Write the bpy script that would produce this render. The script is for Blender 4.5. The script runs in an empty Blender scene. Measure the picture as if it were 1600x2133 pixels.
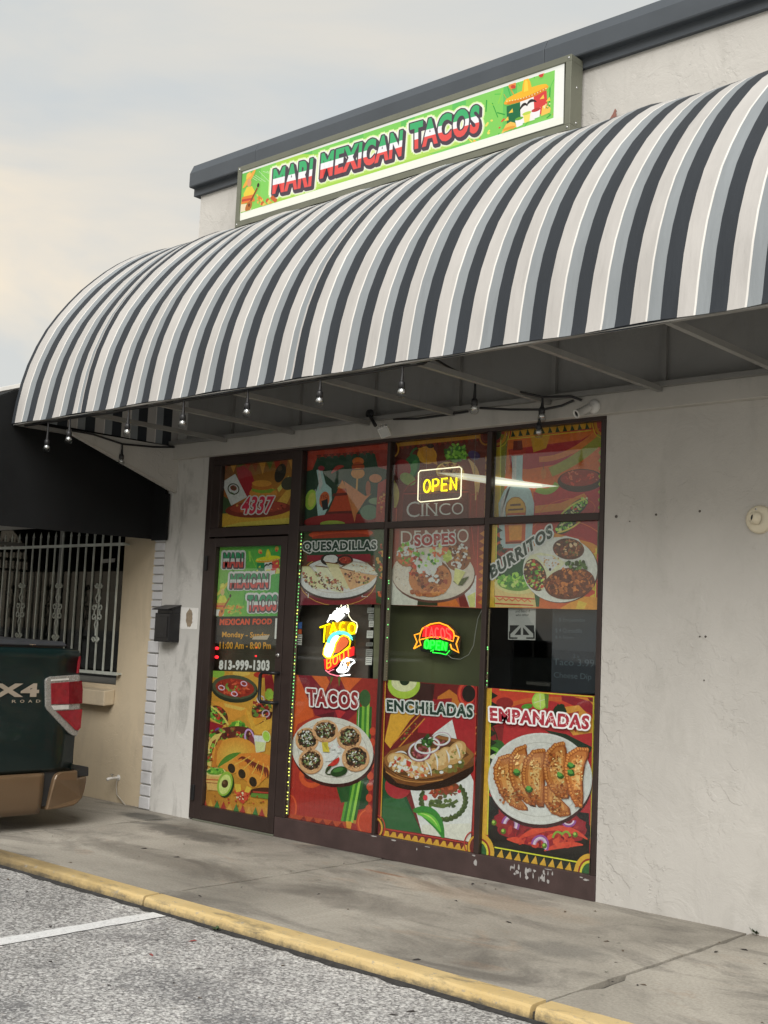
import bpy, bmesh, math, random
from mathutils import Vector, Matrix
random.seed(7)
R = math.radians
S = bpy.context.scene
COL = S.collection

# ------------------------------------------------------------------ camera
cam_d = bpy.data.cameras.new("camera")
cam = bpy.data.objects.new("camera", cam_d)
COL.objects.link(cam)
S.camera = cam
EYE = Vector((7.1915, -5.9420, 1.3879))
YAW, PITCH, ROLL, FPX = 0.7354, 0.1038, 0.0423, 2535.9
_fw = Vector((-math.sin(YAW) * math.cos(PITCH), math.cos(YAW) * math.cos(PITCH), math.sin(PITCH)))
_r = Vector((math.cos(YAW), math.sin(YAW), 0))
_u = _r.cross(_fw)
_r2 = _r * math.cos(ROLL) + _u * math.sin(ROLL)
_u2 = _u * math.cos(ROLL) - _r * math.sin(ROLL)
cam.matrix_world = Matrix(((_r2.x, _u2.x, -_fw.x, EYE.x), (_r2.y, _u2.y, -_fw.y, EYE.y),
                           (_r2.z, _u2.z, -_fw.z, EYE.z), (0, 0, 0, 1)))
cam_d.sensor_fit = 'VERTICAL'
cam_d.sensor_height = 36.0
cam_d.lens = FPX / 2133.0 * 36.0
cam_d.clip_start = 0.05
cam_d.clip_end = 3000

# ------------------------------------------------------------------ light
SUN_DIR = Vector((0.50, -0.72, 0.80)).normalized()
sun_el = math.asin(SUN_DIR.z)
sun_az = math.atan2(SUN_DIR.x, SUN_DIR.y)
W = bpy.data.worlds.new("World")
S.world = W
W.use_nodes = True
nt = W.node_tree
nt.nodes.clear()
N = nt.nodes.new
out = N('ShaderNodeOutputWorld')
bg = N('ShaderNodeBackground')
bg.inputs['Strength'].default_value = 0.10
sky = N('ShaderNodeTexSky')
sky.sky_type = 'NISHITA'
sky.sun_disc = False
sky.sun_elevation = sun_el
sky.sun_rotation = sun_az
sky.dust_density = 3.0
tc = N('ShaderNodeTexCoord')
mp = N('ShaderNodeMapping')
mp.inputs['Scale'].default_value = (1.2, 1.2, 3.6)
mp.inputs['Location'].default_value = (0.35, 0.0, 0.2)
n1 = N('ShaderNodeTexNoise')
n1.inputs['Scale'].default_value = 2.4
n1.inputs['Detail'].default_value = 6
n1.inputs['Roughness'].default_value = 0.5
n1.inputs['Distortion'].default_value = 0.5
rmp = N('ShaderNodeValToRGB')      # where the thin fleece of warm cloud lies
rmp.color_ramp.elements[0].position = 0.40
rmp.color_ramp.elements[0].color = (0, 0, 0, 1)
rmp.color_ramp.elements[1].position = 0.62
rmp.color_ramp.elements[1].color = (1, 1, 1, 1)
sep = N('ShaderNodeSeparateXYZ')
mrange = N('ShaderNodeMapRange')   # warmer towards the horizon
mrange.inputs['From Min'].default_value = 0.16
mrange.inputs['From Max'].default_value = 0.52
mrange.inputs['To Min'].default_value = 1.12
mrange.inputs['To Max'].default_value = 0.30
base_warm = N('ShaderNodeMath')
base_warm.operation = 'MULTIPLY_ADD'
base_warm.inputs[1].default_value = 0.72
base_warm.inputs[2].default_value = 0.24
fmul = N('ShaderNodeMath')
fmul.operation = 'MULTIPLY'
m1 = N('ShaderNodeMix')
m1.data_type = 'RGBA'
m1.inputs['A'].default_value = (5.75, 6.35, 6.7, 1)
m1.inputs['B'].default_value = (10.1, 8.6, 6.5, 1)
m2 = N('ShaderNodeMix')
m2.data_type = 'RGBA'
m2.inputs['Factor'].default_value = 0.90
L = nt.links.new
L(tc.outputs['Generated'], mp.inputs['Vector'])
L(mp.outputs['Vector'], n1.inputs['Vector'])
L(n1.outputs['Fac'], rmp.inputs['Fac'])
L(tc.outputs['Generated'], sep.inputs['Vector'])
L(sep.outputs['Z'], mrange.inputs['Value'])
L(rmp.outputs['Color'], base_warm.inputs[0])
L(base_warm.outputs[0], fmul.inputs[0])
L(mrange.outputs['Result'], fmul.inputs[1])
L(fmul.outputs[0], m1.inputs['Factor'])
L(sky.outputs['Color'], m2.inputs['A'])
L(m1.outputs['Result'], m2.inputs['B'])
L(m2.outputs['Result'], bg.inputs['Color'])
L(bg.outputs['Background'], out.inputs['Surface'])

sl = bpy.data.lights.new("sun", 'SUN')
sl.energy = 3.4
sl.angle = R(44)
sl.color = (1.0, 0.97, 0.93)
so = bpy.data.objects.new("sun", sl)
so.rotation_euler = SUN_DIR.to_track_quat('Z', 'Y').to_euler()
so.location = (6, -8, 9)
COL.objects.link(so)

S.view_settings.view_transform = 'Standard'
S.view_settings.look = 'None'
S.view_settings.gamma = 1.0
S.view_settings.use_curve_mapping = False
S.view_settings.exposure = 0.08
S.render.engine = 'CYCLES'
S.cycles.use_denoising = True
S.cycles.max_bounces = 8
S.cycles.transparent_max_bounces = 12
S.cycles.caustics_reflective = False
S.cycles.caustics_refractive = False
S.cycles.sample_clamp_indirect = 6.0

# ------------------------------------------------------------------ helpers
def lin(c):
    """'#rrggbb' or (r,g,b) linear -> linear rgba"""
    if isinstance(c, str):
        v = [int(c[i:i + 2], 16) / 255 for i in (1, 3, 5)]
        return tuple(x / 12.92 if x <= 0.04045 else ((x + 0.055) / 1.055) ** 2.4 for x in v) + (1.0,)
    return tuple(c)[:3] + (1.0,)

def ray(px, py):
    return _fw * FPX + _r2 * (px - 800) - _u2 * (py - 1066.5)

def on_y(px, py, y):
    d = ray(px, py)
    return EYE + d * ((y - EYE.y) / d.y)

def on_x(px, py, x):
    d = ray(px, py)
    return EYE + d * ((x - EYE.x) / d.x)

def on_z(px, py, z):
    d = ray(px, py)
    return EYE + d * ((z - EYE.z) / d.z)

def tag(o, label=None, cat=None, group=None, kind=None):
    if label: o['label'] = label
    if cat: o['category'] = cat
    if group: o['group'] = group
    if kind: o['kind'] = kind
    return o

def thing(name, label, cat, loc=(0, 0, 0), group=None, kind=None, rz=0):
    o = bpy.data.objects.new(name, None)
    o.empty_display_size = 0.1
    o.location = loc
    o.rotation_euler.z = rz
    COL.objects.link(o)
    return tag(o, label, cat, group, kind)

def world_off(o):
    v = Vector((0, 0, 0))
    while o is not None:
        v += o.location
        o = o.parent
    return v

class MB:
    """collects geometry in world coordinates; build() links one mesh object"""
    def __init__(s):
        s.v, s.f, s.m, s.sm = [], [], [], []
    def add(s, vs, fs, m=0, smooth=False):
        b = len(s.v)
        s.v += [tuple(v) for v in vs]
        s.f += [tuple(b + i for i in f) for f in fs]
        s.m += [m] * len(fs)
        s.sm += [smooth] * len(fs)
        return s
    def box(s, x0, x1, y0, y1, z0, z1, m=0):
        return s.add([(x0, y0, z0), (x1, y0, z0), (x1, y1, z0), (x0, y1, z0), (x0, y0, z1), (x1, y0, z1), (x1, y1, z1), (x0, y1, z1)],
              [(0, 3, 2, 1), (4, 5, 6, 7), (0, 1, 5, 4), (1, 2, 6, 5), (2, 3, 7, 6), (3, 0, 4, 7)], m)
    def obox(s, c, ax, ay, az, m=0):
        """box from a centre and three half-axis vectors"""
        c, ax, ay, az = Vector(c), Vector(ax), Vector(ay), Vector(az)
        vs = [c + ax * i + ay * j + az * k for k in (-1, 1) for (i, j) in ((-1, -1), (1, -1), (1, 1), (-1, 1))]
        return s.add(vs, [(0, 3, 2, 1), (4, 5, 6, 7), (0, 1, 5, 4), (1, 2, 6, 5), (2, 3, 7, 6), (3, 0, 4, 7)], m)
    def bar(s, a, b, w, h=None, up=(0, 0, 1), m=0):
        a, b = Vector(a), Vector(b)
        d = (b - a)
        u = Vector(up)
        side = d.cross(u).normalized()
        u = side.cross(d).normalized()
        return s.obox((a + b) / 2, d / 2, side * w / 2, u * (h or w) / 2, m)
    def tube(s, pts, r, n=8, m=0, cap=True, closed=False):
        pts = [Vector(p) for p in pts]
        k = len(pts)
        rs = r if isinstance(r, (list, tuple)) else [r] * k
        rings = []
        t0 = (pts[1] - pts[0]).normalized()
        ref = Vector((0, 0, 1)) if abs(t0.z) < 0.9 else Vector((1, 0, 0))
        nrm = t0.cross(ref).normalized()
        for i, p in enumerate(pts):
            a = pts[i - 1] if (i or closed) else p
            b = pts[(i + 1) % k] if (i < k - 1 or closed) else p
            t = (b - a).normalized()
            nrm = (nrm - t * nrm.dot(t)).normalized()
            bi = t.cross(nrm)
            rings.append([p + (nrm * math.cos(6.28318 * j / n) + bi * math.sin(6.28318 * j / n)) * rs[i] for j in range(n)])
        vs = [v for q in rings for v in q]
        fs = []
        for i in range(k if closed else k - 1):
            i2 = (i + 1) % k
            for j in range(n):
                fs.append((i * n + j, i * n + (j + 1) % n, i2 * n + (j + 1) % n, i2 * n + j))
        s.add(vs, fs, m, True)
        if cap and not closed:
            s.add(rings[0], [tuple(reversed(range(n)))], m)
            s.add(rings[-1], [tuple(range(n))], m)
        return s
    def lathe(s, c, prof, axis=(0, 0, 1), n=20, m=0):
        """prof: (radius, height along axis)"""
        c, ax = Vector(c), Vector(axis).normalized()
        ref = Vector((0, 0, 1)) if abs(ax.z) < 0.9 else Vector((1, 0, 0))
        u = ax.cross(ref).normalized()
        w = ax.cross(u)
        vs, fs = [], []
        for (r_, h) in prof:
            for j in range(n):
                a = 6.28318 * j / n
                vs.append(c + ax * h + (u * math.cos(a) + w * math.sin(a)) * max(r_, 1e-4))
        for i in range(len(prof) - 1):
            for j in range(n):
                fs.append((i * n + j, i * n + (j + 1) % n, (i + 1) * n + (j + 1) % n, (i + 1) * n + j))
        return s.add(vs, fs, m, True)
    def prism(s, poly, axis, a, b, m=0):
        """poly in the two other axes, extruded from a to b along axis 'x','y','z'"""
        def P(p, t):
            return {'x': (t, p[0], p[1]), 'y': (p[0], t, p[1]), 'z': (p[0], p[1], t)}[axis]
        n = len(poly)
        vs = [P(p, a) for p in poly] + [P(p, b) for p in poly]
        fs = [tuple(range(n)), tuple(reversed(range(n, 2 * n)))] + [(i, n + i, n + (i + 1) % n, (i + 1) % n) for i in range(n)]
        return s.add(vs, fs, m)
    def build(s, name, mats, parent=None, bevel=0, seg=2, recalc=True, smooth_angle=None):
        me = bpy.data.meshes.new(name)
        off = world_off(parent) if parent else Vector((0, 0, 0))
        me.from_pydata([Vector(v) - off for v in s.v], [], s.f)
        mats = mats if isinstance(mats, (list, tuple)) else [mats]
        for m in mats: me.materials.append(m)
        me.polygons.foreach_set('material_index', s.m)
        me.polygons.foreach_set('use_smooth', s.sm)
        if recalc:
            bm = bmesh.new()
            bm.from_mesh(me)
            bmesh.ops.recalc_face_normals(bm, faces=bm.faces)
            bm.to_mesh(me)
            bm.free()
        me.update()
        o = bpy.data.objects.new(name, me)
        COL.objects.link(o)
        if parent: o.parent = parent
        if bevel:
            b = o.modifiers.new('bevel', 'BEVEL')
            b.width = bevel
            b.segments = seg
            b.limit_method = 'ANGLE'
        return o

# ------------------------------------------------------------------ materials
def nodes_of(name):
    m = bpy.data.materials.new(name)
    m.use_nodes = True
    t = m.node_tree
    p = t.nodes['Principled BSDF']
    return m, t, p

def tex_coord(t, scale=(1, 1, 1)):
    c = t.nodes.new('ShaderNodeTexCoord')
    g = t.nodes.new('ShaderNodeNewGeometry')
    mpn = t.nodes.new('ShaderNodeMapping')
    mpn.inputs['Scale'].default_value = scale
    t.links.new(g.outputs['Position'], mpn.inputs['Vector'])
    return mpn.outputs['Vector']

def noise(t, vec, scale, detail=4, rough=0.55, dist=0.0):
    n = t.nodes.new('ShaderNodeTexNoise')
    n.inputs['Scale'].default_value = scale
    n.inputs['Detail'].default_value = detail
    n.inputs['Roughness'].default_value = rough
    n.inputs['Distortion'].default_value = dist
    t.links.new(vec, n.inputs['Vector'])
    return n.outputs['Fac']

def ramp(t, fac, stops, const=False):
    r = t.nodes.new('ShaderNodeValToRGB')
    if const: r.color_ramp.interpolation = 'CONSTANT'
    e = r.color_ramp.elements
    while len(e) < len(stops): e.new(0.5)
    for i, (p, c) in enumerate(stops):
        e[i].position = p
        e[i].color = lin(c) if not isinstance(c, (int, float)) else (c, c, c, 1)
    t.links.new(fac, r.inputs['Fac'])
    return r.outputs['Color']

def mixc(t, fac, a, b, mode='MIX'):
    x = t.nodes.new('ShaderNodeMix')
    x.data_type = 'RGBA'
    x.blend_type = mode
    for nm, v in (('Factor', fac), ('A', a), ('B', b)):
        if isinstance(v, bpy.types.NodeSocket): t.links.new(v, x.inputs[nm])
        elif nm == 'Factor': x.inputs[nm].default_value = v
        else: x.inputs[nm].default_value = lin(v)
    return x.outputs['Result']

def math_(t, op, a, b=0.0, c=None, clamp=False):
    x = t.nodes.new('ShaderNodeMath')
    x.operation = op
    x.use_clamp = clamp
    for i, v in enumerate((a, b) if c is None else (a, b, c)):
        if isinstance(v, bpy.types.NodeSocket): t.links.new(v, x.inputs[i])
        else: x.inputs[i].default_value = v
    return x.outputs[0]

def bump(t, p, h, dist=0.002, strength=1.0, prev=None):
    b = t.nodes.new('ShaderNodeBump')
    b.inputs['Distance'].default_value = dist
    b.inputs['Strength'].default_value = strength
    t.links.new(h, b.inputs['Height'])
    if prev is not None: t.links.new(prev, b.inputs['Normal'])
    t.links.new(b.outputs['Normal'], p.inputs['Normal'])
    return b.outputs['Normal']

def M(name, col, rough=0.6, metal=0.0, var=0.12, vscale=6.0, bmp=0.0, bscale=60.0, spec=0.5, coat=0.0):
    """plain painted / plastic / metal surface with slight tone variation and fine relief"""
    m, t, p = nodes_of(name)
    v = tex_coord(t)
    c = lin(col)
    f = noise(t, v, vscale, 5, 0.6)
    lo = tuple(x * (1 - var) for x in c[:3])
    hi = tuple(min(1, x * (1 + var)) for x in c[:3])
    t.links.new(ramp(t, f, [(0.3, lo), (0.7, hi)]), p.inputs['Base Color'])
    p.inputs['Metallic'].default_value = metal
    p.inputs['Specular IOR Level'].default_value = spec
    p.inputs['Coat Weight'].default_value = coat
    rr = math_(t, 'MULTIPLY_ADD', noise(t, v, vscale * 4, 3), 0.25, rough - 0.12)
    t.links.new(rr, p.inputs['Roughness'])
    if bmp: bump(t, p, noise(t, v, bscale, 4, 0.6), bmp)
    return m

def EM(name, col, strength):
    m, t, p = nodes_of(name)
    p.inputs['Base Color'].default_value = lin(col)
    p.inputs['Emission Color'].default_value = lin(col)
    p.inputs['Emission Strength'].default_value = strength
    p.inputs['Roughness'].default_value = 0.4
    return m

def stucco(name, base, dirt, amt=0.5, relief=0.006):
    m, t, p = nodes_of(name)
    v = tex_coord(t)
    big = noise(t, v, 0.9, 5, 0.6, 0.4)
    mid = noise(t, v, 5.0, 6, 0.65, 0.8)
    fine = noise(t, v, 90, 3, 0.6)
    c = mixc(t, ramp(t, big, [(0.35, 0.0), (0.7, 1.0)]), base, tuple(x * 0.86 for x in lin(base)[:3]))
    stain = math_(t, 'MULTIPLY', ramp(t, noise(t, tex_coord(t, (2.2, 2.2, 0.8)), 2.3, 7, 0.68, 0.6), [(0.52, 0.0), (0.74, 1.0)]), amt)
    c = mixc(t, stain, c, dirt)
    c = mixc(t, math_(t, 'MULTIPLY', ramp(t, noise(t, v, 38, 4, 0.7), [(0.62, 0.0), (0.72, 1.0)]), 0.22 * amt), c, dirt)
    t.links.new(c, p.inputs['Base Color'])
    p.inputs['Roughness'].default_value = 0.85
    p.inputs['Specular IOR Level'].default_value = 0.25
    # trowelled skip texture: raised torn islands with sharp lips, plus sand grain
    trow = ramp(t, noise(t, v, 6.0, 8, 0.56, 0.35), [(0.485, 0.0), (0.505, 1.0)])
    trow2 = ramp(t, noise(t, v, 15, 7, 0.6, 0.4), [(0.55, 0.0), (0.575, 0.9)])
    mask = ramp(t, noise(t, tex_coord(t, (1.5, 1.5, 0.8)), 1.6, 4), [(0.46, 0.05), (0.62, 1.0)])
    h = math_(t, 'MULTIPLY', math_(t, 'ADD', math_(t, 'MULTIPLY', trow, 0.9), math_(t, 'MULTIPLY', trow2, 0.45)), mask)
    n_ = bump(t, p, mid, relief * 1.6, 0.6)
    n_ = bump(t, p, h, relief * 0.42, 0.75, n_)
    bump(t, p, fine, relief * 0.12, 0.8, n_)
    return m

def print_mat(name, rough=0.35, emit=0.0, fade=0.06):
    """flat print: the colours come from the artwork's own colour layer"""
    m, t, p = nodes_of(name)
    a = t.nodes.new('ShaderNodeAttribute')
    a.attribute_name = 'Col'
    v = tex_coord(t)
    f = ramp(t, noise(t, v, 60, 4, 0.7), [(0.3, 1.0 - fade * 2), (0.7, 1.0)])
    hs = t.nodes.new('ShaderNodeHueSaturation')      # sun-aged inks
    hs.inputs['Saturation'].default_value = 0.98
    t.links.new(a.outputs['Color'], hs.inputs['Color'])
    c = mixc(t, 1.0, hs.outputs['Color'], f, 'MULTIPLY')
    if not emit:      # printed photograph grain: mottled ink at several sizes
        c = mixc(t, 1.0, c, ramp(t, noise(t, v, 42, 8, 0.78), [(0.34, 0.83), (0.66, 1.08)]), 'MULTIPLY')
    t.links.new(c, p.inputs['Base Color'])
    p.inputs['Roughness'].default_value = rough
    p.inputs['Specular IOR Level'].default_value = 0.3
    if emit:
        dk = mixc(t, 1.0, c, (0.25, 0.25, 0.25), 'MULTIPLY')      # a lit acrylic face: most of what is seen comes from the tubes behind it
        t.links.new(dk, p.inputs['Base Color'])
        t.links.new(c, p.inputs['Emission Color'])
        p.inputs['Emission Strength'].default_value = emit
    return m

def glass_mat(name, ior=1.5, tint=(0.93, 0.95, 0.94), rough=0.015):
    m = bpy.data.materials.new(name)
    m.use_nodes = True
    t = m.node_tree
    t.nodes.clear()
    o = t.nodes.new('ShaderNodeOutputMaterial')
    mx = t.nodes.new('ShaderNodeMixShader')
    lw = t.nodes.new('ShaderNodeLayerWeight')
    lw.inputs['Blend'].default_value = 0.5
    f0 = ((ior - 1) / (ior + 1)) ** 2
    fac = math_(t, 'MULTIPLY_ADD', math_(t, 'POWER', lw.outputs['Facing'], 5.0), 1 - f0, f0)
    tr = t.nodes.new('ShaderNodeBsdfTransparent')
    tr.inputs['Color'].default_value = tint + (1,)
    gl = t.nodes.new('ShaderNodeBsdfGlossy')
    gl.inputs['Roughness'].default_value = rough
    t.links.new(fac, mx.inputs[0])
    t.links.new(tr.outputs[0], mx.inputs[1])
    t.links.new(gl.outputs[0], mx.inputs[2])
    t.links.new(mx.outputs[0], o.inputs['Surface'])
    return m
# ------------------------------------------------------------------ flat print artwork
_txt = {}
def text_tris(s, bold=0.0, shear=0.0):
    """triangles of a word in a unit box (0..1, 0..1)"""
    key = (s, bold, shear)
    if key in _txt: return _txt[key]
    cu = bpy.data.curves.new('lettering_source', 'FONT')
    cu.body = s
    cu.size = 1
    cu.offset = bold
    cu.resolution_u = 4
    cu.shear = shear
    cu.space_character = 1.0 + bold * 2.5
    ob = bpy.data.objects.new('lettering_source', cu)
    COL.objects.link(ob)
    dg = bpy.context.evaluated_depsgraph_get()
    ev = ob.evaluated_get(dg)
    me = ev.to_mesh()
    me.calc_loop_triangles()
    vs = [(v.co.x, v.co.y) for v in me.vertices]
    tr = [tuple(vs[i] for i in lt.vertices) for lt in me.loop_triangles]
    ev.to_mesh_clear()
    bpy.data.objects.remove(ob)
    bpy.data.curves.remove(cu)
    x0 = min(p[0] for p in vs); x1 = max(p[0] for p in vs)
    y0 = min(p[1] for p in vs); y1 = max(p[1] for p in vs)
    tr = [tuple(((p[0] - x0) / (x1 - x0), (p[1] - y0) / (y1 - y0)) for p in t) for t in tr]
    _txt[key] = tr
    return tr

def clip_half(poly, f):
    """keep the side f(p) >= 0 of a polygon of ((x, y), colour)"""
    outp = []
    n = len(poly)
    for i in range(n):
        a, b = poly[i], poly[(i + 1) % n]
        fa, fb = f(a[0]), f(b[0])
        if fa >= 0: outp.append(a)
        if (fa >= 0) != (fb >= 0):
            k = fa / (fa - fb)
            outp.append(((a[0][0] + (b[0][0] - a[0][0]) * k, a[0][1] + (b[0][1] - a[0][1]) * k),
                         tuple(a[1][j] + (b[1][j] - a[1][j]) * k for j in range(4))))
    return outp

class Art:
    """A print on a vertical plane. Artwork is drawn in sheet units; place() maps them to the plane."""
    def __init__(s, y, ox, oy, k, quad, base, dz=1.6e-5):
        s.y, s.ox, s.oy, s.k, s.dz = y, ox, oy, k, dz
        s.polys = []
        s.T = None
        s.quad = quad
        s.clip = True
        s.layer = 0
        s.gain = 1.0
        s.rect(base)
    def rect(s, base):
        s.poly(base, *s.quad)
    def place(s, p):
        w = on_y(s.ox + p[0] / s.k, s.oy + p[1] / s.k, s.y)
        return (w.x, w.z)
    def raw(s, pts, cols, bump_layer=True):
        if s.T: pts = [s.T(p) for p in pts]
        pl = list(zip(pts, cols))
        if s.clip:
            q = s.quad
            ar = sum(q[i][0] * q[(i + 1) % 4][1] - q[(i + 1) % 4][0] * q[i][1] for i in range(4))
            sg = 1 if ar > 0 else -1
            for i in range(4):
                a, b = q[i], q[(i + 1) % 4]
                pl = clip_half(pl, lambda p: sg * ((b[0] - a[0]) * (p[1] - a[1]) - (b[1] - a[1]) * (p[0] - a[0])) + 1e-6)
                if len(pl) < 3: return
        if bump_layer: s.layer += 1
        s.polys.append((s.layer, pl))
    def poly(s, col, *pts, cols=None):
        c = [lin(x) for x in cols] if cols else [lin(col)] * len(pts)
        s.raw(list(pts), c)
    def ell(s, col, cx, cy, rx, ry, rot=0, n=26, mid=None, a0=0, a1=360, jag=0):
        rt = R(rot)
        def pt(a, k=1.0):
            x, y = rx * math.cos(a) * k, ry * math.sin(a) * k
            return (cx + x * math.cos(rt) - y * math.sin(rt), cy + x * math.sin(rt) + y * math.cos(rt))
        full = abs(a1 - a0) >= 360
        m = n if full else n + 1
        an = [R(a0 + (a1 - a0) * i / n) for i in range(m)]
        ks = [1 + random.uniform(-jag, jag) for _ in an]
        ring = [pt(a, k) for a, k in zip(an, ks)]
        if mid is None:
            s.raw(ring, [lin(col)] * len(ring))
        else:
            s.layer += 1
            c0, c1 = lin(mid), lin(col)
            for i in range(len(ring) if full else len(ring) - 1):
                s.raw([(cx, cy), ring[i], ring[(i + 1) % len(ring)]], [c0, c1, c1], False)
    def ring(s, col, cx, cy, rx, ry, w, rot=0, a0=0, a1=360, n=26):
        rt = R(rot)
        s.layer += 1
        def pt(a, d):
            x, y = (rx + d) * math.cos(a), (ry + d) * math.sin(a)
            return (cx + x * math.cos(rt) - y * math.sin(rt), cy + x * math.sin(rt) + y * math.cos(rt))
        for i in range(n):
            p, q = R(a0 + (a1 - a0) * i / n), R(a0 + (a1 - a0) * (i + 1) / n)
            s.raw([pt(p, -w / 2), pt(q, -w / 2), pt(q, w / 2), pt(p, w / 2)], [lin(col)] * 4, False)
    def line(s, col, w, *pts, w2=None):
        for i in range(len(pts) - 1):
            a, b = pts[i], pts[i + 1]
            d = math.hypot(b[0] - a[0], b[1] - a[1]) or 1
            nx, ny = -(b[1] - a[1]) / d, (b[0] - a[0]) / d
            k0, k1 = (w, w if w2 is None else w2) if len(pts) == 2 else (w, w)
            e = 0.3 * w / d if len(pts) > 2 else 0
            ax, ay, bx, by = a[0] - (b[0] - a[0]) * e, a[1] - (b[1] - a[1]) * e, b[0] + (b[0] - a[0]) * e, b[1] + (b[1] - a[1]) * e
            s.poly(col, (ax - nx * k0 / 2, ay - ny * k0 / 2), (bx - nx * k1 / 2, by - ny * k1 / 2),
                   (bx + nx * k1 / 2, by + ny * k1 / 2), (ax + nx * k0 / 2, ay + ny * k0 / 2))
    def curve(s, col, w, p0, p1, p2, n=10, taper=False):
        pts = [((1 - t) ** 2 * p0[0] + 2 * t * (1 - t) * p1[0] + t * t * p2[0],
                (1 - t) ** 2 * p0[1] + 2 * t * (1 - t) * p1[1] + t * t * p2[1]) for t in [i / n for i in range(n + 1)]]
        L_, R_ = [], []
        for i, p in enumerate(pts):
            a, b = pts[max(0, i - 1)], pts[min(n, i + 1)]
            d = math.hypot(b[0] - a[0], b[1] - a[1]) or 1
            ww = w * (math.sin(math.pi * (0.06 + 0.88 * i / n)) if taper else 1) / 2
            nx, ny = -(b[1] - a[1]) / d * ww, (b[0] - a[0]) / d * ww
            L_.append((p[0] + nx, p[1] + ny)); R_.append((p[0] - nx, p[1] - ny))
        s.layer += 1
        for i in range(n):
            s.raw([L_[i], L_[i + 1], R_[i + 1], R_[i]], [lin(col)] * 4, False)
    def speck(s, cols, n, cx, cy, rx, ry, s0, s1, rot=0, asp=2.0, edge=1.0):
        rt = R(rot)
        for _ in range(n):
            a, q = random.uniform(0, 6.283), math.sqrt(random.random()) * edge
            x, y = rx * q * math.cos(a), ry * q * math.sin(a)
            px, py = cx + x * math.cos(rt) - y * math.sin(rt), cy + x * math.sin(rt) + y * math.cos(rt)
            r0 = random.uniform(s0, s1)
            s.ell(random.choice(cols), px, py, r0, r0 / random.uniform(1, asp), random.uniform(0, 180), n=7, jag=0.3)
    def text(s, word, quad, col, outline=(), bold=0.02, bands=None, shift=(0, 0), crack=None):
        """quad: bottom-left, bottom-right, top-right, top-left"""
        tr = text_tris(word, bold)
        def P(p, dx=0, dy=0):
            u, v = p
            a, b, c, d = quad
            return (a[0] * (1 - u) * (1 - v) + b[0] * u * (1 - v) + c[0] * u * v + d[0] * (1 - u) * v + dx + shift[0],
                    a[1] * (1 - u) * (1 - v) + b[1] * u * (1 - v) + c[1] * u * v + d[1] * (1 - u) * v + dy + shift[1])
        for (w, oc) in outline:
            for i in range(12):
                dx, dy = w * math.cos(i * 0.5236), w * math.sin(i * 0.5236)
                s.layer += 1
                for t in tr: s.raw([P(p, dx, dy) for p in t], [lin(oc)] * 3, False)
        s.layer += 1
        if not bands:
            for t in tr: s.raw([P(p) for p in t], [lin(col)] * 3, False)
        else:
            for (v0, v1, bc) in bands:
                for t in tr:
                    pl = [(p, lin(bc)) for p in t]
                    pl = clip_half(pl, lambda p: p[1] - v0)
                    if len(pl) > 2: pl = clip_half(pl, lambda p: v1 - p[1])
                    if len(pl) > 2: s.raw([P(p[0]) for p in pl], [p[1] for p in pl], False)
        if crack:
            for i in range(int(len(word) * 3)):
                u, v = random.random(), random.uniform(0.1, 0.9)
                pts = [(u + random.uniform(-.012, .012) * j, v + 0.13 * j) for j in range(4) if v + .13 * j < 0.95]
                if len(pts) > 1: s.line(crack[0], crack[1], *[P(p) for p in pts])
    def teeth(s, col, a, b, n, h, w=0.9, base=0):
        """a row of triangles from a to b, pointing to the left of a->b by h"""
        d = math.hypot(b[0] - a[0], b[1] - a[1])
        tx, ty = (b[0] - a[0]) / d, (b[1] - a[1]) / d
        nx, ny = ty, -tx
        st = d / n
        s.layer += 1
        for i in range(n):
            c = (i + 0.5) * st
            p = [(a[0] + tx * (c - st * w / 2), a[1] + ty * (c - st * w / 2)), (a[0] + tx * (c + st * w / 2), a[1] + ty * (c + st * w / 2)),
                 (a[0] + tx * c + nx * h, a[1] + ty * c + ny * h)]
            s.raw(p, [lin(col)] * 3, False)
    def build(s, name, mat, parent=None, sheet=0.0012):
        top = s.layer
        vs, fs, cs = [], [], []
        for (ly, pl) in s.polys:
            b = len(vs)
            for (p, c) in pl:
                x, z = s.place(p)
                vs.append((x, s.y - ly * s.dz, z))
            fs.append(tuple(range(b, len(vs))))
            cs.append([tuple(min(0.86, q * s.gain) for q in c[:3]) + (1,) for (_, c) in pl])
        # the sheet itself, with its back and edges
        b = len(vs)
        q = [s.place(p) for p in s.quad]
        for yy in (s.y - 0.4 * s.dz, s.y + sheet):
            vs += [(p[0], yy, p[1]) for p in q]
        for f in [(4, 5, 6, 7)] + [(i, 4 + i, 4 + (i + 1) % 4, (i + 1) % 4) for i in range(4)]:
            fs.append(tuple(b + i for i in f)); cs.append([(0.6, 0.6, 0.58, 1)] * 4)
        o0 = Vector(((q[0][0] + q[2][0]) / 2, s.y, min(p[1] for p in q)))
        off = world_off(parent) if parent else o0
        me = bpy.data.meshes.new(name)
        me.from_pydata([Vector(v) - off for v in vs], [], fs)
        ca = me.color_attributes.new('Col', 'FLOAT_COLOR', 'CORNER')
        flat = [x for f in cs for c in f for x in c]
        ca.data.foreach_set('color', flat)
        me.materials.append(mat)
        me.update()
        o = bpy.data.objects.new(name, me)
        if parent: o.parent = parent
        else: o.location = off
        COL.objects.link(o)
        return o
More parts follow.
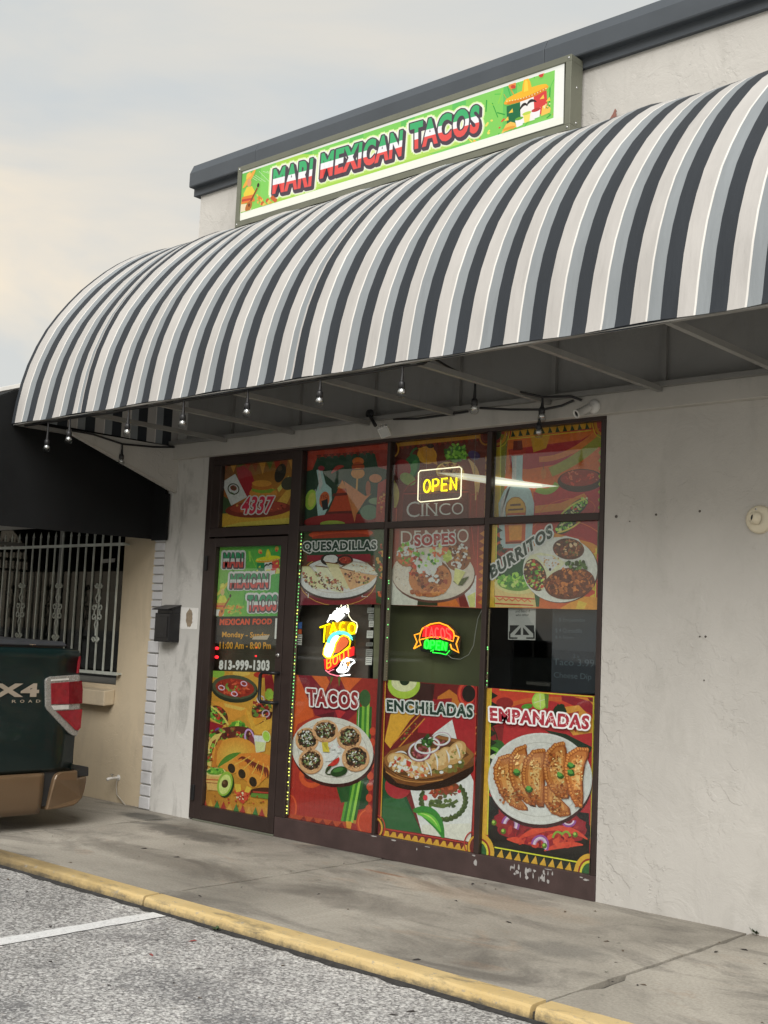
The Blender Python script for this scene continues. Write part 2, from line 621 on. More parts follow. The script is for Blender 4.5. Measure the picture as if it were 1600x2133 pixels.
# ------------------------------------------------------------------ palette
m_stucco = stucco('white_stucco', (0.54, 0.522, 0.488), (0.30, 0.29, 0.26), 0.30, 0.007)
m_pier = stucco('weathered_stucco', (0.58, 0.57, 0.54), (0.17, 0.165, 0.15), 0.75, 0.005)
m_tan = stucco('tan_stucco', (0.62, 0.52, 0.37), (0.34, 0.29, 0.22), 0.35, 0.003)
m_beam = stucco('painted_beam', (0.50, 0.48, 0.44), (0.26, 0.25, 0.22), 0.4, 0.003)
m_brickp = stucco('painted_brick', (0.60, 0.60, 0.61), (0.26, 0.25, 0.24), 0.4, 0.003)
m_mortar = M('grey_mortar', (0.33, 0.32, 0.30), 0.9)
m_cap = M('slate_coping', (0.060, 0.070, 0.082), 0.45, 0.0, 0.10, 2.0, 0.0006, 30)
m_frame = M('bronze_frame', (0.040, 0.027, 0.024), 0.42, 0.25, 0.16, 5, 0.0003, 90)
m_sill = M('brown_sill', (0.050, 0.030, 0.028), 0.62, 0.0, 0.22, 7, 0.0008, 60)
m_flake = M('bare_patch', (0.34, 0.33, 0.32), 0.8)
m_black = M('black_plastic', (0.012, 0.012, 0.013), 0.45)
m_blackmetal = M('black_enamel', (0.014, 0.014, 0.016), 0.38, 0.2)
m_white = M('white_plastic', (0.66, 0.65, 0.62), 0.5)
m_cream = M('cream_enamel', (0.66, 0.60, 0.46), 0.5)
m_alu = M('sign_bronze', (0.17, 0.175, 0.135), 0.5, 0.3, 0.12, 3)
m_glass = glass_mat('window_glass', 1.5)
m_bulb = glass_mat('bulb_glass', 1.5, (0.85, 0.86, 0.86), 0.03)
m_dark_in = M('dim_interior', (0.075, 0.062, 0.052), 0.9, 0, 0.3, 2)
m_chrome = M('bright_metal', (0.55, 0.55, 0.55), 0.25, 1.0)
m_print = print_mat('window_print', 0.45)
m_lit = print_mat('backlit_print', 0.4, 0.80, 0.02)

# concrete walk
def concrete():
    m, t, p = nodes_of('walk_concrete')
    v = tex_coord(t)
    big = noise(t, v, 0.55, 6, 0.62, 0.6)
    c = ramp(t, big, [(0.32, (0.19, 0.175, 0.148)), (0.50, (0.305, 0.282, 0.24)), (0.68, (0.42, 0.39, 0.335))])
    st = ramp(t, noise(t, tex_coord(t, (0.9, 2.0, 1)), 1.15, 7, 0.66, 0.8), [(0.50, 0.0), (0.66, 1.0)])
    c = mixc(t, math_(t, 'MULTIPLY', st, 0.75), c, (0.115, 0.105, 0.092))
    ru = ramp(t, noise(t, tex_coord(t, (0.6, 1.6, 1)), 1.9, 6, 0.7, 1.0), [(0.60, 0.0), (0.72, 1.0)])
    c = mixc(t, math_(t, 'MULTIPLY', ru, 0.4), c, (0.34, 0.235, 0.155))
    def blot(x, y, rx, ry, amt, col, c):
        # one particular old stain: ragged outline round a point of the walk
        s_ = t.nodes.new('ShaderNodeSeparateXYZ')
        t.links.new(v, s_.inputs['Vector'])
        dx = math_(t, 'MULTIPLY', math_(t, 'SUBTRACT', s_.outputs['X'], x), 1 / rx)
        dy = math_(t, 'MULTIPLY', math_(t, 'SUBTRACT', s_.outputs['Y'], y), 1 / ry)
        d = math_(t, 'ADD', math_(t, 'MULTIPLY', dx, dx), math_(t, 'MULTIPLY', dy, dy))
        d = math_(t, 'ADD', d, math_(t, 'MULTIPLY_ADD', noise(t, v, 4.5, 6, 0.7, 0.8), 2.4, -1.2))
        return mixc(t, math_(t, 'MULTIPLY', ramp(t, d, [(0.25, 1.0), (0.95, 0.0)]), amt), c, col)
    c = blot(0.55, -0.42, 0.62, 0.22, 0.75, (0.085, 0.078, 0.068), c)
    c = blot(-0.25, -0.22, 0.30, 0.14, 0.8, (0.07, 0.068, 0.06), c)
    c = blot(1.10, -1.15, 1.1, 0.20, 0.5, (0.13, 0.115, 0.095), c)
    c = blot(2.75, -1.05, 0.75, 0.22, 0.5, (0.15, 0.135, 0.115), c)
    c = blot(4.0, -1.05, 0.24, 0.17, 0.6, (0.16, 0.152, 0.135), c)
    c = blot(2.28, -0.36, 0.20, 0.03, 0.8, (0.24, 0.125, 0.07), c)
    c = blot(3.0, -0.45, 0.9, 0.18, 0.35, (0.36, 0.27, 0.19), c)
    sp = ramp(t, noise(t, v, 70, 3, 0.7), [(0.30, 0.80), (0.62, 1.08)])
    c = mixc(t, 1.0, c, sp, 'MULTIPLY')
    wn = ramp(t, noise(t, tex_coord(t, (1.0, 2.2, 1)), 3.3, 8, 0.72), [(0.63, 0.0), (0.72, 1.0)])
    c = mixc(t, math_(t, 'MULTIPLY', wn, 0.35), c, (0.52, 0.50, 0.46))
    spot = ramp(t, noise(t, v, 9, 2, 0.5), [(0.73, 0.0), (0.76, 1.0)])
    c = mixc(t, math_(t, 'MULTIPLY', spot, 0.5), c, (0.10, 0.09, 0.08))
    t.links.new(c, p.inputs['Base Color'])
    p.inputs['Roughness'].default_value = 0.82
    p.inputs['Specular IOR Level'].default_value = 0.25
    n_ = bump(t, p, noise(t, v, 3.0, 5), 0.006, 0.6)
    bump(t, p, noise(t, v, 160, 4, 0.7), 0.0012, 0.8, n_)
    return m
m_conc = concrete()

def kerb_paint():
    m, t, p = nodes_of('yellow_kerb_paint')
    v = tex_coord(t)
    c = ramp(t, noise(t, v, 2.5, 6, 0.65), [(0.3, (0.52, 0.375, 0.160)), (0.7, (0.60, 0.455, 0.225))])
    worn = ramp(t, noise(t, tex_coord(t, (1.0, 4, 6)), 2.4, 8, 0.72, 0.5), [(0.53, 0.0), (0.63, 1.0)])
    c = mixc(t, math_(t, 'MULTIPLY', ramp(t, noise(t, v, 55, 5, 0.75), [(0.58, 0.0), (0.66, 1.0)]), 0.55), c, (0.30, 0.26, 0.19))
    c = mixc(t, math_(t, 'MULTIPLY', worn, 0.7), c, (0.16, 0.135, 0.085))
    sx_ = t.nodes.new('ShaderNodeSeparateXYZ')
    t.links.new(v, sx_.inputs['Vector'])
    grime_shade = math_(t, 'SUBTRACT', 2.0, math_(t, 'MULTIPLY_ADD', noise(t, v, 3.0, 6, 0.7), 1.2, math_(t, 'MULTIPLY', sx_.outputs['X'], 0.8)), clamp=True)   # grime and the truck's shade, both painted in, browner towards the left
    c = mixc(t, math_(t, 'MULTIPLY', grime_shade, 0.85), c, (0.125, 0.092, 0.048))
    g = t.nodes.new('ShaderNodeNewGeometry')
    sp = t.nodes.new('ShaderNodeSeparateXYZ')
    t.links.new(g.outputs['Position'], sp.inputs['Vector'])
    chip = ramp(t, noise(t, tex_coord(t, (1, 1.5, 1.5)), 17, 8, 0.72), [(0.60, 0.0), (0.63, 1.0)], )
    c = mixc(t, math_(t, 'MULTIPLY', chip, 0.7), c, (0.27, 0.25, 0.215))
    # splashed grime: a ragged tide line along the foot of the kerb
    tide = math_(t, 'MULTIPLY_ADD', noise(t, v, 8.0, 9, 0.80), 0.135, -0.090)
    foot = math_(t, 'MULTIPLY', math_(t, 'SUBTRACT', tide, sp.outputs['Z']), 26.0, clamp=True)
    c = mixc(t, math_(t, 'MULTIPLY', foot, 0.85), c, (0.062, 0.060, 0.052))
    t.links.new(c, p.inputs['Base Color'])
    p.inputs['Roughness'].default_value = 0.7
    bump(t, p, noise(t, v, 60, 6, 0.7), 0.003, 0.8)
    return m
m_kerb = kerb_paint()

def asphalt():
    m, t, p = nodes_of('exposed_aggregate_asphalt')
    v = tex_coord(t)
    def vor(scale, out_='Color', rnd=1.0):
        n = t.nodes.new('ShaderNodeTexVoronoi')
        n.inputs['Scale'].default_value = scale
        n.inputs['Randomness'].default_value = rnd
        t.links.new(v, n.inputs['Vector'])
        return n.outputs[out_]
    def red(sock):
        s_ = t.nodes.new('ShaderNodeSeparateColor')
        t.links.new(sock, s_.inputs[0])
        return s_.outputs[0]
    stones = red(vor(66))
    c = ramp(t, stones, [(0.0, (0.14, 0.14, 0.145)), (0.16, (0.28, 0.26, 0.26)), (0.42, (0.45, 0.44, 0.425)), (0.72, (0.66, 0.645, 0.615)), (1.0, (0.86, 0.85, 0.82))])
    s2 = red(vor(150))
    c2 = ramp(t, s2, [(0.0, (0.06, 0.06, 0.065)), (0.5, (0.36, 0.35, 0.335)), (1.0, (0.70, 0.69, 0.66))])
    c = mixc(t, 0.55, c, c2)
    gap = ramp(t, vor(66, 'Distance'), [(0.35, 1.0), (0.75, 0.62)])
    c = mixc(t, 1.0, c, gap, 'MULTIPLY')
    big = ramp(t, noise(t, v, 0.7, 5, 0.6, 0.5), [(0.34, 0.62), (0.64, 1.08)])
    c = mixc(t, 1.0, c, big, 'MULTIPLY')
    s_ = t.nodes.new('ShaderNodeSeparateXYZ')
    t.links.new(v, s_.inputs['Vector'])
    for (ox_, oy_, rx_, ry_) in ((3.25, -2.62, 0.55, 0.22), (3.75, -2.75, 0.35, 0.18), (0.6, -2.5, 0.9, 0.45), (2.95, -3.30, 0.30, 0.14)):     # oil drips of parked cars
        dx = math_(t, 'MULTIPLY', math_(t, 'SUBTRACT', s_.outputs['X'], ox_), 1 / rx_)
        dy = math_(t, 'MULTIPLY', math_(t, 'SUBTRACT', s_.outputs['Y'], oy_), 1 / ry_)
        d = math_(t, 'ADD', math_(t, 'MULTIPLY', dx, dx), math_(t, 'MULTIPLY', dy, dy))
        d = math_(t, 'ADD', d, math_(t, 'MULTIPLY_ADD', noise(t, v, 6, 6, 0.7), 2.6, -1.3))
        c = mixc(t, math_(t, 'MULTIPLY', ramp(t, d, [(0.1, 1.0), (1.0, 0.0)]), 0.5), c, (0.10, 0.10, 0.105))
    fleck = ramp(t, red(vor(95)), [(0.80, 0.0), (0.86, 1.0)])
    c = mixc(t, math_(t, 'MULTIPLY', fleck, 0.4), c, (0.80, 0.79, 0.76))
    oil = ramp(t, noise(t, tex_coord(t, (1, 1, 1)), 1.7, 7, 0.7, 0.7), [(0.56, 0.0), (0.70, 1.0)])
    c = mixc(t, math_(t, 'MULTIPLY', oil, 0.45), c, (0.095, 0.092, 0.095))
    tint = ramp(t, noise(t, v, 30, 2), [(0.66, 0.0), (0.75, 1.0)])
    c = mixc(t, math_(t, 'MULTIPLY', tint, 0.25), c, (0.33, 0.25, 0.17))
    t.links.new(c, p.inputs['Base Color'])
    p.inputs['Roughness'].default_value = 0.85
    p.inputs['Specular IOR Level'].default_value = 0.25
    n_ = bump(t, p, vor(66, 'Distance'), 0.009, -0.8)
    bump(t, p, s2, 0.003, 0.5, n_)
    return m
m_asph = asphalt()

def line_paint():
    m, t, p = nodes_of('worn_white_line_paint')
    v = tex_coord(t)
    f = noise(t, v, 75, 5, 0.75)
    c = ramp(t, f, [(0.30, (0.22, 0.22, 0.22)), (0.42, (0.62, 0.62, 0.61)), (0.7, (0.78, 0.78, 0.77))])
    t.links.new(c, p.inputs['Base Color'])
    p.inputs['Roughness'].default_value = 0.8
    bump(t, p, f, 0.004, 0.8)
    return m
m_line = line_paint()

# ------------------------------------------------------------------ ground
ZA = -0.062
g = MB()
g.add([(-400, -400, ZA), (400, -400, ZA), (400, 400, ZA), (-400, 400, ZA)], [(0, 1, 2, 3)])
tag(g.build('car_park_asphalt', m_asph), 'pale worn aggregate asphalt of the car park in front of the kerb', kind='structure')

def ragged_strip(x0, x1, y0, y1, z, n, amp, rnd):
    """flat strip along y with uneven long edges"""
    vs, fs = [], []
    for i in range(n + 1):
        y = y0 + (y1 - y0) * i / n
        vs += [(x0 + rnd.uniform(-amp, amp), y, z), (x1 + rnd.uniform(-amp, amp), y, z)]
    for i in range(n): fs.append((2 * i, 2 * i + 1, 2 * i + 3, 2 * i + 2))
    return vs, fs
rl = random.Random(3)
for xl in (2.05, 4.95, 7.85, -3.75):
    b = MB()
    b.add(*ragged_strip(xl, xl + 0.112, -7.2, -1.90, ZA + 0.004, 60, 0.006, rl))
    tag(b.build('parking_line', m_line), 'white painted stall line on the asphalt', kind='structure')

walk = thing('sidewalk', 'grey concrete walk in front of the shops', None, (0, 0, 0), kind='structure')
kerb = thing('kerb', 'yellow painted kerb edge along the car park', None, (0, -1.8, 0), kind='structure')
JX = [-9.0, -4.6, -2.35, -0.12, 1.935, 4.395, 6.75, 9.2, 11.6]
KY0, KY1 = -1.875, -1.765
rs = random.Random(11)
for i in range(len(JX) - 1):
    x0, x1 = JX[i] + 0.005, JX[i + 1] - 0.005
    wide = 0.007 if abs(JX[i] - 4.395) < 0.01 else 0
    # slab top as a grid with chipped joint edges
    nx, ny = 18, 22
    vs, fs = [], []
    for j in range(ny + 1):
        for k in range(nx + 1):
            u = k / nx
            x = x0 + (x1 - x0) * u
            y = KY1 + (0.045 - KY1) * j / ny
            z = 0.0
            if k in (0, nx):
                dx = rs.uniform(0, 0.006)
                if k == 0 and wide: dx += rs.uniform(0, 0.012)
                if k == 0 and wide and 4 <= j <= 6: dx += 0.035
                x += dx if k == 0 else -dx
                z = -rs.uniform(0.001, 0.006)
            vs.append((x, y, z))
    W_ = nx + 1
    for j in range(ny):
        for k in range(nx): fs.append((j * W_ + k, j * W_ + k + 1, (j + 1) * W_ + k + 1, (j + 1) * W_ + k))
    base = len(vs)
    rim = [k for k in range(W_)] + [j * W_ + nx for j in range(1, ny + 1)] + [ny * W_ + k for k in range(nx - 1, -1, -1)] + [j * W_ for j in range(ny - 1, 0, -1)]
    vs += [(vs[r][0], vs[r][1], -0.10) for r in rim]
    n_ = len(rim)
    for q in range(n_): fs.append((rim[q], base + q, base + (q + 1) % n_, rim[(q + 1) % n_]))
    b = MB(); b.add(vs, fs)
    b.build('sidewalk_slab', m_conc, walk)
    # kerb piece: rounded, slightly uneven arris
    prof = [(KY1 - 0.001, -0.12), (KY1 - 0.001, 0.0), (KY0 + 0.03, 0.0), (KY0 + 0.012, -0.003), (KY0 + 0.003, -0.012), (KY0 - 0.002, -0.03), (KY0 - 0.006, ZA - 0.06)]
    n = 40
    vs, fs = [], []
    for k in range(n + 1):
        x = x0 + (x1 - x0) * k / n
        if k == 0: x += rs.uniform(0, 0.006) + wide
        if k == n: x -= rs.uniform(0, 0.008)
        dy, dz = rs.uniform(-0.002, 0.002), rs.uniform(-0.002, 0.0015)
        for q, (y, z) in enumerate(prof):
            s_ = 1 if 1 < q < 6 else 0
            vs.append((x, y + dy * s_, z + dz * s_))
    P_ = len(prof)
    for k in range(n):
        for q in range(P_ - 1): fs.append((k * P_ + q, (k + 1) * P_ + q, (k + 1) * P_ + q + 1, k * P_ + q + 1))
    fs += [tuple(range(P_)), tuple(reversed(range(n * P_, n * P_ + P_)))]
    b = MB(); b.add(vs, fs)
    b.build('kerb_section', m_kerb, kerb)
# dirt bed under the joints
b = MB(); b.box(-9, 11.6, KY0 + 0.02, 0.04, -0.055, -0.03)
b.build('joint_bed', M('joint_dirt', (0.055, 0.05, 0.042), 0.95), walk)
b = MB()
rg = random.Random(5)
vs = []
xs_ = [JX[0] + 0.07 * i for i in range(int((11.6 + 9) / 0.07))]
for x in xs_: vs += [(x, KY0 - 0.004, ZA + 0.012), (x, KY0 - 0.012 - rg.random() ** 2 * 0.035, ZA + 0.003)]
b.add(vs, [(2 * i, 2 * i + 1, 2 * i + 3, 2 * i + 2) for i in range(len(xs_) - 1)])
tag(b.build('gutter_dirt', M('black_gutter_dirt', (0.030, 0.029, 0.028), 0.95, 0, 0.4, 30, 0.004, 120)), 'dark dirt line where asphalt meets the kerb', kind='structure')

# ------------------------------------------------------------------ shop building
shop = thing('shop_building', 'white stucco shop front with slate coping and brown storefront windows', 'building', (2.0, 0, 0))
XW = 9.6
b = MB()
b.box(3.506, XW, 0.0, 0.20, -0.05, 2.716)
b.box(-0.30, XW, 0.0, 0.20, 4.43, 4.93)
b.build('stucco_wall', m_stucco, shop)
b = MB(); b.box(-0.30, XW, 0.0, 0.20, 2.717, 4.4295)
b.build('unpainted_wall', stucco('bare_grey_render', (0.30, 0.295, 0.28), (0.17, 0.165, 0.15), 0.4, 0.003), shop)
b = MB()
b.box(-0.485, -0.006, 0.0, 0.20, -0.05, 2.716)
b.box(-0.485, -0.301, 0.0, 0.20, 2.716, 4.05)
b.build('stucco_pier', m_pier, shop)
b = MB()
b.box(-0.485, -0.305, 0.2, 8, -0.05, 4.05); b.box(XW - 0.2, XW, 0.2, 8, -0.05, 4.5)
b.box(-0.485, XW, 8, 8.2, -0.05, 4.5); b.box(-0.30, XW, 0.2, 8, 4.3, 4.45)
b.build('rear_walls', m_dark_in, shop)
b = MB(); b.box(-0.39, XW, -0.06, -0.001, 2.713, 2.828)
b.build('header_beam', m_beam, shop, bevel=0.004)
# coping: lower strip, face, sloped upper band
prof = [(0.0, 4.845), (-0.028, 4.845), (-0.028, 4.905), (-0.075, 4.905), (-0.08, 4.915), (-0.08, 5.02), (-0.045, 5.095), (0.10, 5.11), (0.20, 5.11), (0.20, 4.845)]
joints = [-0.36, 0.42, 3.05, 5.9, 9.7]
for i in range(len(joints) - 1):
    b = MB(); b.prism(prof, 'x', joints[i] + 0.0015, joints[i + 1] - 0.0015)
    b.build('coping_section', m_cap, shop, bevel=0.003)
b = MB(); b.prism([(p[0], p[1]) for p in [(-0.36, 4.845), (-0.30, 4.845), (-0.301, 5.11), (-0.33, 5.095), (-0.36, 5.02)]], 'y', 0.21, 6.0)
b.build('coping_return', m_cap, shop)
# stucco fin beside the pier
f1, f2, f3 = on_x(155, 898, -0.38), on_x(362, 1025, -0.38), on_x(385, 935, -0.38)
b = MB(); b.prism([(0.0, 2.815), (f1.y - 0.04, 2.805), (f1.y - 0.04, 2.785), (-0.001, 2.455)], 'x', -0.425, -0.385)
b.build('side_fin', m_stucco, shop)
b = MB(); b.bar((-0.384, f1.y - 0.03, 2.785), (-0.384, -0.004, 2.46), 0.010, 0.016)
b.build('fin_edge', m_beam, shop)

# storefront frame: each member a part (front faces just proud of the wall)
FY0, FY1 = -0.008, 0.045
def member(name, x0, x1, z0, z1, y0=FY0, mat=None, bev=0.003):
    b = MB(); b.box(x0, x1, y0, FY1, z0, z1)
    return b.build(name, mat or m_frame, shop, bevel=bev)
member('jamb', -0.004, 0.052, 0.012, 2.714)
member('jamb', 3.474, 3.504, 0.137, 2.690)
member('mullion', 0.922, 1.022, 0.137, 2.690, FY0 - 0.004)
member('mullion', 1.826, 1.853, 0.137, 2.690, FY0 + 0.003)
member('mullion', 2.655, 2.692, 0.137, 2.690, FY0 + 0.003)
member('head_rail', 0.0525, 3.504, 2.6905, 2.715)
member('transom_bar', 0.0525, 0.9215, 2.098, 2.166)
member('transom_head', 0.0525, 0.9215, 2.640, 2.690)
for a, c in ((1.0225, 1.8255), (1.8535, 2.6545), (2.6925, 3.4735)):
    member('transom_bar', a, c, 2.112, 2.156)
member('base_rail', 0.9225, 3.504, 0.0, 0.1365, -0.010, m_sill)
# peeled paint and dents on the base rail
fl = MB(); rf = random.Random(21)
def flake(x, z, w, h, y=-0.0115):
    n = 9
    pts = []
    for i in range(n):
        a = 6.283 * i / n
        pts.append((x + w * math.cos(a) * rf.uniform(0.5, 1.1), y, z + h * math.sin(a) * rf.uniform(0.45, 1.1)))
    fl.add(pts, [tuple(range(n))])
for i in range(26):
    u = rf.random()
    flake(2.93 + 0.30 * u, 0.108 - rf.random() ** 1.6 * 0.05, rf.uniform(0.004, 0.013), rf.uniform(0.008, 0.026), -0.0115 - 0.00004 * i)
for x, z, w, h in ((2.68, 0.085, 0.018, 0.022), (2.665, 0.127, 0.016, 0.006), (1.86, 0.128, 0.03, 0.004), (2.03, 0.126, 0.026, 0.005), (2.22, 0.10, 0.006, 0.010),
                   (3.45, 0.11, 0.022, 0.007), (3.42, 0.118, 0.015, 0.005), (3.2, 0.128, 0.03, 0.003), (2.3, 0.125, 0.03, 0.003)):
    flake(x, z, w, h)
tag(fl.build('peeled_paint', m_flake, shop), kind='stuff')
# glass lites
def lite(x0, x1, z0, z1, parent=shop, y=0.012):
    b = MB(); b.box(x0 + 0.001, x1 - 0.001, y, y + 0.006, z0 + 0.001, z1 - 0.001)
    return b.build('window_pane', m_glass, parent)
lite(0.148, 0.9215, 2.166, 2.640)
member('transom_stile', 0.0525, 0.147, 2.1665, 2.6395)
for a, c in ((1.022, 1.826), (1.853, 2.655), (2.692, 3.474)):
    lite(a, c, 2.156, 2.690); lite(a, c, 0.137, 2.112)

# door leaf
door = MB()
DZ0, DZ1 = 0.014, 2.086
door.box(0.056, 0.139, -0.012, 0.04, DZ0, DZ1)
door.box(0.850, 0.916, -0.012, 0.04, DZ0, DZ1)
door.box(0.1392, 0.8498, -0.012, 0.04, DZ0, 0.115)
door.box(0.1392, 0.8498, -0.012, 0.04, 2.022, DZ1)
dr = door.build('door', m_frame, shop, bevel=0.003)
lite(0.139, 0.850, 0.115, 2.022, dr)
b = MB()
hx = 0.900
b.tube([(hx, -0.01, 1.118), (hx, -0.055, 1.118), (hx - 0.02, -0.066, 1.118), (hx - 0.115, -0.066, 1.118), (hx - 0.135, -0.066, 1.098), (hx - 0.135, -0.066, 0.932),
        (hx - 0.115, -0.066, 0.912), (hx - 0.02, -0.066, 0.912), (hx, -0.055, 0.912), (hx, -0.01, 0.912)], 0.0125, 10)
b.build('handle', m_blackmetal, dr)
b = MB(); b.lathe((0.880, -0.012, 1.243), [(0.0, 0.012), (0.012, 0.012), (0.016, 0.008), (0.017, 0.0)], (0, -1, 0), 14)
b.build('lock', m_chrome, dr)
for z in (0.20, 1.9):
    b = MB(); b.box(0.028, 0.058, -0.026, -0.0085, z - 0.055, z + 0.055)
    b.build('hinge', m_black, dr, bevel=0.003)
member('door_threshold', 0.0525, 0.9215, 0.0, 0.0125, -0.02, m_alu)

# old anchors left in the wall
m_anchor = M('rusty_plug', (0.09, 0.08, 0.07), 0.8)
for (px, py, r_) in ((1284, 1076, .012), (1367, 1072, .009), (1458, 1065, .009), (1458, 1326, .006), (1470, 1326, .008), (1596, 785, .01), (1467, 1417, .005), (1312, 1086, .005)):
    w = on_y(px, py, 0.0)
    b = MB(); b.lathe((w.x, -0.0005, w.z), [(r_ * .75, 0), (r_ * 0.65, 0.004), (r_ * 0.3, 0.005), (r_ * 0.15, 0.001)], (0, -1, 0), 9)
    b.build('wall_anchor', m_anchor, shop)

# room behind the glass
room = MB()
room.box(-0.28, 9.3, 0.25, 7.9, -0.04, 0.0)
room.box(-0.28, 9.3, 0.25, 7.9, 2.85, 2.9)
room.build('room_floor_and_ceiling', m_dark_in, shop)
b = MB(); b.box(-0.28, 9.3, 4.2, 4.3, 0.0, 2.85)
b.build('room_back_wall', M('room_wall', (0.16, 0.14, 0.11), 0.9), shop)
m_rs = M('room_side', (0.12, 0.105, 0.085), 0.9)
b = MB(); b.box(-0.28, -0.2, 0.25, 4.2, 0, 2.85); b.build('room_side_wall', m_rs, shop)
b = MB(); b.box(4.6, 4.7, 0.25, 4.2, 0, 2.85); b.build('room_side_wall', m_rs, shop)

# ------------------------------------------------------------------ neighbouring building
nb = thing('neighbour_building', 'tan stucco shop wall with barred window, left of the white pier', 'building', (-2, 0.05, 0))
WX0, WX1, WZ0, WZ1 = -4.3, -1.085, 0.925, 2.30
b = MB()
b.box(-12, WX0, 0.05, 0.25, -0.05, 3.36)
b.box(WX1, -0.486, 0.05, 0.25, -0.05, 3.36)
b.box(WX0, WX1, 0.05, 0.25, -0.05, WZ0)
b.box(WX0, WX1, 0.05, 0.25, WZ1, 3.36)
b.build('stucco_wall', m_tan, nb)
b = MB(); b.box(-12, -0.487, 0.255, 7, 3.2, 3.36); b.box(-12, -0.487, 6.8, 7, -0.05, 3.2); b.box(-12, -11.8, 0.255, 6.8, -0.05, 3.2)
b.build('roof', m_dark_in, nb)
for i in range(5):
    b = MB(); b.box(-12 + 2.3 * i, -12 + 2.3 * i + 2.297, 0.0, 0.30, 3.361, 3.60)
    b.build('parapet_panel', m_white, nb, bevel=0.006)
b = MB(); b.box(-12, -0.5, -0.012, -0.001, 3.44, 3.455); b.box(-12, -0.5, -0.012, -0.001, 3.545, 3.556)
b.build('parapet_seam', m_black, nb)
b = MB(); b.prism([(0.049, 0.925), (0.20, 0.925), (0.20, 0.905), (0.049, 0.885)], 'x', WX0, WX1)
b.build('window_ledge', m_tan, nb)
b = MB(); b.prism([(0.049, 0.89), (-0.055, 0.875), (-0.055, 0.755), (0.049, 0.765)], 'x', -4.3, -1.09)
b.build('window_sill', m_tan, nb, bevel=0.008)
wf = MB()
wf.box(WX0, WX1, 0.105, 0.15, WZ0, WZ0 + 0.05); wf.box(WX0, WX1, 0.105, 0.15, WZ1 - 0.05, WZ1)
for x in (WX0 + 0.025, -3.2, -2.1, WX1 - 0.025): wf.box(x - 0.022, x + 0.022, 0.106, 0.149, WZ0 + 0.05, WZ1 - 0.05)
wfo = wf.build('window_frame', M('window_aluminium', (0.16, 0.165, 0.16), 0.4, 0.5), nb)
b = MB(); b.box(WX0, WX1, 0.125, 0.131, WZ0 + 0.05, WZ1 - 0.05)
b.build('window_pane', glass_mat('neighbour_glass', 1.2, (0.55, 0.57, 0.56)), wfo)
b = MB(); b.box(-6.6, -0.8, 1.5, 1.55, 0, 1.75); b.box(-6.6, -0.8, 0.3, 3.6, 0.0, 0.05)
b.build('room_wall', M('dim_room', (0.10, 0.112, 0.10), 0.9, 0, 0.3, 1.5), nb)
# stack of painted bricks between the two fronts
bp = MB(); bp.box(-0.608, -0.487, 0.004, 0.2, 0.0, 2.35)
bpo = bp.build('brick_pilaster', m_mortar, nb)
z = 0.006
rb = random.Random(9)
while z < 2.33:
    h = rb.choice([0.085, 0.09, 0.095, 0.10]) if z < 1.5 else rb.choice([0.055, 0.06, 0.07])
    b = MB(); d = rb.uniform(-0.006, 0.006)
    b.box(-0.612 + rb.uniform(-.003, .003), -0.4875, -0.010 + d, 0.1, z, z + h - 0.010)
    b.build('brick', m_brickp, bpo, bevel=0.006)
    z += h
# ------------------------------------------------------------------ striped awning
def fabric(name, col):
    m, t, p = nodes_of(name)
    v = tex_coord(t)
    c = lin(col)
    f = noise(t, tex_coord(t, (3, 1, 1)), 2.0, 6, 0.6)
    cc = ramp(t, f, [(0.3, tuple(x * 0.90 for x in c[:3])), (0.7, tuple(x * 1.05 for x in c[:3]))])
    st = ramp(t, noise(t, tex_coord(t, (5.0, 0.8, 0.8)), 3.0, 6, 0.7), [(0.58, 0.0), (0.75, 0.34)])
    cc = mixc(t, st, cc, tuple(x * 0.6 for x in c[:3]))
    t.links.new(cc, p.inputs['Base Color'])
    p.inputs['Roughness'].default_value = 0.75
    p.inputs['Specular IOR Level'].default_value = 0.3
    p.inputs['Sheen Weight'].default_value = 0.05
    n_ = bump(t, p, noise(t, tex_coord(t, (7, 1.2, 1.2)), 2.5, 4), 0.013, 0.55)
    bump(t, p, noise(t, v, 350, 2), 0.0004, 0.7, n_)
    o = t.nodes['Material Output']         # woven canvas lets a little daylight through
    mx = t.nodes.new('ShaderNodeMixShader')
    mx.inputs[0].default_value = 0.07
    tl = t.nodes.new('ShaderNodeBsdfTranslucent')
    t.links.new(cc, tl.inputs['Color'])
    t.links.new(p.outputs[0], mx.inputs[1])
    t.links.new(tl.outputs[0], mx.inputs[2])
    t.links.new(mx.outputs[0], o.inputs['Surface'])
    return m
m_fw = fabric('cream_stripe', (0.475, 0.457, 0.436))
m_fl = fabric('white_seam_stripe', (0.74, 0.72, 0.68))
m_fg = fabric('grey_stripe', (0.250, 0.272, 0.286))
m_fd = fabric('charcoal_stripe', (0.026, 0.031, 0.038))
AZ, AY = 2.812, -1.335
AX0, AX1 = -0.622, 7.4
_prof = [(0.0, 4.455), (-0.10, 4.435), (-0.26, 4.375), (-0.40, 4.295), (-0.53, 4.205), (-0.64, 4.115), (-0.735, 4.025), (-0.84, 3.92), (-0.94, 3.80),
         (-1.03, 3.68), (-1.115, 3.55), (-1.185, 3.41), (-1.245, 3.26), (-1.288, 3.11), (-1.315, 2.97), (-1.330, 2.86), (AY, AZ)]
awn = thing('striped_awning', 'long barrel awning in black, cream and grey stripes over the shop front', 'awning', (3.0, 0, 2.8))
RIBS = [-0.585, 0.25, 0.975, 1.70, 2.425, 3.15, 3.88, 4.61, 5.33, 6.06, 6.78, 7.38]
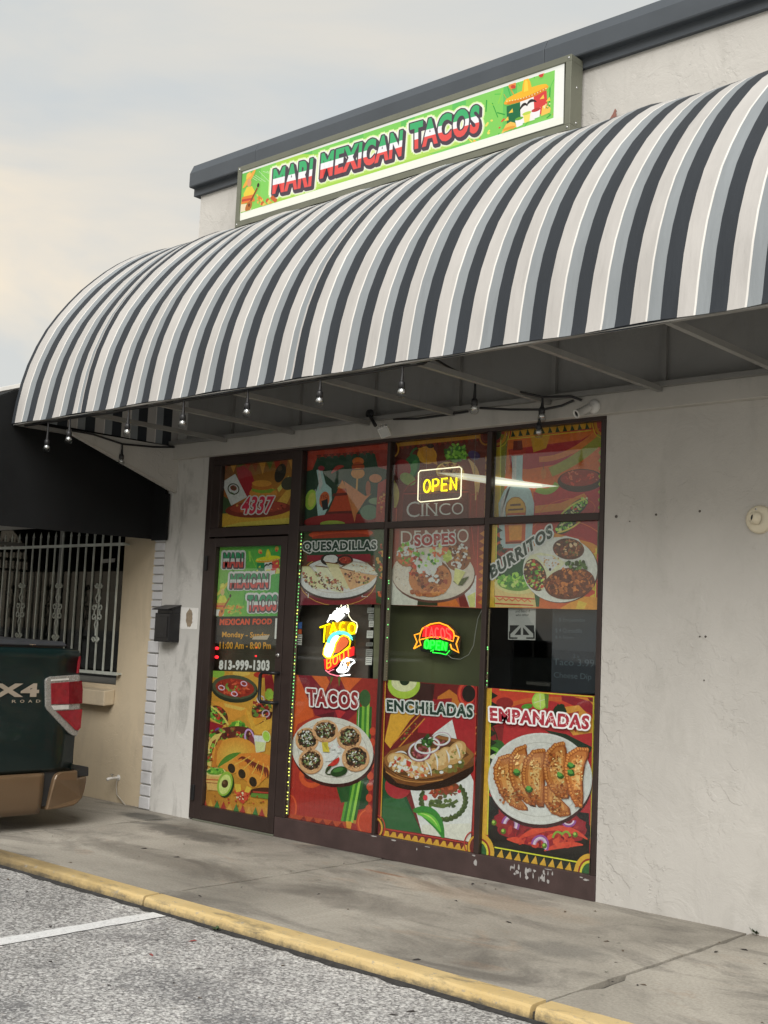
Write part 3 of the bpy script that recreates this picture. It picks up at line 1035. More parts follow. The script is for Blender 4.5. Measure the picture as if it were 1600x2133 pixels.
def sag(x):
    """cloth is taut over the ribs and dips a little between them"""
    for a, c in zip(RIBS[:-1], RIBS[1:]):
        if a <= x <= c:
            u = (x - a) / (c - a)
            return -0.022 * (math.sin(math.pi * u) ** 0.8 if 0 < u < 1 else 0)
    return 0.0
cuts = [(AX0, 3)]
starts = [-0.582, -0.345, -0.104, 0.139]
x = 0.290
while x < AX1:
    starts.append(x); x += 0.2305
for i, s0 in enumerate(starts):
    s1 = starts[i + 1] if i + 1 < len(starts) else AX1
    w = s1 - s0
    cuts += [(s0, 0), (s0 + 0.340 * w, 1), (s0 + 0.382 * w, 2), (s0 + 0.66 * w, 3)]
    if i in (3, 12): cuts.append((s0 + 0.60 * w, 0)); cuts.append((s0 + 0.66 * w, 3))
cuts = sorted(set(cuts))
b = MB()
rw = random.Random(4)
wob = [rw.uniform(-0.004, 0.004) for _ in range(800)]
for i, (xa, mi) in enumerate(cuts):
    xb = cuts[i + 1][0] if i + 1 < len(cuts) else AX1
    if xb - xa < 1e-4: continue
    n = max(1, int((xb - xa) / 0.035))
    vs, fs = [], []
    for k in range(n + 1):
        x = xa + (xb - xa) * k / n
        sg = sag(x)
        for q, (y, z) in enumerate(_prof):
            u = q / (len(_prof) - 1)
            a = _prof[max(0, q - 1)]; c = _prof[min(len(_prof) - 1, q + 1)]
            ty, tz = c[0] - a[0], c[1] - a[1]
            d = math.hypot(ty, tz)
            ny, nz = tz / d, -ty / d      # outward normal
            amp = sg * math.sin(math.pi * min(1, 0.12 + u * 0.9)) ** 0.5
            amp += 0.0016 * math.sin(x * 23 + u * 4) * u
            zz = z + nz * amp
            if q == len(_prof) - 1: zz = z + 0.004 * math.sin(x * 8.7)
            vs.append((x, y + ny * amp, zz))
    P_ = len(_prof)
    for k in range(n):
        for q in range(P_ - 1): fs.append((k * P_ + q, k * P_ + q + 1, (k + 1) * P_ + q + 1, (k + 1) * P_ + q))
    b.add(vs, fs, mi, True)
can = b.build('canopy', [m_fw, m_fl, m_fg, m_fd], awn, recalc=False)
bm_ = bmesh.new(); bm_.from_mesh(can.data); bmesh.ops.remove_doubles(bm_, verts=bm_.verts, dist=0.0008); bm_.to_mesh(can.data); bm_.free()   # one continuous cloth
# left end panel (the same striped cloth, stripes upright)
b = MB()
def top_at(y):
    for (a, c) in zip(_prof[:-1], _prof[1:]):
        if c[0] <= y <= a[0]: return a[1] + (c[1] - a[1]) * (y - a[0]) / (c[0] - a[0])
    return AZ
y, k = AY, 0
seq = [(0.085, 3), (0.078, 0), (0.007, 1), (0.066, 2)]
while y < -0.002:
    w, mi = seq[k % 4]
    y2 = min(-0.001, y + w)
    st = [y + (y2 - y) * i / 3 for i in range(4)]
    vs = [(-0.405, q, AZ + 0.012) for q in st] + [(-0.405, q, max(AZ + 0.014, top_at(q) - 0.045)) for q in st]
    b.add(vs, [(i, i + 1, 5 + i, 4 + i) for i in range(3)], mi)
    y, k = y2, k + 1
b.build('end_panel', [m_fw, m_fl, m_fg, m_fd], awn, recalc=False)
m_tubef = M('grey_frame_paint', (0.25, 0.245, 0.23), 0.5, 0.2)
b = MB(); b.bar((AX0 + 0.01, AY + 0.022, AZ + 0.006), (AX1, AY + 0.022, AZ + 0.006), 0.028, 0.028)
b.build('front_rail', m_tubef, awn)
b = MB(); b.bar((AX0 + 0.02, -0.078, AZ + 0.028), (AX1, -0.078, AZ + 0.028), 0.028, 0.028)
b.build('wall_rail', m_tubef, awn)
for x in RIBS:
    b = MB(); b.bar((x, AY + 0.03, AZ + 0.004), (x, -0.066, AZ + 0.004), 0.030, 0.030)
    b.build('cross_bar', m_tubef, awn)
    b = MB(); b.tube([(x, y + 0.03, z - 0.028) for (y, z) in _prof[1:-1]], 0.014, 6)
    b.build('rib', m_tubef, awn)
    b = MB(); b.box(x - 0.014, x + 0.014, -0.030, -0.002, AZ + 0.045, 4.40)
    b.build('wall_post', m_tubef, awn)
# ragged hem flap under the front rail
b = MB(); vs = []
n = 260
for i in range(n + 1):
    x = AX0 + (AX1 - AX0) * i / n
    dz = 0.004 + 0.010 * max(0, math.sin(x * 4.33 + 1.5 * math.sin(x * 1.7)))
    vs += [(x, AY + 0.004, AZ + 0.006), (x, AY + 0.012, AZ - dz), ]
b.add(vs, [(2 * i, 2 * i + 1, 2 * i + 3, 2 * i + 2) for i in range(n)])
b.build('hem', m_fd, awn)

# ------------------------------------------------------------------ black awning of the neighbour
m_vinyl = M('black_vinyl', (0.010, 0.0105, 0.011), 0.7, 0, 0.25, 2, 0.004, 4, 0.15)
bp_ = [(0.045, 2.098), (-2.55, 2.06), (-2.55, 2.22), (-2.42, 2.48), (-2.15, 2.72), (-1.80, 2.88), (-1.44, 2.997), (-1.31, 3.066), (-0.9, 3.17), (0.045, 3.28)]
ba = thing('black_awning', 'plain black awning with flat end panel above the barred window', 'awning', (-3, 0, 2.1))
b = MB(); b.prism(bp_, 'x', -0.648, -0.628)
b.build('end_panel', m_vinyl, ba)
b = MB(); b.box(-0.6275, -0.442, -0.034, -0.016, 2.085, 2.452); b.box(-0.6275, -0.488, -0.034, -0.016, 2.4525, 3.2)
b.build('wall_flap', m_vinyl, ba)
b = MB(); vs, fs = [], []
for xx in (-0.650, -7.0): vs += [(xx, y - 0.004, z + 0.003) for (y, z) in bp_[1:]]
k = len(bp_) - 1
fs = [(i, i + 1, k + i + 1, k + i) for i in range(k - 1)]
b.add(vs, fs, 0, True)
b.build('canopy', m_vinyl, ba)
for xx in (-2.6, -4.8, -6.9):
    b = MB(); b.bar((xx, -2.5, 2.07), (xx, 0.04, 2.095), 0.03); b.build('cross_bar', m_tubef, ba)

# ------------------------------------------------------------------ roof sign
SY = -0.155
sg = thing('roof_sign', 'lit box sign reading MARI MEXICAN TACOS on green, fixed below the coping', 'sign', (1.85, 0, 4.4))
def spt(px, py): 
    w = on_y(px, py, SY); return (w.x, w.z)
SX0, SX1, SZ0, SZ1 = 0.318, 3.302, 4.418, 4.888
fb = 0.040
b = MB()
b.box(SX0, SX1, SY, -0.031, SZ1 - fb, SZ1); b.box(SX0, SX1, SY, -0.031, SZ0, SZ0 + fb)
b.box(SX0, SX0 + fb, SY, -0.031, SZ0 + fb, SZ1 - fb); b.box(SX1 - fb, SX1, SY, -0.031, SZ0 + fb, SZ1 - fb)
b.box(SX0 + fb, SX1 - fb, -0.045, -0.031, SZ0 + fb, SZ1 - fb)
b.build('cabinet', m_alu, sg, bevel=0.002)
for (x, z) in ((SX0 + .02, SZ0 + .02), (SX1 - .02, SZ0 + .02), (SX1 - .02, SZ1 - .02), (SX0 + .02, SZ1 - .02)):
    b = MB(); b.lathe((x, SY, z), [(0.0, .004), (.006, .003), (.007, 0)], (0, -1, 0), 8); b.build('screw', m_chrome, sg)
for (y, z) in ((-.09, 4.70), (-.09, 4.48)):
    b = MB(); b.lathe((SX1, y, z), [(0.0, .004), (.006, .003), (.007, 0)], (1, 0, 0), 8); b.build('screw', m_chrome, sg)

# ------------------------------------------------------------------ letters drawn as bent tubes
GLY = {'O': [[(.5 + .45 * math.cos(i * .3927), .5 + .5 * math.sin(i * .3927)) for i in range(17)]],
       'P': [[(.08, 0), (.08, 1), (.6, 1), (.88, .88), (.88, .6), (.6, .47), (.1, .47)]],
       'E': [[(.88, 1), (.1, 1), (.1, 0), (.88, 0)], [(.1, .52), (.75, .52)]],
       'N': [[(.08, 0), (.08, 1), (.9, 0), (.9, 1)]],
       'T': [[(.0, 1), (1, 1)], [(.5, 1), (.5, 0)]],
       'A': [[(.02, 0), (.5, 1), (.98, 0)], [(.2, .36), (.8, .36)]],
       'C': [[(.5 + .45 * math.cos(i * .34 + .75), .5 + .5 * math.sin(i * .34 + .75)) for i in range(15)]],
       'S': [[(.88, .84), (.65, 1), (.3, 1), (.1, .8), (.25, .57), (.75, .44), (.9, .2), (.7, 0), (.3, 0), (.08, .15)]],
       'B': [[(.1, 0), (.1, 1), (.6, 1), (.82, .9), (.82, .63), (.6, .53), (.1, .53)], [(.6, .53), (.9, .42), (.9, .12), (.65, 0), (.1, 0)]],
       'U': [[(.1, 1), (.1, .3), (.25, .03), (.5, 0), (.75, .03), (.9, .3), (.9, 1)]]}
def neon_word(mb, word, quad, r, y, gap=0.22):
    """quad in world (x, z): bl, br, tr, tl"""
    n = len(word)
    for i, ch in enumerate(word):
        for st in GLY[ch]:
            pts = []
            for (u, v) in st:
                U = (i + gap / 2 + u * (1 - gap)) / n
                a, b_, c, d = quad
                pts.append((a[0] * (1 - U) * (1 - v) + b_[0] * U * (1 - v) + c[0] * U * v + d[0] * (1 - U) * v, y,
                            a[1] * (1 - U) * (1 - v) + b_[1] * U * (1 - v) + c[1] * U * v + d[1] * (1 - U) * v))
            mb.tube(pts, r, 6)
# ------------------------------------------------------------------ posters
def bil(q):
    """unit square (x right, y down) onto a quad: top-left, top-right, bottom-right, bottom-left"""
    a, b, c, d = q
    def f(p):
        u, v = p
        return tuple(a[i] * (1 - u) * (1 - v) + b[i] * u * (1 - v) + c[i] * u * v + d[i] * (1 - u) * v for i in (0, 1))
    return f
FLAG = [(0.0, 0.36, '#e4504a'), (0.36, 0.60, '#faf7ee'), (0.60, 1.0, '#3fae6c')]
FLAGD = [(0.0, 0.38, '#b44440'), (0.38, 0.60, '#f0ece4'), (0.60, 1.0, '#2a7d54')]

def sombrero_flag(a, q):
    """wide yellow hat over a three-colour banner with a moustache, dips and a taco below"""
    a.T = bil(q)
    a.poly('#1d6b40', (.06, .5), (.36, .5), (.36, .95), (.06, .95))
    a.poly('#efe9e2', (.36, .48), (.66, .48), (.66, .93), (.36, .93))
    a.poly('#d63a36', (.66, .44), (.95, .44), (.95, .86), (.66, .86))
    a.ell('#f0a01e', .5, .40, .50, .095, -3)
    a.ell('#d97f14', .5, .435, .44, .055, -3)
    a.ell('#f7b51d', .5, .36, .47, .07, -3)
    a.poly('#f5b31c', (.40, .36), (.43, .18), (.47, .07), (.54, .06), (.60, .17), (.64, .35))
    a.poly('#fbd03a', (.45, .33), (.47, .15), (.50, .10), (.54, .15), (.55, .33))
    for i in range(15): a.ell('#f8f3b8', .07 + .062 * i, .40 + .045 * math.sin(i / 14 * 3.14), .012, .010)
    a.ell('#e08a3c', .20, .12, .085, .075, 30); a.ell('#c8402c', .22, .16, .06, .035, 30)
    a.ell('#e0883a', .86, .06, .075, .085, 20); a.ell('#c83c30', .85, .12, .05, .04, 20)
    a.curve('#2c2422', .06, (.34, .67), (.44, .50), (.52, .62), taper=True)
    a.curve('#2c2422', .06, (.50, .62), (.58, .48), (.72, .60), taper=True)
    for (x, y) in ((.15, .62), (.84, .54), (.97, .62), (.05, .75)):
        a.poly('#f4c646', (x - .05, y + .03), (x + .04, y - .04), (x + .05, y + .04))
    a.poly('#f1ecec', (.24, .84), (.42, .80), (.40, .96), (.27, .98)); a.ell('#6aa83a', .33, .82, .09, .03)
    a.poly('#f3dc6a', (.42, .78), (.58, .76), (.55, .93), (.44, .94)); a.ell('#b9d24a', .5, .76, .10, .03)
    a.poly('#efeaea', (.60, .76), (.80, .73), (.77, .90), (.64, .91)); a.ell('#b8322e', .70, .75, .10, .035)
    a.poly('#f0bc50', (-.06, 1.0), (.04, .86), (.14, .83), (.24, .88), (.27, .97)); a.ell('#e29a34', .1, .95, .14, .03)
    a.poly('#f3c050', (.80, .90), (.84, .72), (.92, .70), (1.02, .80), (1.0, .88)); a.speck(['#5f9a34', '#c0402c', '#f4e6b0'], 12, .95, .74, .08, .05, .012, .024)
    a.T = None

def mariachi(a, q):
    """small musician in a wide hat and striped poncho holding a guitar"""
    a.T = bil(q)
    a.ell('#e9a43a', .42, .20, .36, .07, -32); a.poly('#f2bb4a', (.26, .20), (.30, .06), (.46, .02), (.54, .12))
    a.ell('#d89a66', .42, .30, .10, .10)
    a.poly('#e6c83a', (.16, .55), (.30, .40), (.55, .40), (.70, .58), (.60, .72), (.20, .72))
    a.poly('#e07a2a', (.10, .62), (.60, .62), (.68, .80), (.06, .80)); a.poly('#c2402a', (.08, .68), (.58, .70), (.60, .75), (.08, .74))
    a.poly('#e9d8b0', (.05, .80), (.55, .84), (.5, 1.0), (.05, 1.0))
    a.line('#8a4a20', .06, (.35, .93), (.80, .48)); a.ell('#b06a2a', .40, .90, .17, .11, -35); a.ell('#6a3a1a', .42, .87, .05, .045)
    a.ell('#3a2a1c', .84, .42, .06, .05, -40)
    a.speck(['#e09a3a', '#d87a2a', '#e8b84a'], 12, .85, .80, .16, .14, .03, .07)
    a.T = None

# ---- roof sign face
Q_WHITE = [(500, 357), (1176, 128), (1173.5, 257), (500, 460)]
sgface = Art(SY + 0.014, 0, 0, 1.0, Q_WHITE, '#f4f6e6', 2.5e-5)
a = sgface
G = [(503.5, 362.5), (1156, 146), (1153, 245.5), (501.5, 444)]
a.poly('#f8fae0', (500, 441), (1173, 243), (1173.5, 257), (500, 460))
a.poly(None, *G, cols=['#6cbc50', '#5cc062', '#6cc456', '#8ccc54'])
a.quad = G
fg = bil(G)
for i in range(12):
    u = i / 11
    p, q, r_, t_ = fg((u * .9 - .02, 0)), fg((u * .9 + .10, 0)), fg((u * .9 + .10, 1)), fg((u * .9 - .02, 1))
    if i % 2: a.poly('#80cc5a', p, q, r_, t_)
a.poly('#a4d24a', fg((.11, .0)), fg((.19, 0)), fg((.62, 1)), fg((.10, 1)))
a.poly('#b4d860', fg((.13, .2)), fg((.70, .2)), fg((.70, .95)), fg((.13, .95)))
for i in range(9): a.line('#e8f2d8', .5, fg((.02 + .012 * i, .08 + .03 * (i % 3))), fg((.05 + .014 * i, .30 + .05 * (i % 4))))
rq = random.Random(2)
for i in range(34):
    u, v = rq.uniform(.77, 1.0), rq.uniform(0, 1)
    p, q = fg((u, v)), fg((u + rq.uniform(-.03, .03), v + rq.uniform(-.4, .4)))
    a.line(rq.choice(['#2f9a3c', '#58c04a', '#8fd04a', '#c8a23c']), rq.uniform(1, 3), p, q)
for i in range(16):
    p = fg((rq.uniform(.70, .84), rq.uniform(.55, 1.0)))
    a.ell(rq.choice(['#d8482c', '#f0c040', '#2f8a30', '#e8d860']), p[0], p[1], rq.uniform(2, 6), rq.uniform(1, 3), rq.uniform(-60, 60), 10)
WORDS = [('MARI', [(568, 405), (649, 388), (654, 329), (571, 353)]), ('MEXICAN', [(667, 374), (837, 326), (841, 270), (671, 320)]), ('TACOS', [(855, 315), (999, 288 - 12), (1001, 217), (855, 258)])]
for w_, q in WORDS: a.text(w_, q, None, [(10, '#d8ecA0'.lower())], 0.045, [(0, 1, '#d8eca0')], (1, 2))
for w_, q in WORDS: a.text(w_, q, None, [(7.5, '#f6fbe0')], 0.045, [(0, 1, '#f6fbe0')], (1, 2))
for w_, q in WORDS: a.text(w_, q, None, [(4.2, '#4e444c')], 0.045, [(0, 1, '#4e444c')], (2.2, 4.0))
for w_, q in WORDS: a.text(w_, q, None, [(2.6, '#4e444c')], 0.045, FLAG)
mariachi(a, [(503, 362), (545, 350), (548, 432), (500, 443)])
for i in range(9):
    p = (548 + i * 3.4, 424 - i * 2.0 + (i % 3) * 5)
    a.ell(rq.choice(['#d8a23c', '#c8602c', '#e0c050']), p[0], p[1], 3.2, 5, 30, 8)
sombrero_flag(a, [(1050, 172), (1142, 140), (1148, 248), (1052, 276)])
a.build('lit_face', m_lit, sg)

# ---- window posters
PY = 0.030
GRP = 'printed food posters behind the shop glass'
def finish(art, label, name='poster', mat=None):
    o = art.build(name, mat or m_print)
    tag(o, label, 'poster', GRP)
    return o
CA, CB, CC, CD = (420, 860, 1600 / 420), (800, 860, 1600 / 470), (390, 1380, 1600 / 410), (780, 1400, 1600 / 480)
def pos(crop, quad, base, y=PY):
    r = Art(y, crop[0], crop[1], crop[2], quad, base)
    r.gain = 1.45 if y <= PY else 2.1
    return r
GREENS = ['#4f8a2c', '#6ea63a', '#2f6a2a', '#8fb84a']
MEAT = ['#5a3020', '#7a4428', '#42241a', '#94603a', '#6a2c20', '#b08050']
SALSA = ['#b03a24', '#8a2a1c', '#c8583a', '#7a241c']
WHITE = ['#ece6da', '#d8d0c0', '#f4f0e8']

# street number
a = pos(CA, [(163, 410), (737, 368), (712, 880), (143, 908)], '#8a5420')
a.poly(None, (163, 410), (737, 368), (720, 640), (150, 760), cols=['#5c3a1c', '#7a5020', '#a06a24', '#8c4a1c'])
for i in range(10): a.poly(['#7d3a1c', '#a9742a', '#4c5a22', '#8f2e20'][i % 4], (165 + i * 58, 406 - i * 4), (222 + i * 58, 402 - i * 4), (195 + i * 58, 455 + (i % 3) * 20))
a.poly('#33442a', (140, 640), (240, 700), (270, 840), (140, 900))
a.poly('#8c2028', (275, 440), (330, 415), (395, 470), (425, 560), (390, 680), (340, 660), (290, 520))
a.ell('#c8742a', 490, 640, 110, 60); a.ell('#6f8a2a', 488, 612, 92, 26, jag=.12, n=30); a.ell('#9c5a20', 480, 585, 84, 28); a.ell('#c87a2c', 478, 560, 78, 26)
a.poly('#c98a34', (520, 800), (720, 560), (735, 600), (640, 800)); a.poly('#e0a64c', (600, 600), (690, 500), (700, 520), (615, 630))
a.ell('#28241f', 625, 478, 42, 78, 18); a.ell('#3a3a2c', 690, 560, 60, 50, -30); a.ell('#4a4030', 622, 440, 18, 22, 18)
a.poly('#c08a2c', (140, 800), (715, 780), (712, 882), (143, 910)); a.poly('#d0a040', (300, 870), (712, 830), (712, 882), (143, 910))
a.ell('#6e2a1e', 450, 765, 262, 66, -3); a.ell('#8a3626', 450, 750, 225, 46, -3); a.speck(['#a8522e', '#5a2018', '#c08040'], 26, 450, 750, 200, 36, 6, 14)
a.poly('#d9d4cc', (160, 552), (268, 484), (362, 668), (236, 736))
a.ring('#3b3a2c', 254, 604, 44, 40, 9, 30); a.ell('#5a3a28', 252, 598, 26, 18, 30); a.ring('#7c2c2a', 256, 596, 22, 18, 6, 30); a.ell('#3a5030', 246, 640, 20, 7, 30)
a.text('4337', [(308, 806), (552, 800), (582, 660), (338, 664)], '#b8203c', [(9, '#efe6e4')], 0.03)
a.gain = 1.95
finish(a, 'dim brown print with red street number 4337 above the door')

# dark green transom print with bottle
a = pos(CA, [(812, 288), (1477, 238), (1452, 866), (788, 896)], '#24392b', 0.05)
a.poly('#93301f', (812, 288), (1477, 238), (1474, 330), (1380, 330), (1350, 312), (920, 352), (880, 450), (805, 470))
a.poly('#7f2a20', (1370, 300), (1477, 290), (1470, 450), (1400, 430))
a.teeth('#5c241c', (905, 335), (1370, 298), 9, -36)
a.poly('#a5401f', (808, 440), (830, 430), (815, 895), (788, 896))
a.ell('#86a83a', 868, 690, 46, 82, 10); a.ell('#a6c24c', 874, 690, 28, 60, 10)
a.poly('#8fb0b6', (912, 455), (955, 442), (985, 560), (1030, 600), (1035, 690), (965, 830), (925, 836), (905, 640), (930, 560))
a.poly('#b9cfd2', (925, 455), (940, 452), (962, 560), (940, 620), (930, 600)); a.ell('#b4532b', 975, 690, 40, 66, 8); a.poly('#24262a', (950, 700), (1000, 680), (1005, 760), (962, 775)); a.text('TEQ', [(945, 690), (1005, 680), (1000, 645), (940, 655)], '#7a2c1c')
a.ell('#7e2430', 950, 440, 26, 20); a.curve('#8c2a24', 34, (1030, 480), (1080, 420), (1130, 425), taper=True)
a.ell('#a5541f', 1242, 385, 46, 32); a.ell('#8d3a1a', 1242, 430, 50, 40); a.ell('#c4702a', 1240, 480, 54, 42); a.line('#4d2a18', 6, (1195, 415), (1290, 408)); a.line('#4d2a18', 6, (1192, 452), (1292, 446)); a.line('#b88040', 14, (1236, 520), (1215, 860))
a.poly('#9e3a1c', (1000, 800), (1115, 530), (1215, 800)); a.poly('#5a241c', (1045, 640), (1160, 632), (1170, 652), (1038, 662)); a.poly('#c46a26', (1075, 600), (1120, 535), (1150, 600)); a.poly('#54221c', (990, 785), (1205, 775), (1208, 800), (980, 808))
a.ell('#7c2020', 1100, 860, 290, 62, -2); a.ell('#86983a', 1040, 880, 100, 26)
a.poly('#b06a3c', (1130, 540), (1300, 660), (1350, 640), (1300, 690), (1230, 800), (1215, 870)); a.ell('#8a4a2c', 1322, 600, 20, 60); a.ell('#a86a44', 1380, 520, 50, 34); a.ell('#4d6a52', 1330, 790, 70, 60); a.ell('#6b8060', 1395, 700, 70, 28)
a.poly('#8e3226', (1400, 560), (1470, 520), (1455, 866), (1380, 866)); a.speck(['#b8582c', '#7a3222', '#c8803c'], 18, 1428, 720, 26, 130, 8, 16)
finish(a, 'dark green transom print with pale bottle and stacked hats')

# CINCO transom
a = pos(CB, [(43, 205), (737, 135), (717, 746), (28, 772)], '#4b2118', 0.07)
a.poly(None, (43, 205), (737, 135), (717, 746), (28, 772), cols=['#3c1a16', '#4a1f17', '#7a3020', '#6e2a1e'])
a.poly('#9a6a1c', (100, 212), (680, 155), (678, 180), (100, 240)); a.teeth('#6a1f14', (110, 238), (680, 180), 15, -26, .9)
a.ring('#a9741f', 55, 255, 48, 60, 10); a.ring('#8c5a1c', 722, 165, 44, 60, 12); a.ring('#6a2418', 722, 165, 28, 40, 8)
a.ell('#b07a1c', 305, 300, 70, 62, 15); a.poly('#a06c1c', (240, 250), (350, 240), (380, 370), (290, 330)); a.ell('#2a1512', 330, 235, 26, 16)
a.ell('#23502c', 190, 390, 58, 100, 20); a.ell('#367038', 205, 400, 26, 70, 20); a.curve('#2d5a2c', 14, (190, 300), (200, 260), (235, 250)); a.ell('#7a1f20', 130, 400, 60, 70)
a.ell('#3f6a24', 510, 290, 85, 55, jag=.2, n=40); a.speck(['#5f8f30', '#356022', '#7aa83c', '#2b4d1d'], 60, 510, 280, 85, 55, 8, 18)
a.ell('#93703a', 470, 420, 100, 70, 10); a.ring('#b3924c', 470, 420, 96, 66, 10, 10); a.speck(MEAT, 40, 470, 400, 70, 40, 6, 13)
a.curve('#b08a58', 44, (600, 330), (690, 420), (650, 620), taper=True); a.ell('#3b2c52', 640, 300, 44, 30, 20); a.curve('#a8964c', 40, (60, 470), (110, 560), (75, 690), taper=True); a.ell('#6f7f3c', 170, 470, 60, 40, 30)
a.ring('#7c2820', 365, 600, 230, 150, 8); a.poly('#54211b', (140, 560), (600, 545), (600, 760), (130, 768)); a.line('#8a2c22', 8, (140, 575), (600, 560)); a.line('#8a2c22', 8, (662, 560), (655, 740)); a.line('#8a2c22', 8, (618, 580), (612, 720)); a.line('#8a2c22', 8, (618, 580), (650, 578))
a.poly('#8f2a1e', (28, 680), (95, 672), (90, 770), (28, 772)); a.line('#b2452a', 7, (60, 690), (58, 770)); a.line('#b2452a', 7, (90, 680), (88, 770))
a.teeth('#8a5a28', (720, 300), (712, 740), 8, 22)
def serif_word(a, w_, q, col):
    a.text(w_, q, col, (), 0.0)
    n = len(w_)
a.text('C', [(160, 742), (252, 738), (254, 628), (162, 632)], '#b9b1ac', (), -0.006)
for i, (ch, x0, x1) in enumerate((('I', 262, 286), ('N', 300, 378), ('C', 392, 472), ('O', 482, 565))):
    a.text(ch, [(x0 + (6 if ch == 'I' else 0), 734 - i * 4), (x1 - (6 if ch == 'I' else 0), 732 - i * 4), (x1 - (6 if ch == 'I' else 0), 648 - i * 4), (x0 + (6 if ch == 'I' else 0), 650 - i * 4)], '#b9b1ac', (), -0.006)
for x in (274, 309, 370):
    a.line('#b9b1ac', 5, (x - 14, 733 - (x - 160) * .03), (x + 14, 732 - (x - 160) * .03)); a.line('#b9b1ac', 5, (x - 14, 649 - (x - 160) * .03), (x + 14, 648 - (x - 160) * .03))
finish(a, 'dark red transom print with the word CINCO, lettuce and pepper')

# right transom
a = pos(CB, [(773, 130), (1552, 44), (1542, 706), (750, 743)], '#8a2a20', 0.07)
a.poly('#b0541c', (825, 180), (1530, 110), (1530, 700), (830, 735))
a.poly('#8c2026', (880, 260), (1180, 220), (1400, 190), (1538, 110), (1538, 170), (1380, 260), (1250, 360), (1020, 400), (900, 390))
a.curve('#7f7c34', 70, (1180, 420), (1400, 330), (1545, 170)); a.curve('#b2602a', 40, (1100, 330), (1300, 330), (1500, 150)); a.poly('#a5781f', (1040, 170), (1180, 155), (1150, 250), (1060, 280))
a.poly('#93242a', (1060, 560), (1250, 520), (1540, 470), (1540, 706), (1060, 728)); a.poly('#b36a2c', (1070, 660), (1250, 640), (1420, 570), (1440, 600), (1280, 690), (1070, 712)); a.ring('#b04a2a', 1300, 700, 200, 90, 5, -10)
a.curve('#6f8a3c', 44, (1080, 540), (1180, 590), (1230, 500))
a.poly('#6e6a1a', (830, 150), (880, 160), (840, 730), (800, 735))
a.poly('#b07a18', (905, 120), (1475, 58), (1470, 108), (895, 180)); a.teeth('#23321e', (890, 172), (1468, 112), 11, 46, .62)
a.line('#c09a22', 6, (880, 188), (1470, 124)); a.ring('#a4701a', 800, 135, 66, 88, 20); a.ring('#c09a22', 800, 135, 88, 112, 6); a.ell('#2a3320', 790, 135, 44, 60); a.ring('#a4701a', 1545, 70, 46, 80, 20); a.ring('#c09a22', 1545, 70, 66, 108, 6)
a.poly('#c09022', (775, 250), (828, 245), (825, 735), (750, 743)); a.teeth('#20281c', (776, 280), (756, 740), 10, -42, .9); a.line('#d8b040', 7, (828, 190), (824, 735))
a.poly('#8fa4a8', (905, 300), (985, 296), (980, 470), (1040, 550), (1065, 640), (1062, 728), (815, 738), (812, 640), (850, 555), (910, 480)); a.poly('#b0c2c6', (915, 300), (940, 298), (938, 480), (870, 560), (850, 735), (825, 736), (830, 630), (905, 500))
a.poly('#8e2a1e', (880, 262), (1010, 250), (1000, 300), (890, 306)); a.poly('#5c221a', (918, 200), (978, 195), (985, 262), (915, 268))
a.poly('#c4822a', (862, 728), (868, 640), (905, 600), (960, 598), (1000, 640), (1006, 726)); a.ring('#7a4a20', 934, 690, 72, 92, 5); a.line('#4a2c1c', 14, (895, 655), (970, 650)); a.line('#4a2c1c', 12, (880, 688), (988, 682)); a.poly('#9c3c20', (872, 728), (876, 712), (1000, 706), (1002, 724))
a.ell('#3c2a20', 1395, 480, 165, 82, -3); a.ell('#7e2c1e', 1390, 462, 140, 58, -3); a.speck(SALSA, 40, 1390, 462, 120, 46, 7, 18)
a.ell('#a8642a', 1132, 430, 20, 40); a.line('#6a4020', 4, (1132, 360), (1132, 400))
a.ell('#2f3a26', 1360, 680, 110, 44, -40); a.speck(GREENS + ['#b03a2a', '#d8c080'], 46, 1365, 672, 100, 36, 6, 14, -40); a.curve('#d8a850', 12, (1260, 720), (1330, 640), (1430, 610))
a.teeth('#7a8a20', (1540, 200), (1535, 700), 9, -18)
finish(a, 'orange transom print with toothed gold border and big tequila bottle')

# door: name panel
a = pos(CA, [(130, 1064), (640, 1054), (612, 1612), (98, 1616)], '#3f8a34')
a.poly(None, (130, 1064), (640, 1054), (612, 1612), (98, 1616), cols=['#5f9a3c', '#2f8a3c', '#3c8a38', '#6a9a34'])
rq = random.Random(8)
for i in range(26):
    x, y = rq.uniform(110, 640), rq.uniform(1060, 1600)
    a.line(rq.choice(['#4f9a3c', '#357f34', '#78a840']), rq.uniform(4, 16), (x, y), (x + rq.uniform(-60, 60), y + rq.uniform(40, 160)))
sombrero_flag(a, [(425, 1075), (625, 1062), (628, 1300), (432, 1310)])
mariachi(a, [(108, 1345), (255, 1340), (250, 1605), (98, 1612)])
a.speck(['#c8902c', '#b8602a', '#8a9a3a'], 26, 270, 1560, 70, 40, 6, 16)
for w_, q in (('MARI', [(172, 1228), (330, 1226), (334, 1108), (178, 1108)]), ('MEXICAN', [(226, 1394), (528, 1390), (534, 1272), (234, 1276)]), ('TACOS', [(366, 1576), (596, 1572), (602, 1442), (370, 1446)])):
    a.text(w_, q, None, [(20, '#dceccc')], 0.05, [(0, 1, '#cfe0c0')])
    a.text(w_, q, None, [(8, '#4a4246')], 0.05, [(0, 1, '#4a4246')], (2, 6))
    a.text(w_, q, None, [(3, '#4a4044')], 0.05, FLAGD)
a.gain = 1.95
finish(a, 'green print on the door with MARI MEXICAN TACOS and a sombrero')

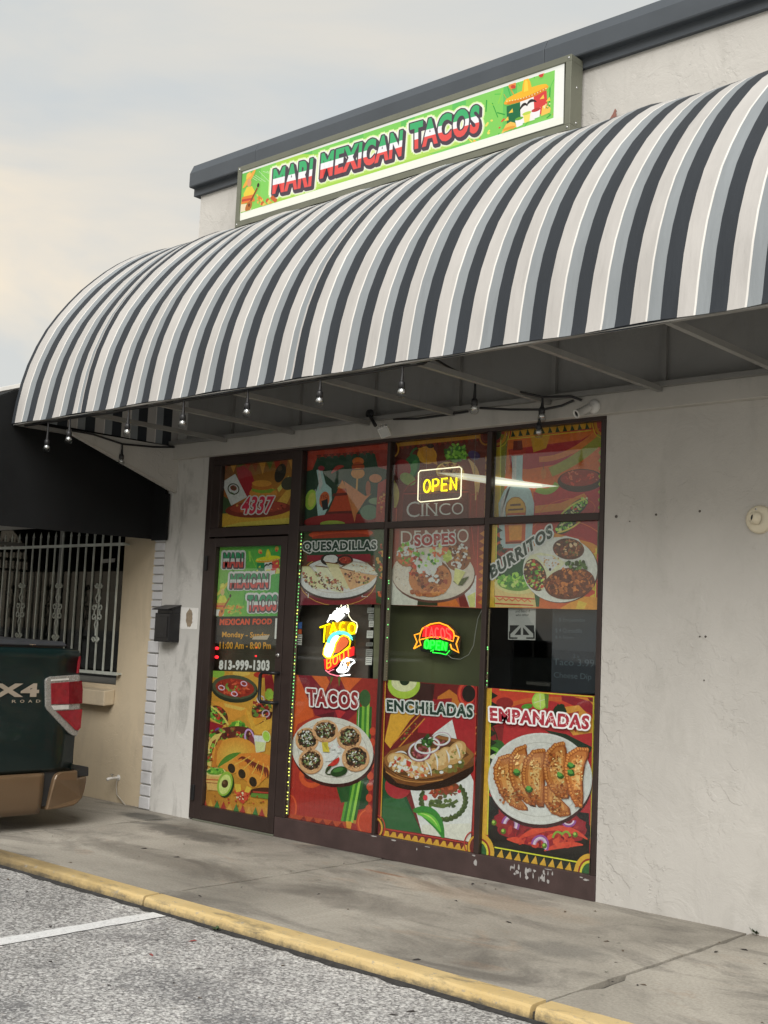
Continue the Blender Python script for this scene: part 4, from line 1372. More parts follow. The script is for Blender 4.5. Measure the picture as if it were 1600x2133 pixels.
# door: food medley
a = pos(CC, [(195, 66), (722, 84), (656, 1264), (116, 1162)], '#c08a34')
a.poly(None, (195, 66), (722, 84), (656, 1264), (116, 1162), cols=['#b8862c', '#c4943a', '#b8802c', '#a8702a'])
a.ell('#7fa63c', 245, 85, 60, 40); a.ell('#d8a850', 440, 88, 70, 22); a.ell('#a8301f', 600, 100, 60, 26)
a.ell('#2e3226', 385, 215, 190, 112, 6); a.ell('#4a4e3a', 385, 200, 180, 98, 6); a.ell('#8e2d20', 388, 205, 158, 74, 6)
a.speck(SALSA + ['#b8502c'], 60, 390, 205, 145, 62, 8, 24, 6, 3); a.speck(['#5f7a34', '#7a9440'], 10, 370, 190, 100, 40, 8, 16)
for (x, y) in ((280, 205), (462, 172), (385, 255)): a.ring('#c9b0c8', x, y, 24, 17, 8, 20)
a.poly('#8c2028', (630, 110), (690, 95), (712, 200), (700, 300), (640, 310)); a.ell('#8fae3c', 668, 262, 36, 46, jag=.15)
a.poly('#d88a30', (190, 310), (330, 325), (490, 370), (480, 420), (380, 470), (330, 460), (290, 400)); a.poly('#e8a850', (300, 330), (480, 372), (440, 392), (310, 360))
a.ell('#5a2a22', 255, 430, 92, 66, 48); a.speck(GREENS + ['#b03428', '#e0b060', '#7a2c20'], 60, 255, 430, 84, 56, 8, 17, 48); a.curve('#e8b45c', 14, (178, 345), (300, 420), (335, 510)); a.curve('#d8a048', 12, (170, 440), (240, 500), (320, 520))
a.poly('#8a1f28', (165, 470), (300, 510), (240, 580), (160, 560)); a.ell('#6a4a8c', 262, 560, 36, 30, 20); a.ell('#8a70ac', 262, 562, 20, 16, 20)
a.ell('#4a2a22', 610, 400, 84, 100); a.speck(['#b03428', '#8a2a22', '#5f7a34', '#d8a048'], 46, 610, 385, 76, 90, 10, 22); a.ring('#d8c0d8', 600, 300, 28, 28, 9); a.ring('#cdb2d0', 642, 415, 28, 28, 9)
a.curve('#d88e2c', 60, (480, 400), (520, 530), (640, 440), taper=True); a.poly('#dc9a38', (480, 380), (510, 400), (560, 520), (640, 470), (700, 450), (690, 540), (590, 590), (530, 560))
a.speck(GREENS + ['#a8c84a'], 50, 415, 540, 78, 58, 14, 30)
a.ell('#5a2c24', 360, 600, 190, 80, -8); a.speck(MEAT + GREENS + ['#a83428'], 60, 350, 590, 180, 60, 9, 20)
a.ring('#b890c0', 510, 610, 34, 66, 14, -10); a.ell('#7a3a40', 530, 640, 22, 50, -10)
a.poly('#e0b060', (155, 830), (158, 720), (185, 630), (230, 585), (290, 572), (240, 650), (205, 760), (200, 850)); a.poly('#7a3a22', (170, 810), (178, 720), (210, 640), (240, 620), (215, 720), (205, 800)); a.speck(GREENS + ['#e0c080', '#a83c28'], 24, 195, 730, 26, 80, 8, 15, 12)
a.ell(None or '#c8842e', 390, 745, 185, 135, -6, mid='#e4a848', n=34); a.poly('#b8702a', (205, 850), (250, 640), (300, 620), (250, 720), (240, 850))
a.curve('#4f7a2c', 46, (255, 850), (330, 760), (440, 735), taper=True)
a.poly('#d8dcd4', (545, 590), (650, 600), (635, 720), (565, 735)); a.poly('#c4c890', (555, 640), (642, 650), (634, 718), (566, 732)); a.ell('#9cc048', 648, 600, 34, 48, -15); a.ring('#d8e8a0', 648, 600, 30, 44, 6, -15)
a.poly('#c87a2a', (330, 830), (430, 740), (600, 730), (690, 760), (680, 900), (570, 1010), (480, 960))
for (x, y, r0) in ((365, 860, 40), (450, 905, 40), (540, 970, 42)): a.ell('#d88a34', x + 8, y - 10, r0 + 12, r0 + 16, 50); a.ell('#33291f', x, y, r0 * .72, r0, -18)
for i in range(9): a.curve('#6a2a20', 22, (420 + i * 26, 790 + i * 8), (470 + i * 24, 740 + i * 14), (500 + i * 20, 830 + i * 14), taper=True)
for i in range(5): a.curve('#e0a84c', 7, (390 + i * 70, 830 + i * 38), (450 + i * 60, 800 + i * 20), (520 + i * 34, 760 + i * 20))
a.poly('#c8a05c', (150, 890), (318, 895), (285, 1045), (170, 1035)); a.ell('#dcb878', 234, 890, 86, 36); a.ell('#5f8a30', 234, 886, 70, 27, jag=.08); a.speck(GREENS, 26, 234, 880, 62, 22, 8, 16); a.line('#b0502c', 9, (158, 950), (305, 958)); a.line('#8a3a24', 5, (160, 975), (300, 985))
a.ell('#26401e', 322, 995, 62, 104, 12); a.ell('#86a83c', 312, 985, 60, 102, 14); a.ell('#c0cf78', 312, 990, 46, 82, 14); a.ell('#4a3420', 312, 985, 27, 34, 12); a.ell('#6c5034', 305, 974, 12, 14)
a.ell('#4a2a1c', 610, 1050, 110, 34, -4); a.poly('#5d7f34', (530, 1060), (670, 1070), (664, 1110), (520, 1090)); a.line('#a83c2c', 12, (540, 1050), (672, 1060))
a.poly('#b8402c', (385, 1040), (525, 1035), (500, 1110), (460, 1150), (420, 1120)); a.speck(SALSA + ['#e8d0a8'], 24, 455, 1080, 50, 40, 7, 14); a.poly('#e0a83c', (388, 985), (440, 990), (445, 1045), (405, 1055)); a.poly('#e0a83c', (490, 1005), (535, 1020), (505, 1060), (470, 1050))
for i in range(11): a.poly(['#9a3028', '#c09038', '#3f7038'][i % 3], (118 + i * 52, 1164 + i * 9.6), (170 + i * 52, 1174 + i * 9.6), (146 + i * 52, 1098 + i * 9.4))
a.speck(['#b8802c', '#8a5a24', '#a83c28'], 20, 400, 1110, 240, 60, 6, 12)
finish(a, 'ochre food print filling the lower half of the door')

# quesadillas
a = pos(CA, [(779, 937), (1457, 914), (1432, 1518), (768, 1526)], '#7c2a26')
a.poly(None, (779, 937), (1457, 914), (1432, 1518), (768, 1526), cols=['#2f4228', '#4a3a26', '#7a2a2a', '#6a2030'])
a.ell('#b0401c', 1105, 960, 255, 46, -2); a.ell('#8f3018', 1105, 985, 230, 30, -2); a.poly('#24402e', (850, 1000), (1380, 980), (1390, 1130), (840, 1150))
a.poly('#36482a', (1370, 920), (1457, 914), (1432, 1518), (1385, 1510)); a.speck(['#b85a2c', '#8f3428', '#c88a3c'], 26, 1418, 1250, 24, 240, 9, 18)
a.ring('#b48a3c', 1080, 1330, 305, 200, 5); a.poly('#7a1f2a', (840, 1130), (1340, 1120), (1340, 1180), (835, 1180))
a.text('T', [(826, 1470), (866, 1468), (868, 1420), (828, 1422)], '#c8b8b4', (), 0); a.text('L.', [(1270, 1462), (1320, 1460), (1322, 1420), (1272, 1420)], '#c8b8b4', (), 0)
a.ell('#3a2a22', 1085, 1320, 312, 168, -2); a.ell('#cfc8bc', 1085, 1308, 305, 162, -2, mid='#e6e0d4', n=40); a.ring('#a49a8e', 1085, 1300, 262, 130, 4, -2)
a.ell('#2c2420', 1020, 1165, 75, 48); a.ell('#e4e0d8', 1026, 1160, 56, 34, jag=.08); a.ell('#3a2420', 1140, 1170, 64, 44); a.ell('#8c3428', 1142, 1168, 46, 28); a.speck(SALSA, 14, 1142, 1166, 40, 22, 6, 12)
for (q, c) in (([(795, 1215), (860, 1215), (1000, 1380), (990, 1400), (880, 1390), (800, 1290)], '#d2b68c'), ([(905, 1215), (1000, 1225), (1130, 1390), (1125, 1430), (1030, 1410), (930, 1300)], '#dcc49c'), ([(985, 1185), (1090, 1200), (1200, 1370), (1150, 1400), (1060, 1330)], '#cdb088'),
               ([(1100, 1230), (1200, 1180), (1320, 1195), (1400, 1280), (1330, 1290), (1180, 1270)], '#e6d2ae'), ([(1095, 1230), (1220, 1260), (1400, 1290), (1330, 1350), (1180, 1405)], '#b88c5e')):
    a.poly(c, *q); a.line('#6e4a2a', 8, q[0], q[1], q[2]); a.line('#f0e2c6', 4, q[1], q[2])
for (x, y, rx, ry, r_) in ((860, 1330, 30, 90, -45), (970, 1330, 40, 90, -45), (1080, 1370, 34, 60, -45), (1230, 1310, 110, 40, 12)): a.speck(MEAT + ['#c8b080', '#d8c8a0', '#8f3a28', '#6f7a3a'], 44, x, y, rx, ry, 6, 14, r_)
for i in range(40): a.ell(random.choice(['#b08a5c', '#e0c8a0', '#a0784c']), random.uniform(1180, 1380), random.uniform(1195, 1275), random.uniform(4, 9), 4, n=7)
a.text('QUESADILLAS', [(806, 1112), (1390, 1098), (1392, 1012), (808, 1024)], '#23362e', [(9, '#e6e4dc')], 0.045, crack=('#8a9a90', 2.2))
a.gain = 1.8
finish(a, 'QUESADILLAS poster with folded tortillas on a white plate')

# sopes
a = pos(CB, [(24, 818), (713, 795), (698, 1386), (8, 1360)], '#8c4a38')
a.poly(None, (24, 818), (713, 795), (698, 1386), (8, 1360), cols=['#8a3a2a', '#6c2a20', '#a04a38', '#8f5a44'])
a.poly('#7c4a3e', (110, 815), (600, 800), (610, 960), (100, 960)); a.line('#a83c30', 6, (62, 830), (58, 1100)); a.line('#a83c30', 5, (620, 810), (640, 1010)); a.line('#a83c30', 6, (668, 800), (655, 1360))
a.teeth('#b5722c', (712, 830), (698, 1370), 10, -34, .8)
a.poly('#d8ccae', (30, 1140), (70, 1100), (240, 1330), (235, 1365), (15, 1360)); a.poly('#c26224', (380, 1310), (490, 1290), (540, 1375), (380, 1368)); a.poly('#2e3320', (240, 1330), (380, 1325), (380, 1368), (236, 1365)); a.poly('#6a2420', (520, 1260), (560, 1250), (600, 1376), (540, 1374)); a.poly('#dcd8c0', (560, 1250), (655, 1150), (650, 1380), (606, 1378)); a.poly('#b8bf74', (590, 1300), (648, 1270), (645, 1380), (610, 1378))
for (ch, x0, x1) in (('D', 120, 200), ('E', 215, 262), ('M', 290, 380), ('A', 378, 448), ('Y', 446, 512), ('O', 520, 600)):
    a.text(ch, [(x0, 928 - (x0 - 120) * .02), (x1, 927 - (x0 - 120) * .02), (x1, 838 - (x0 - 120) * .035), (x0, 838 - (x0 - 120) * .035)], '#c4b4ac', (), -0.004)
a.ell('#5c3a30', 352, 1152, 296, 196); a.ell('#b7ada0', 348, 1140, 293, 190, mid='#cbc4b6', n=44); a.speck(['#a89a8a', '#d0c8ba', '#978878'], 60, 160, 1130, 90, 110, 3, 7)
a.ell('#8a5a34', 165, 1010, 82, 82); a.speck(WHITE + GREENS[:2] + ['#b85a30', '#c8a070'], 60, 165, 1000, 74, 74, 8, 20)
a.ell('#7a4c2c', 525, 1030, 90, 92); a.speck(WHITE + MEAT, 64, 525, 1010, 80, 84, 8, 18); a.speck(['#98a84a', '#b0b860'], 10, 450, 1010, 22, 60, 12, 24)
a.ell('#6a3c22', 330, 1170, 152, 138); a.ell('#a8683a', 330, 1180, 152, 125, mid='#8a4f2c'); a.speck(SALSA + ['#c06038'], 60, 240, 1100, 66, 80, 8, 18); a.speck(MEAT + ['#8a3a2c'], 80, 340, 1160, 120, 90, 8, 18)
a.speck(['#a8603a', '#c0783f', '#8a4a2a'], 50, 330, 1272, 130, 26, 8, 18); a.speck(WHITE + ['#c8d0b0'], 60, 320, 1070, 96, 60, 10, 26); a.speck(GREENS, 16, 300, 1050, 90, 60, 8, 16); a.speck(WHITE, 12, 350, 1160, 44, 60, 10, 18)
a.speck(['#cfd0a8', '#a8b46a', '#d85a34'], 30, 400, 980, 60, 40, 10, 20)
a.poly('#3f4a26', (495, 1195), (610, 1160), (560, 1225), (530, 1222)); a.poly('#c8c878', (508, 1100), (585, 1125), (530, 1222), (500, 1190)); a.line('#e8e4b0', 5, (508, 1100), (585, 1125))
a.text('SOPES', [(222, 948), (512, 932), (510, 850), (220, 866)], '#8f2a2c', [(9, '#d8ccc4')], 0.045, crack=('#c88a84', 2.4))
a.gain = 1.8
finish(a, 'SOPES poster lettered over the words DE MAYO')

# burritos
a = pos(CB, [(744, 790), (1540, 760), (1521, 1396), (726, 1379)], '#9a2c26')
a.poly(None, (744, 790), (1540, 760), (1521, 1396), (726, 1379), cols=['#a8401f', '#8c2028', '#a83a24', '#b06a24'])
a.poly('#b2752a', (1060, 900), (1200, 850), (1540, 940), (1540, 1000), (1060, 1010)); a.poly('#8c1f28', (1240, 780), (1540, 765), (1540, 960), (1400, 880), (1240, 860)); a.ring('#b85a2c', 1300, 880, 260, 120, 6, 10)
a.ell('#2f3a26', 1290, 800, 85, 44, -35); a.speck(GREENS + ['#c8b080'], 24, 1290, 800, 76, 34, 7, 14, -35); a.curve('#d8a850', 11, (1230, 850), (1330, 830), (1390, 770))
a.poly('#8fa0a4', (815, 795), (1055, 785), (1045, 960), (830, 960)); a.poly('#a84a20', (855, 795), (1005, 788), (1000, 925), (862, 930)); a.poly('#c87a2a', (885, 800), (980, 795), (975, 900), (890, 905)); a.line('#6a2c1c', 14, (862, 922), (1000, 915))
a.poly('#7a2a22', (800, 965), (1060, 950), (1060, 1040), (800, 1100)); a.poly('#274a2c', (790, 1110), (990, 1020), (1120, 1100), (1100, 1375), (800, 1375)); a.speck(['#24281e', '#3a4a2c'], 16, 830, 960, 46, 30, 8, 22, 0, 3)
a.poly('#c8942a', (742, 795), (795, 793), (785, 1379), (727, 1379)); a.teeth('#1f281c', (795, 800), (782, 1375), 9, 48, .92); a.line('#dcb63c', 7, (800, 793), (788, 1376))
a.teeth('#c8942a', (1500, 980), (1492, 1390), 7, -34, .7); a.line('#d8c23c', 6, (1505, 960), (1498, 1390)); a.poly('#2f3a1c', (1515, 770), (1540, 765), (1530, 1000), (1512, 1000))
a.poly('#c87c2a', (1250, 1385), (1400, 1300), (1520, 1310), (1518, 1396), (1260, 1392)); a.poly('#e09a38', (1380, 1330), (1440, 1350), (1420, 1390), (1360, 1390))
a.poly('#cba26a', (785, 1200), (1060, 1230), (1080, 1379), (790, 1378)); a.ell('#d8b078', 925, 1225, 142, 58, 8); a.ell('#4f7a30', 925, 1210, 122, 52, 6); a.speck(GREENS + ['#a8b86a'], 60, 925, 1190, 110, 50, 9, 22)
a.line('#a83a2a', 9, (785, 1300), (1070, 1320)); a.line('#a83a2a', 9, (788, 1352), (1060, 1365)); a.line('#b8502f', 7, *[(800 + i * 22, 1318 + i * 1.2 + (10 if i % 2 else -8)) for i in range(12)])
a.ell('#4a302a', 1256, 1118, 268, 232); a.ell('#c8bfb2', 1250, 1112, 264, 232, mid='#ddd5c8', n=44)
a.poly('#d8cbb4', (1140, 1000), (1135, 960), (1180, 900), (1290, 872), (1380, 895), (1425, 960), (1428, 1060), (1300, 1060)); a.ell('#4a2c20', 1310, 965, 112, 76, 6); a.speck(MEAT + ['#b8a080', '#556030'], 70, 1310, 965, 104, 68, 7, 16)
a.poly('#cdbb9c', (1000, 1060), (1040, 1010), (1110, 990), (1200, 1010), (1290, 1060), (1190, 1170), (1150, 1180), (1110, 1080)); a.poly('#e2d6bf', (1080, 1010), (1190, 1015), (1250, 1060), (1180, 1130), (1130, 1060)); a.speck(['#b89468', '#a0784c'], 24, 1180, 1050, 70, 40, 4, 9); a.ell('#2c1f18', 1180, 1110, 9, 11)
a.ell('#4c3020', 1075, 1150, 76, 118, -18); a.speck(MEAT + GREENS + ['#c8a870', '#a83a28', '#d8c090'], 90, 1075, 1150, 72, 112, 7, 16, -18)
a.ell('#5a3020', 1320, 1210, 180, 112, -8); a.speck(['#8a4a24', '#6a3018', '#b06a34', '#4a2414', '#9a5a2c'], 170, 1320, 1210, 172, 104, 8, 20, -8, 3.5); a.speck(['#3f5a2a', '#5f7a3a', '#2a3a1c'], 26, 1370, 1080, 80, 30, 8, 18)
a.text('BURRITOS', [(770, 1180), (1205, 878), (1190, 788), (750, 1090)], '#1f322a', [(11, '#dedad0')], 0.045, crack=('#7f9088', 2.6))
a.gain = 1.8
finish(a, 'BURRITOS poster with slanted lettering and gold toothed border')

# tacos
a = pos(CC, [(872, 100), (1557, 134), (1502, 1392), (794, 1264)], '#8c2426')
a.poly(None, (872, 100), (1557, 134), (1502, 1392), (794, 1264), cols=['#a83a22', '#8f2a26', '#8a2226', '#a02a24'])
a.poly('#c4521f', (872, 100), (960, 105), (1030, 440), (900, 500), (830, 700)); a.poly('#7a1f2c', (900, 100), (1250, 118), (1400, 380), (1300, 480), (1040, 430))
for (q, c) in (([(1010, 105), (1180, 115), (1120, 240)], '#c8602a'), ([(1130, 110), (1260, 118), (1200, 230)], '#8a2a2c'), ([(1240, 118), (1420, 128), (1300, 250)], '#c85a26'), ([(1170, 112), (1190, 113), (1160, 190)], '#5a6a2c'), ([(1225, 115), (1250, 118), (1235, 200)], '#5a6a2c'), ([(1200, 380), (1290, 400), (1230, 470)], '#b02a30'), ([(1050, 430), (1200, 400), (1180, 480)], '#5a1a24')): a.poly(c, *q)
for i in range(14): a.line('#7a1c20', 2, (880 + i * 42, 900), (870 + i * 40, 1230))
a.poly('#23402a', (1330, 960), (1480, 900), (1470, 1190), (1330, 1200))
for i, c in enumerate(['#4f8a30', '#2f6a2a', '#74a83a', '#3f7a2e', '#8ab84a', '#2c5a28']):
    x = 1385 + i * 20
    a.line(c, 20, (x + 8, 330 + (i % 2) * 30), (x - 4, 700)); a.line(c, 22, (x - 60, 960), (x - 125, 1290 + i * 3))
a.ell('#3c5a34', 1445, 290, 46, 70); a.poly('#274e28', (1210, 1000), (1330, 980), (1310, 1130), (1250, 1140)); a.line('#dcdcc8', 4, (1400, 300), (1385, 640))
a.poly('#c8862c', (1290, 1290), (1340, 1295), (1330, 1352), (1296, 1346)); a.poly('#a87030', (1350, 1280), (1375, 1284), (1372, 1310), (1350, 1308))
a.ell('#c04a22', 1010, 920, 100, 100); a.ell('#8f241f', 1010, 920, 62, 58); a.ell('#20241c', 990, 900, 40, 50)
a.ell('#a83420', 835, 1180, 62, 110); a.ring('#c8502a', 835, 1180, 52, 100, 12); a.ell('#b03a22', 1475, 1300, 100, 120); a.ring('#d05a2c', 1475, 1300, 84, 104, 10)
a.poly('#a8401f', (800, 1225), (1290, 1300), (1290, 1352), (795, 1264)); a.teeth('#7a2018', (905, 1285), (1290, 1348), 5, 46, .8)
for i in range(8): a.ell('#b8442a', 1510 - i * 5, 560 + i * 90, 26, 34)
a.ell('#3a1c1a', 1190, 745, 336, 268, 12); a.ell('#c6c2ba', 1182, 715, 335, 268, 12, mid='#e2ded6', n=50); a.ring('#aaa49c', 1182, 712, 285, 222, 5, 12)
for (x, y, rx, ry) in ((975, 625, 95, 95), (1125, 555, 105, 90), (1320, 610, 100, 95), (1010, 800, 100, 100), (1375, 775, 112, 105)):
    a.ell('#a87a54', x, y + 8, rx, ry); a.ell('#c89a70', x, y, rx, ry, mid='#b88a60'); a.ell('#3a2a22', x + 2, y - 4, rx * .78, ry * .76, jag=.1)
    a.speck(['#4a3024', '#6a4430', '#38241c', '#2c3a22', '#54683a'], 60, x, y - 5, rx * .74, ry * .72, 7, 15); a.speck(['#d8d8c8', '#9aa87a', '#c0c8a8'], 22, x, y - 12, rx * .5, ry * .45, 5, 12)
a.poly('#c8b440', (1100, 650), (1150, 645), (1165, 730), (1110, 725)); a.poly('#a89a30', (1110, 660), (1140, 655), (1150, 720)); a.speck(['#f0ece8', '#d8a8a8', '#e8e0e0'], 12, 1205, 690, 44, 40, 12, 24); a.poly('#f0eaea', (1180, 645), (1215, 660), (1260, 730), (1225, 735))
a.curve('#e0d4cc', 22, (1130, 790), (1200, 800), (1225, 740)); a.curve('#b82c22', 40, (1150, 840), (1220, 820), (1240, 770), taper=True); a.curve('#2a3a20', 26, (1130, 900), (1150, 850), (1180, 840), taper=True); a.ell('#26401f', 1240, 885, 70, 40, -14); a.ell('#3f6a34', 1235, 872, 44, 18, -14); a.curve('#2a401f', 10, (1180, 905), (1150, 915), (1138, 900))
for (x, y) in ((975, 625), (1125, 555), (1320, 610), (1010, 800), (1375, 775)):
    a.speck(['#8f6a48', '#d8b48c', '#7a5436'], 26, x, y, 98, 96, 4, 9, 0, 2)
    a.speck(['#2a1c16', '#5a3c2c', '#7c5c3c', '#6f8450', '#e4e0d0'], 44, x, y - 6, 70, 66, 5, 11)
a.text('TACOS', [(985, 352), (1398, 378), (1402, 240), (980, 208)], '#7f2428', [(11, '#e8e0da')], 0.045, crack=('#d8a8a0', 3))
finish(a, 'TACOS poster with five small tacos on a round white plate')

# enchiladas
a = pos(CD, [(54, 52), (724, 98), (692, 1257), (4, 1131)], '#8c2024')
a.poly('#6a1c1c', (50, 52), (724, 98), (692, 1257), (4, 1131)); a.poly('#9c1f26', (330, 180), (700, 210), (690, 900), (560, 440), (300, 420)); a.poly('#3a1f1c', (250, 70), (420, 85), (400, 240), (240, 200))
a.poly('#b86a24', (440, 170), (520, 120), (600, 180), (600, 240), (430, 230)); a.ell('#9c1f22', 640, 150, 66, 90); a.ring('#c8442a', 640, 150, 50, 72, 16); a.ell('#241c18', 655, 150, 46, 58); a.poly('#8a1c24', (420, 190), (540, 180), (520, 300), (380, 300))
a.poly('#d0962e', (70, 480), (110, 300), (150, 220), (290, 190), (340, 240), (250, 330), (110, 530)); a.poly('#6a1f20', (110, 530), (320, 300), (350, 320), (150, 545)); a.line('#c07a2c', 8, (115, 512), (318, 292)); a.line('#c07a2c', 8, (150, 545), (350, 322)); a.speck(['#5f7a34', '#a83c2c'], 12, 240, 420, 20, 90, 6, 10, 42)
a.ell('#c8c860', 205, 82, 112, 96); a.ell('#9cb83c', 205, 90, 112, 96, mid='#a8c048'); a.ell('#dfe0a0', 206, 70, 88, 66); a.ell('#20301c', 210, 55, 36, 38)
a.poly('#e4ded4', (540, 330), (585, 520), (690, 760), (668, 1180), (330, 1120), (240, 780), (300, 560), (420, 420)); a.poly('#cfc8be', (330, 1060), (670, 1050), (668, 1180), (330, 1120))
a.poly('#1f4a2c', (60, 700), (150, 690), (330, 1120), (50, 1080), (50, 860)); a.poly('#2c5a34', (60, 880), (200, 860), (330, 1120), (50, 1080)); a.ell('#9c2a30', 165, 790, 92, 90)
a.ring('#3f4a24', 480, 890, 150, 130, 16, 8, -40, 200, 30)
for i in range(20):
    an = R(-40 + i * 12.6)
    x, y = 480 + 150 * math.cos(an), 890 + 130 * math.sin(an)
    a.ell('#4a5a2c', x, y, 26, 12, math.degrees(an) + 60); a.ell('#38471f', x + 8 * math.cos(an), y + 8 * math.sin(an), 24, 11, math.degrees(an) + 120)
a.ell('#7a3a20', 500, 810, 90, 40, -12); a.speck(['#a8502a', '#5a3a1c', '#8a3420', '#4a5a2c'], 34, 490, 830, 96, 44, 9, 20, -10, 3); a.curve('#4a5a24', 22, (380, 910), (480, 960), (580, 890)); a.speck(['#3f4f26', '#56662e'], 20, 480, 915, 100, 24, 10, 22); a.ell('#c02a3a', 355, 872, 16, 20); a.ell('#c02a3a', 590, 828, 12, 12); a.poly('#38471f', (505, 1040), (530, 985), (560, 1020), (530, 1000), (520, 1040))
a.curve('#2f7a2c', 96, (270, 960), (420, 940), (480, 1150), taper=True); a.curve('#5fae34', 44, (300, 985), (410, 985), (462, 1110), taper=True); a.curve('#a8d860', 10, (320, 980), (400, 990), (440, 1070), taper=True)
a.ell('#2c1c14', 385, 660, 330, 158, -8)
a.poly('#6a4020', (60, 600), (110, 545), (300, 470), (440, 435), (600, 470), (705, 580), (690, 650), (480, 750), (290, 795), (160, 770), (80, 690)); a.poly('#8a5a2e', (66, 596), (112, 548), (300, 474), (440, 440), (598, 474), (698, 572), (640, 640), (470, 715), (290, 755), (165, 735), (90, 665)); a.poly('#5c3a1c', (110, 610), (300, 500), (440, 460), (580, 490), (660, 575), (460, 690), (290, 730), (170, 710)); a.curve('#b07a40', 7, (80, 690), (220, 800), (480, 745)); a.curve('#4a2c16', 7, (70, 640), (200, 790), (480, 725))
a.speck(['#6f6a34', '#8a7a40', '#5a5a2c'], 60, 470, 640, 150, 60, 10, 24)
for (x, y) in ((180, 620), (290, 670), (390, 610), (480, 600), (570, 560)): a.ell('#b8905c', x, y, 92, 58, 20 if x < 300 else -55); a.ell('#c8a878', x - 6, y - 10, 70, 38, 20 if x < 300 else -55); a.speck(['#a8804c', '#d0b488', '#8f6a3c', '#7a7a3c'], 16, x, y, 70, 40, 6, 13)
a.speck(WHITE + ['#c8a878', '#a83c2c'], 40, 180, 640, 70, 50, 8, 18); a.speck(WHITE + ['#d8a878', '#b85a34'], 40, 300, 690, 90, 40, 8, 18); a.poly('#b03428', (225, 610), (262, 625), (250, 660), (228, 650))
for (p, q, r_) in (((420, 560), (450, 600), (440, 680)), ((500, 540), (530, 580), (520, 630)), ((570, 500), (590, 540), (600, 600)), ((360, 620), (400, 660), (400, 720)), ((150, 560), (200, 540), (230, 570))): a.curve('#efe9e0', 12, p, q, r_, taper=True)
for (x, y, r0) in ((470, 695, 14), (530, 655, 14), (598, 625, 12)): a.ell('#ece6dc', x, y, r0, r0 * .8)
a.speck(['#8a4448', '#a85a5c', '#6a2c34'], 34, 330, 560, 70, 46, 9, 18); a.speck(['#8a4448', '#a83c38'], 16, 450, 480, 40, 24, 8, 15)
for (x, y, rx, ry) in ((318, 550, 72, 62), (372, 510, 84, 52), (470, 465, 58, 40)): a.ring('#e2d6e0', x, y, rx, ry, 13, -8); a.ring('#9a5a88', x, y, rx + 7, ry + 7, 3, -8)
a.speck(['#2c4a22', '#3f6a2c', '#20361a'], 34, 372, 480, 44, 36, 9, 18)
a.poly('#7a241c', (16, 150), (56, 52), (92, 55), (45, 1040), (8, 1030)); a.teeth('#c8942a', (42, 120), (22, 1010), 16, -28, .9); a.line('#c8942a', 6, (82, 60), (50, 1020)); a.line('#a82a24', 9, (712, 100), (690, 1130)); a.speck(['#c8803c'], 14, 712, 600, 5, 460, 5, 8)
a.poly('#c8942a', (70, 1098), (650, 1200), (650, 1252), (70, 1140)); a.teeth('#6a1c18', (95, 1092), (640, 1192), 11, -44, .8); a.line('#a82a24', 9, (70, 1086), (650, 1186)); a.ring('#a82a24', 700, 1190, 70, 86, 8); a.ell('#6a1f1c', 712, 1215, 56, 78); a.ring('#c8942a', 712, 1215, 52, 76, 14); a.ring('#c8942a', 12, 1080, 46, 66, 12); a.ring('#a83424', 12, 1080, 66, 90, 8)
a.text('ENCHILADAS', [(92, 272), (688, 318), (692, 228), (90, 190)], '#22362c', [(10, '#e8e2d8')], 0.045, crack=('#9aa89a', 2.4))
finish(a, 'ENCHILADAS poster with brown dish topped by onion rings')

# empanadas
a = pos(CD, [(753, 106), (1540, 166), (1491, 1412), (724, 1272)], '#9c2226')
a.poly('#a8242a', (753, 106), (1540, 166), (1491, 1412), (724, 1272)); a.poly('#c03a24', (810, 110), (1530, 165), (1520, 300), (1200, 190), (810, 260)); a.poly('#8a1c2a', (1300, 165), (1530, 180), (1525, 300), (1290, 190))
a.poly('#d0762c', (1380, 170), (1480, 178), (1525, 240), (1525, 210)); a.curve('#c05a26', 30, (820, 300), (1000, 160), (1300, 190)); a.ell('#8a2424', 905, 215, 60, 40); a.poly('#d88a34', (1250, 250), (1420, 230), (1520, 330), (1520, 420), (1380, 440)); a.poly('#a02a28', (1300, 300), (1420, 270), (1400, 420)); a.ell('#20301f', 1290, 275, 44, 50, jag=.2)
a.poly('#7a1f24', (810, 380), (900, 370), (880, 560), (810, 560)); a.curve('#2c2c1c', 8, (820, 380), (850, 420), (855, 480)); a.ell('#2f5a28', 850, 520, 56, 50); a.ell('#5f9a34', 830, 560, 40, 40); a.ell('#d8e0b0', 822, 590, 20, 24); a.poly('#1f2f22', (1180, 400), (1330, 430), (1510, 520), (1500, 560), (1300, 480))
a.ell('#8fc048', 1148, 200, 54, 62); a.ell('#b0d85c', 1150, 200, 44, 54); a.line('#e0f0b0', 4, (1150, 150), (1152, 250)); a.line('#e0f0b0', 4, (1105, 215), (1195, 185)); a.ell('#4f8a2c', 1060, 238, 40, 18, -10); a.poly('#5f7a2c', (1180, 150), (1212, 155), (1205, 250), (1190, 255))
a.poly('#1a1715', (790, 870), (860, 900), (1490, 980), (1495, 1330), (790, 1240)); a.ell('#201a18', 1150, 1090, 360, 190, 5); a.ell('#8a1a26', 1150, 1060, 320, 160, 6, n=40, jag=.05)
a.speck(['#9c2026', '#7a1620', '#a8302c', '#6a1420'], 60, 1150, 1070, 300, 130, 20, 60, 6, 3); 
for (p, q, r_) in (((1000, 1160), (1120, 1080), (1250, 1090)), ((1180, 1240), (1320, 1180), (1450, 1200)), ((920, 1160), (1000, 1160), (1040, 1190)), ((1200, 1100), (1330, 1050), (1480, 1160))): a.curve('#c8402a', 42, p, q, r_, taper=True)
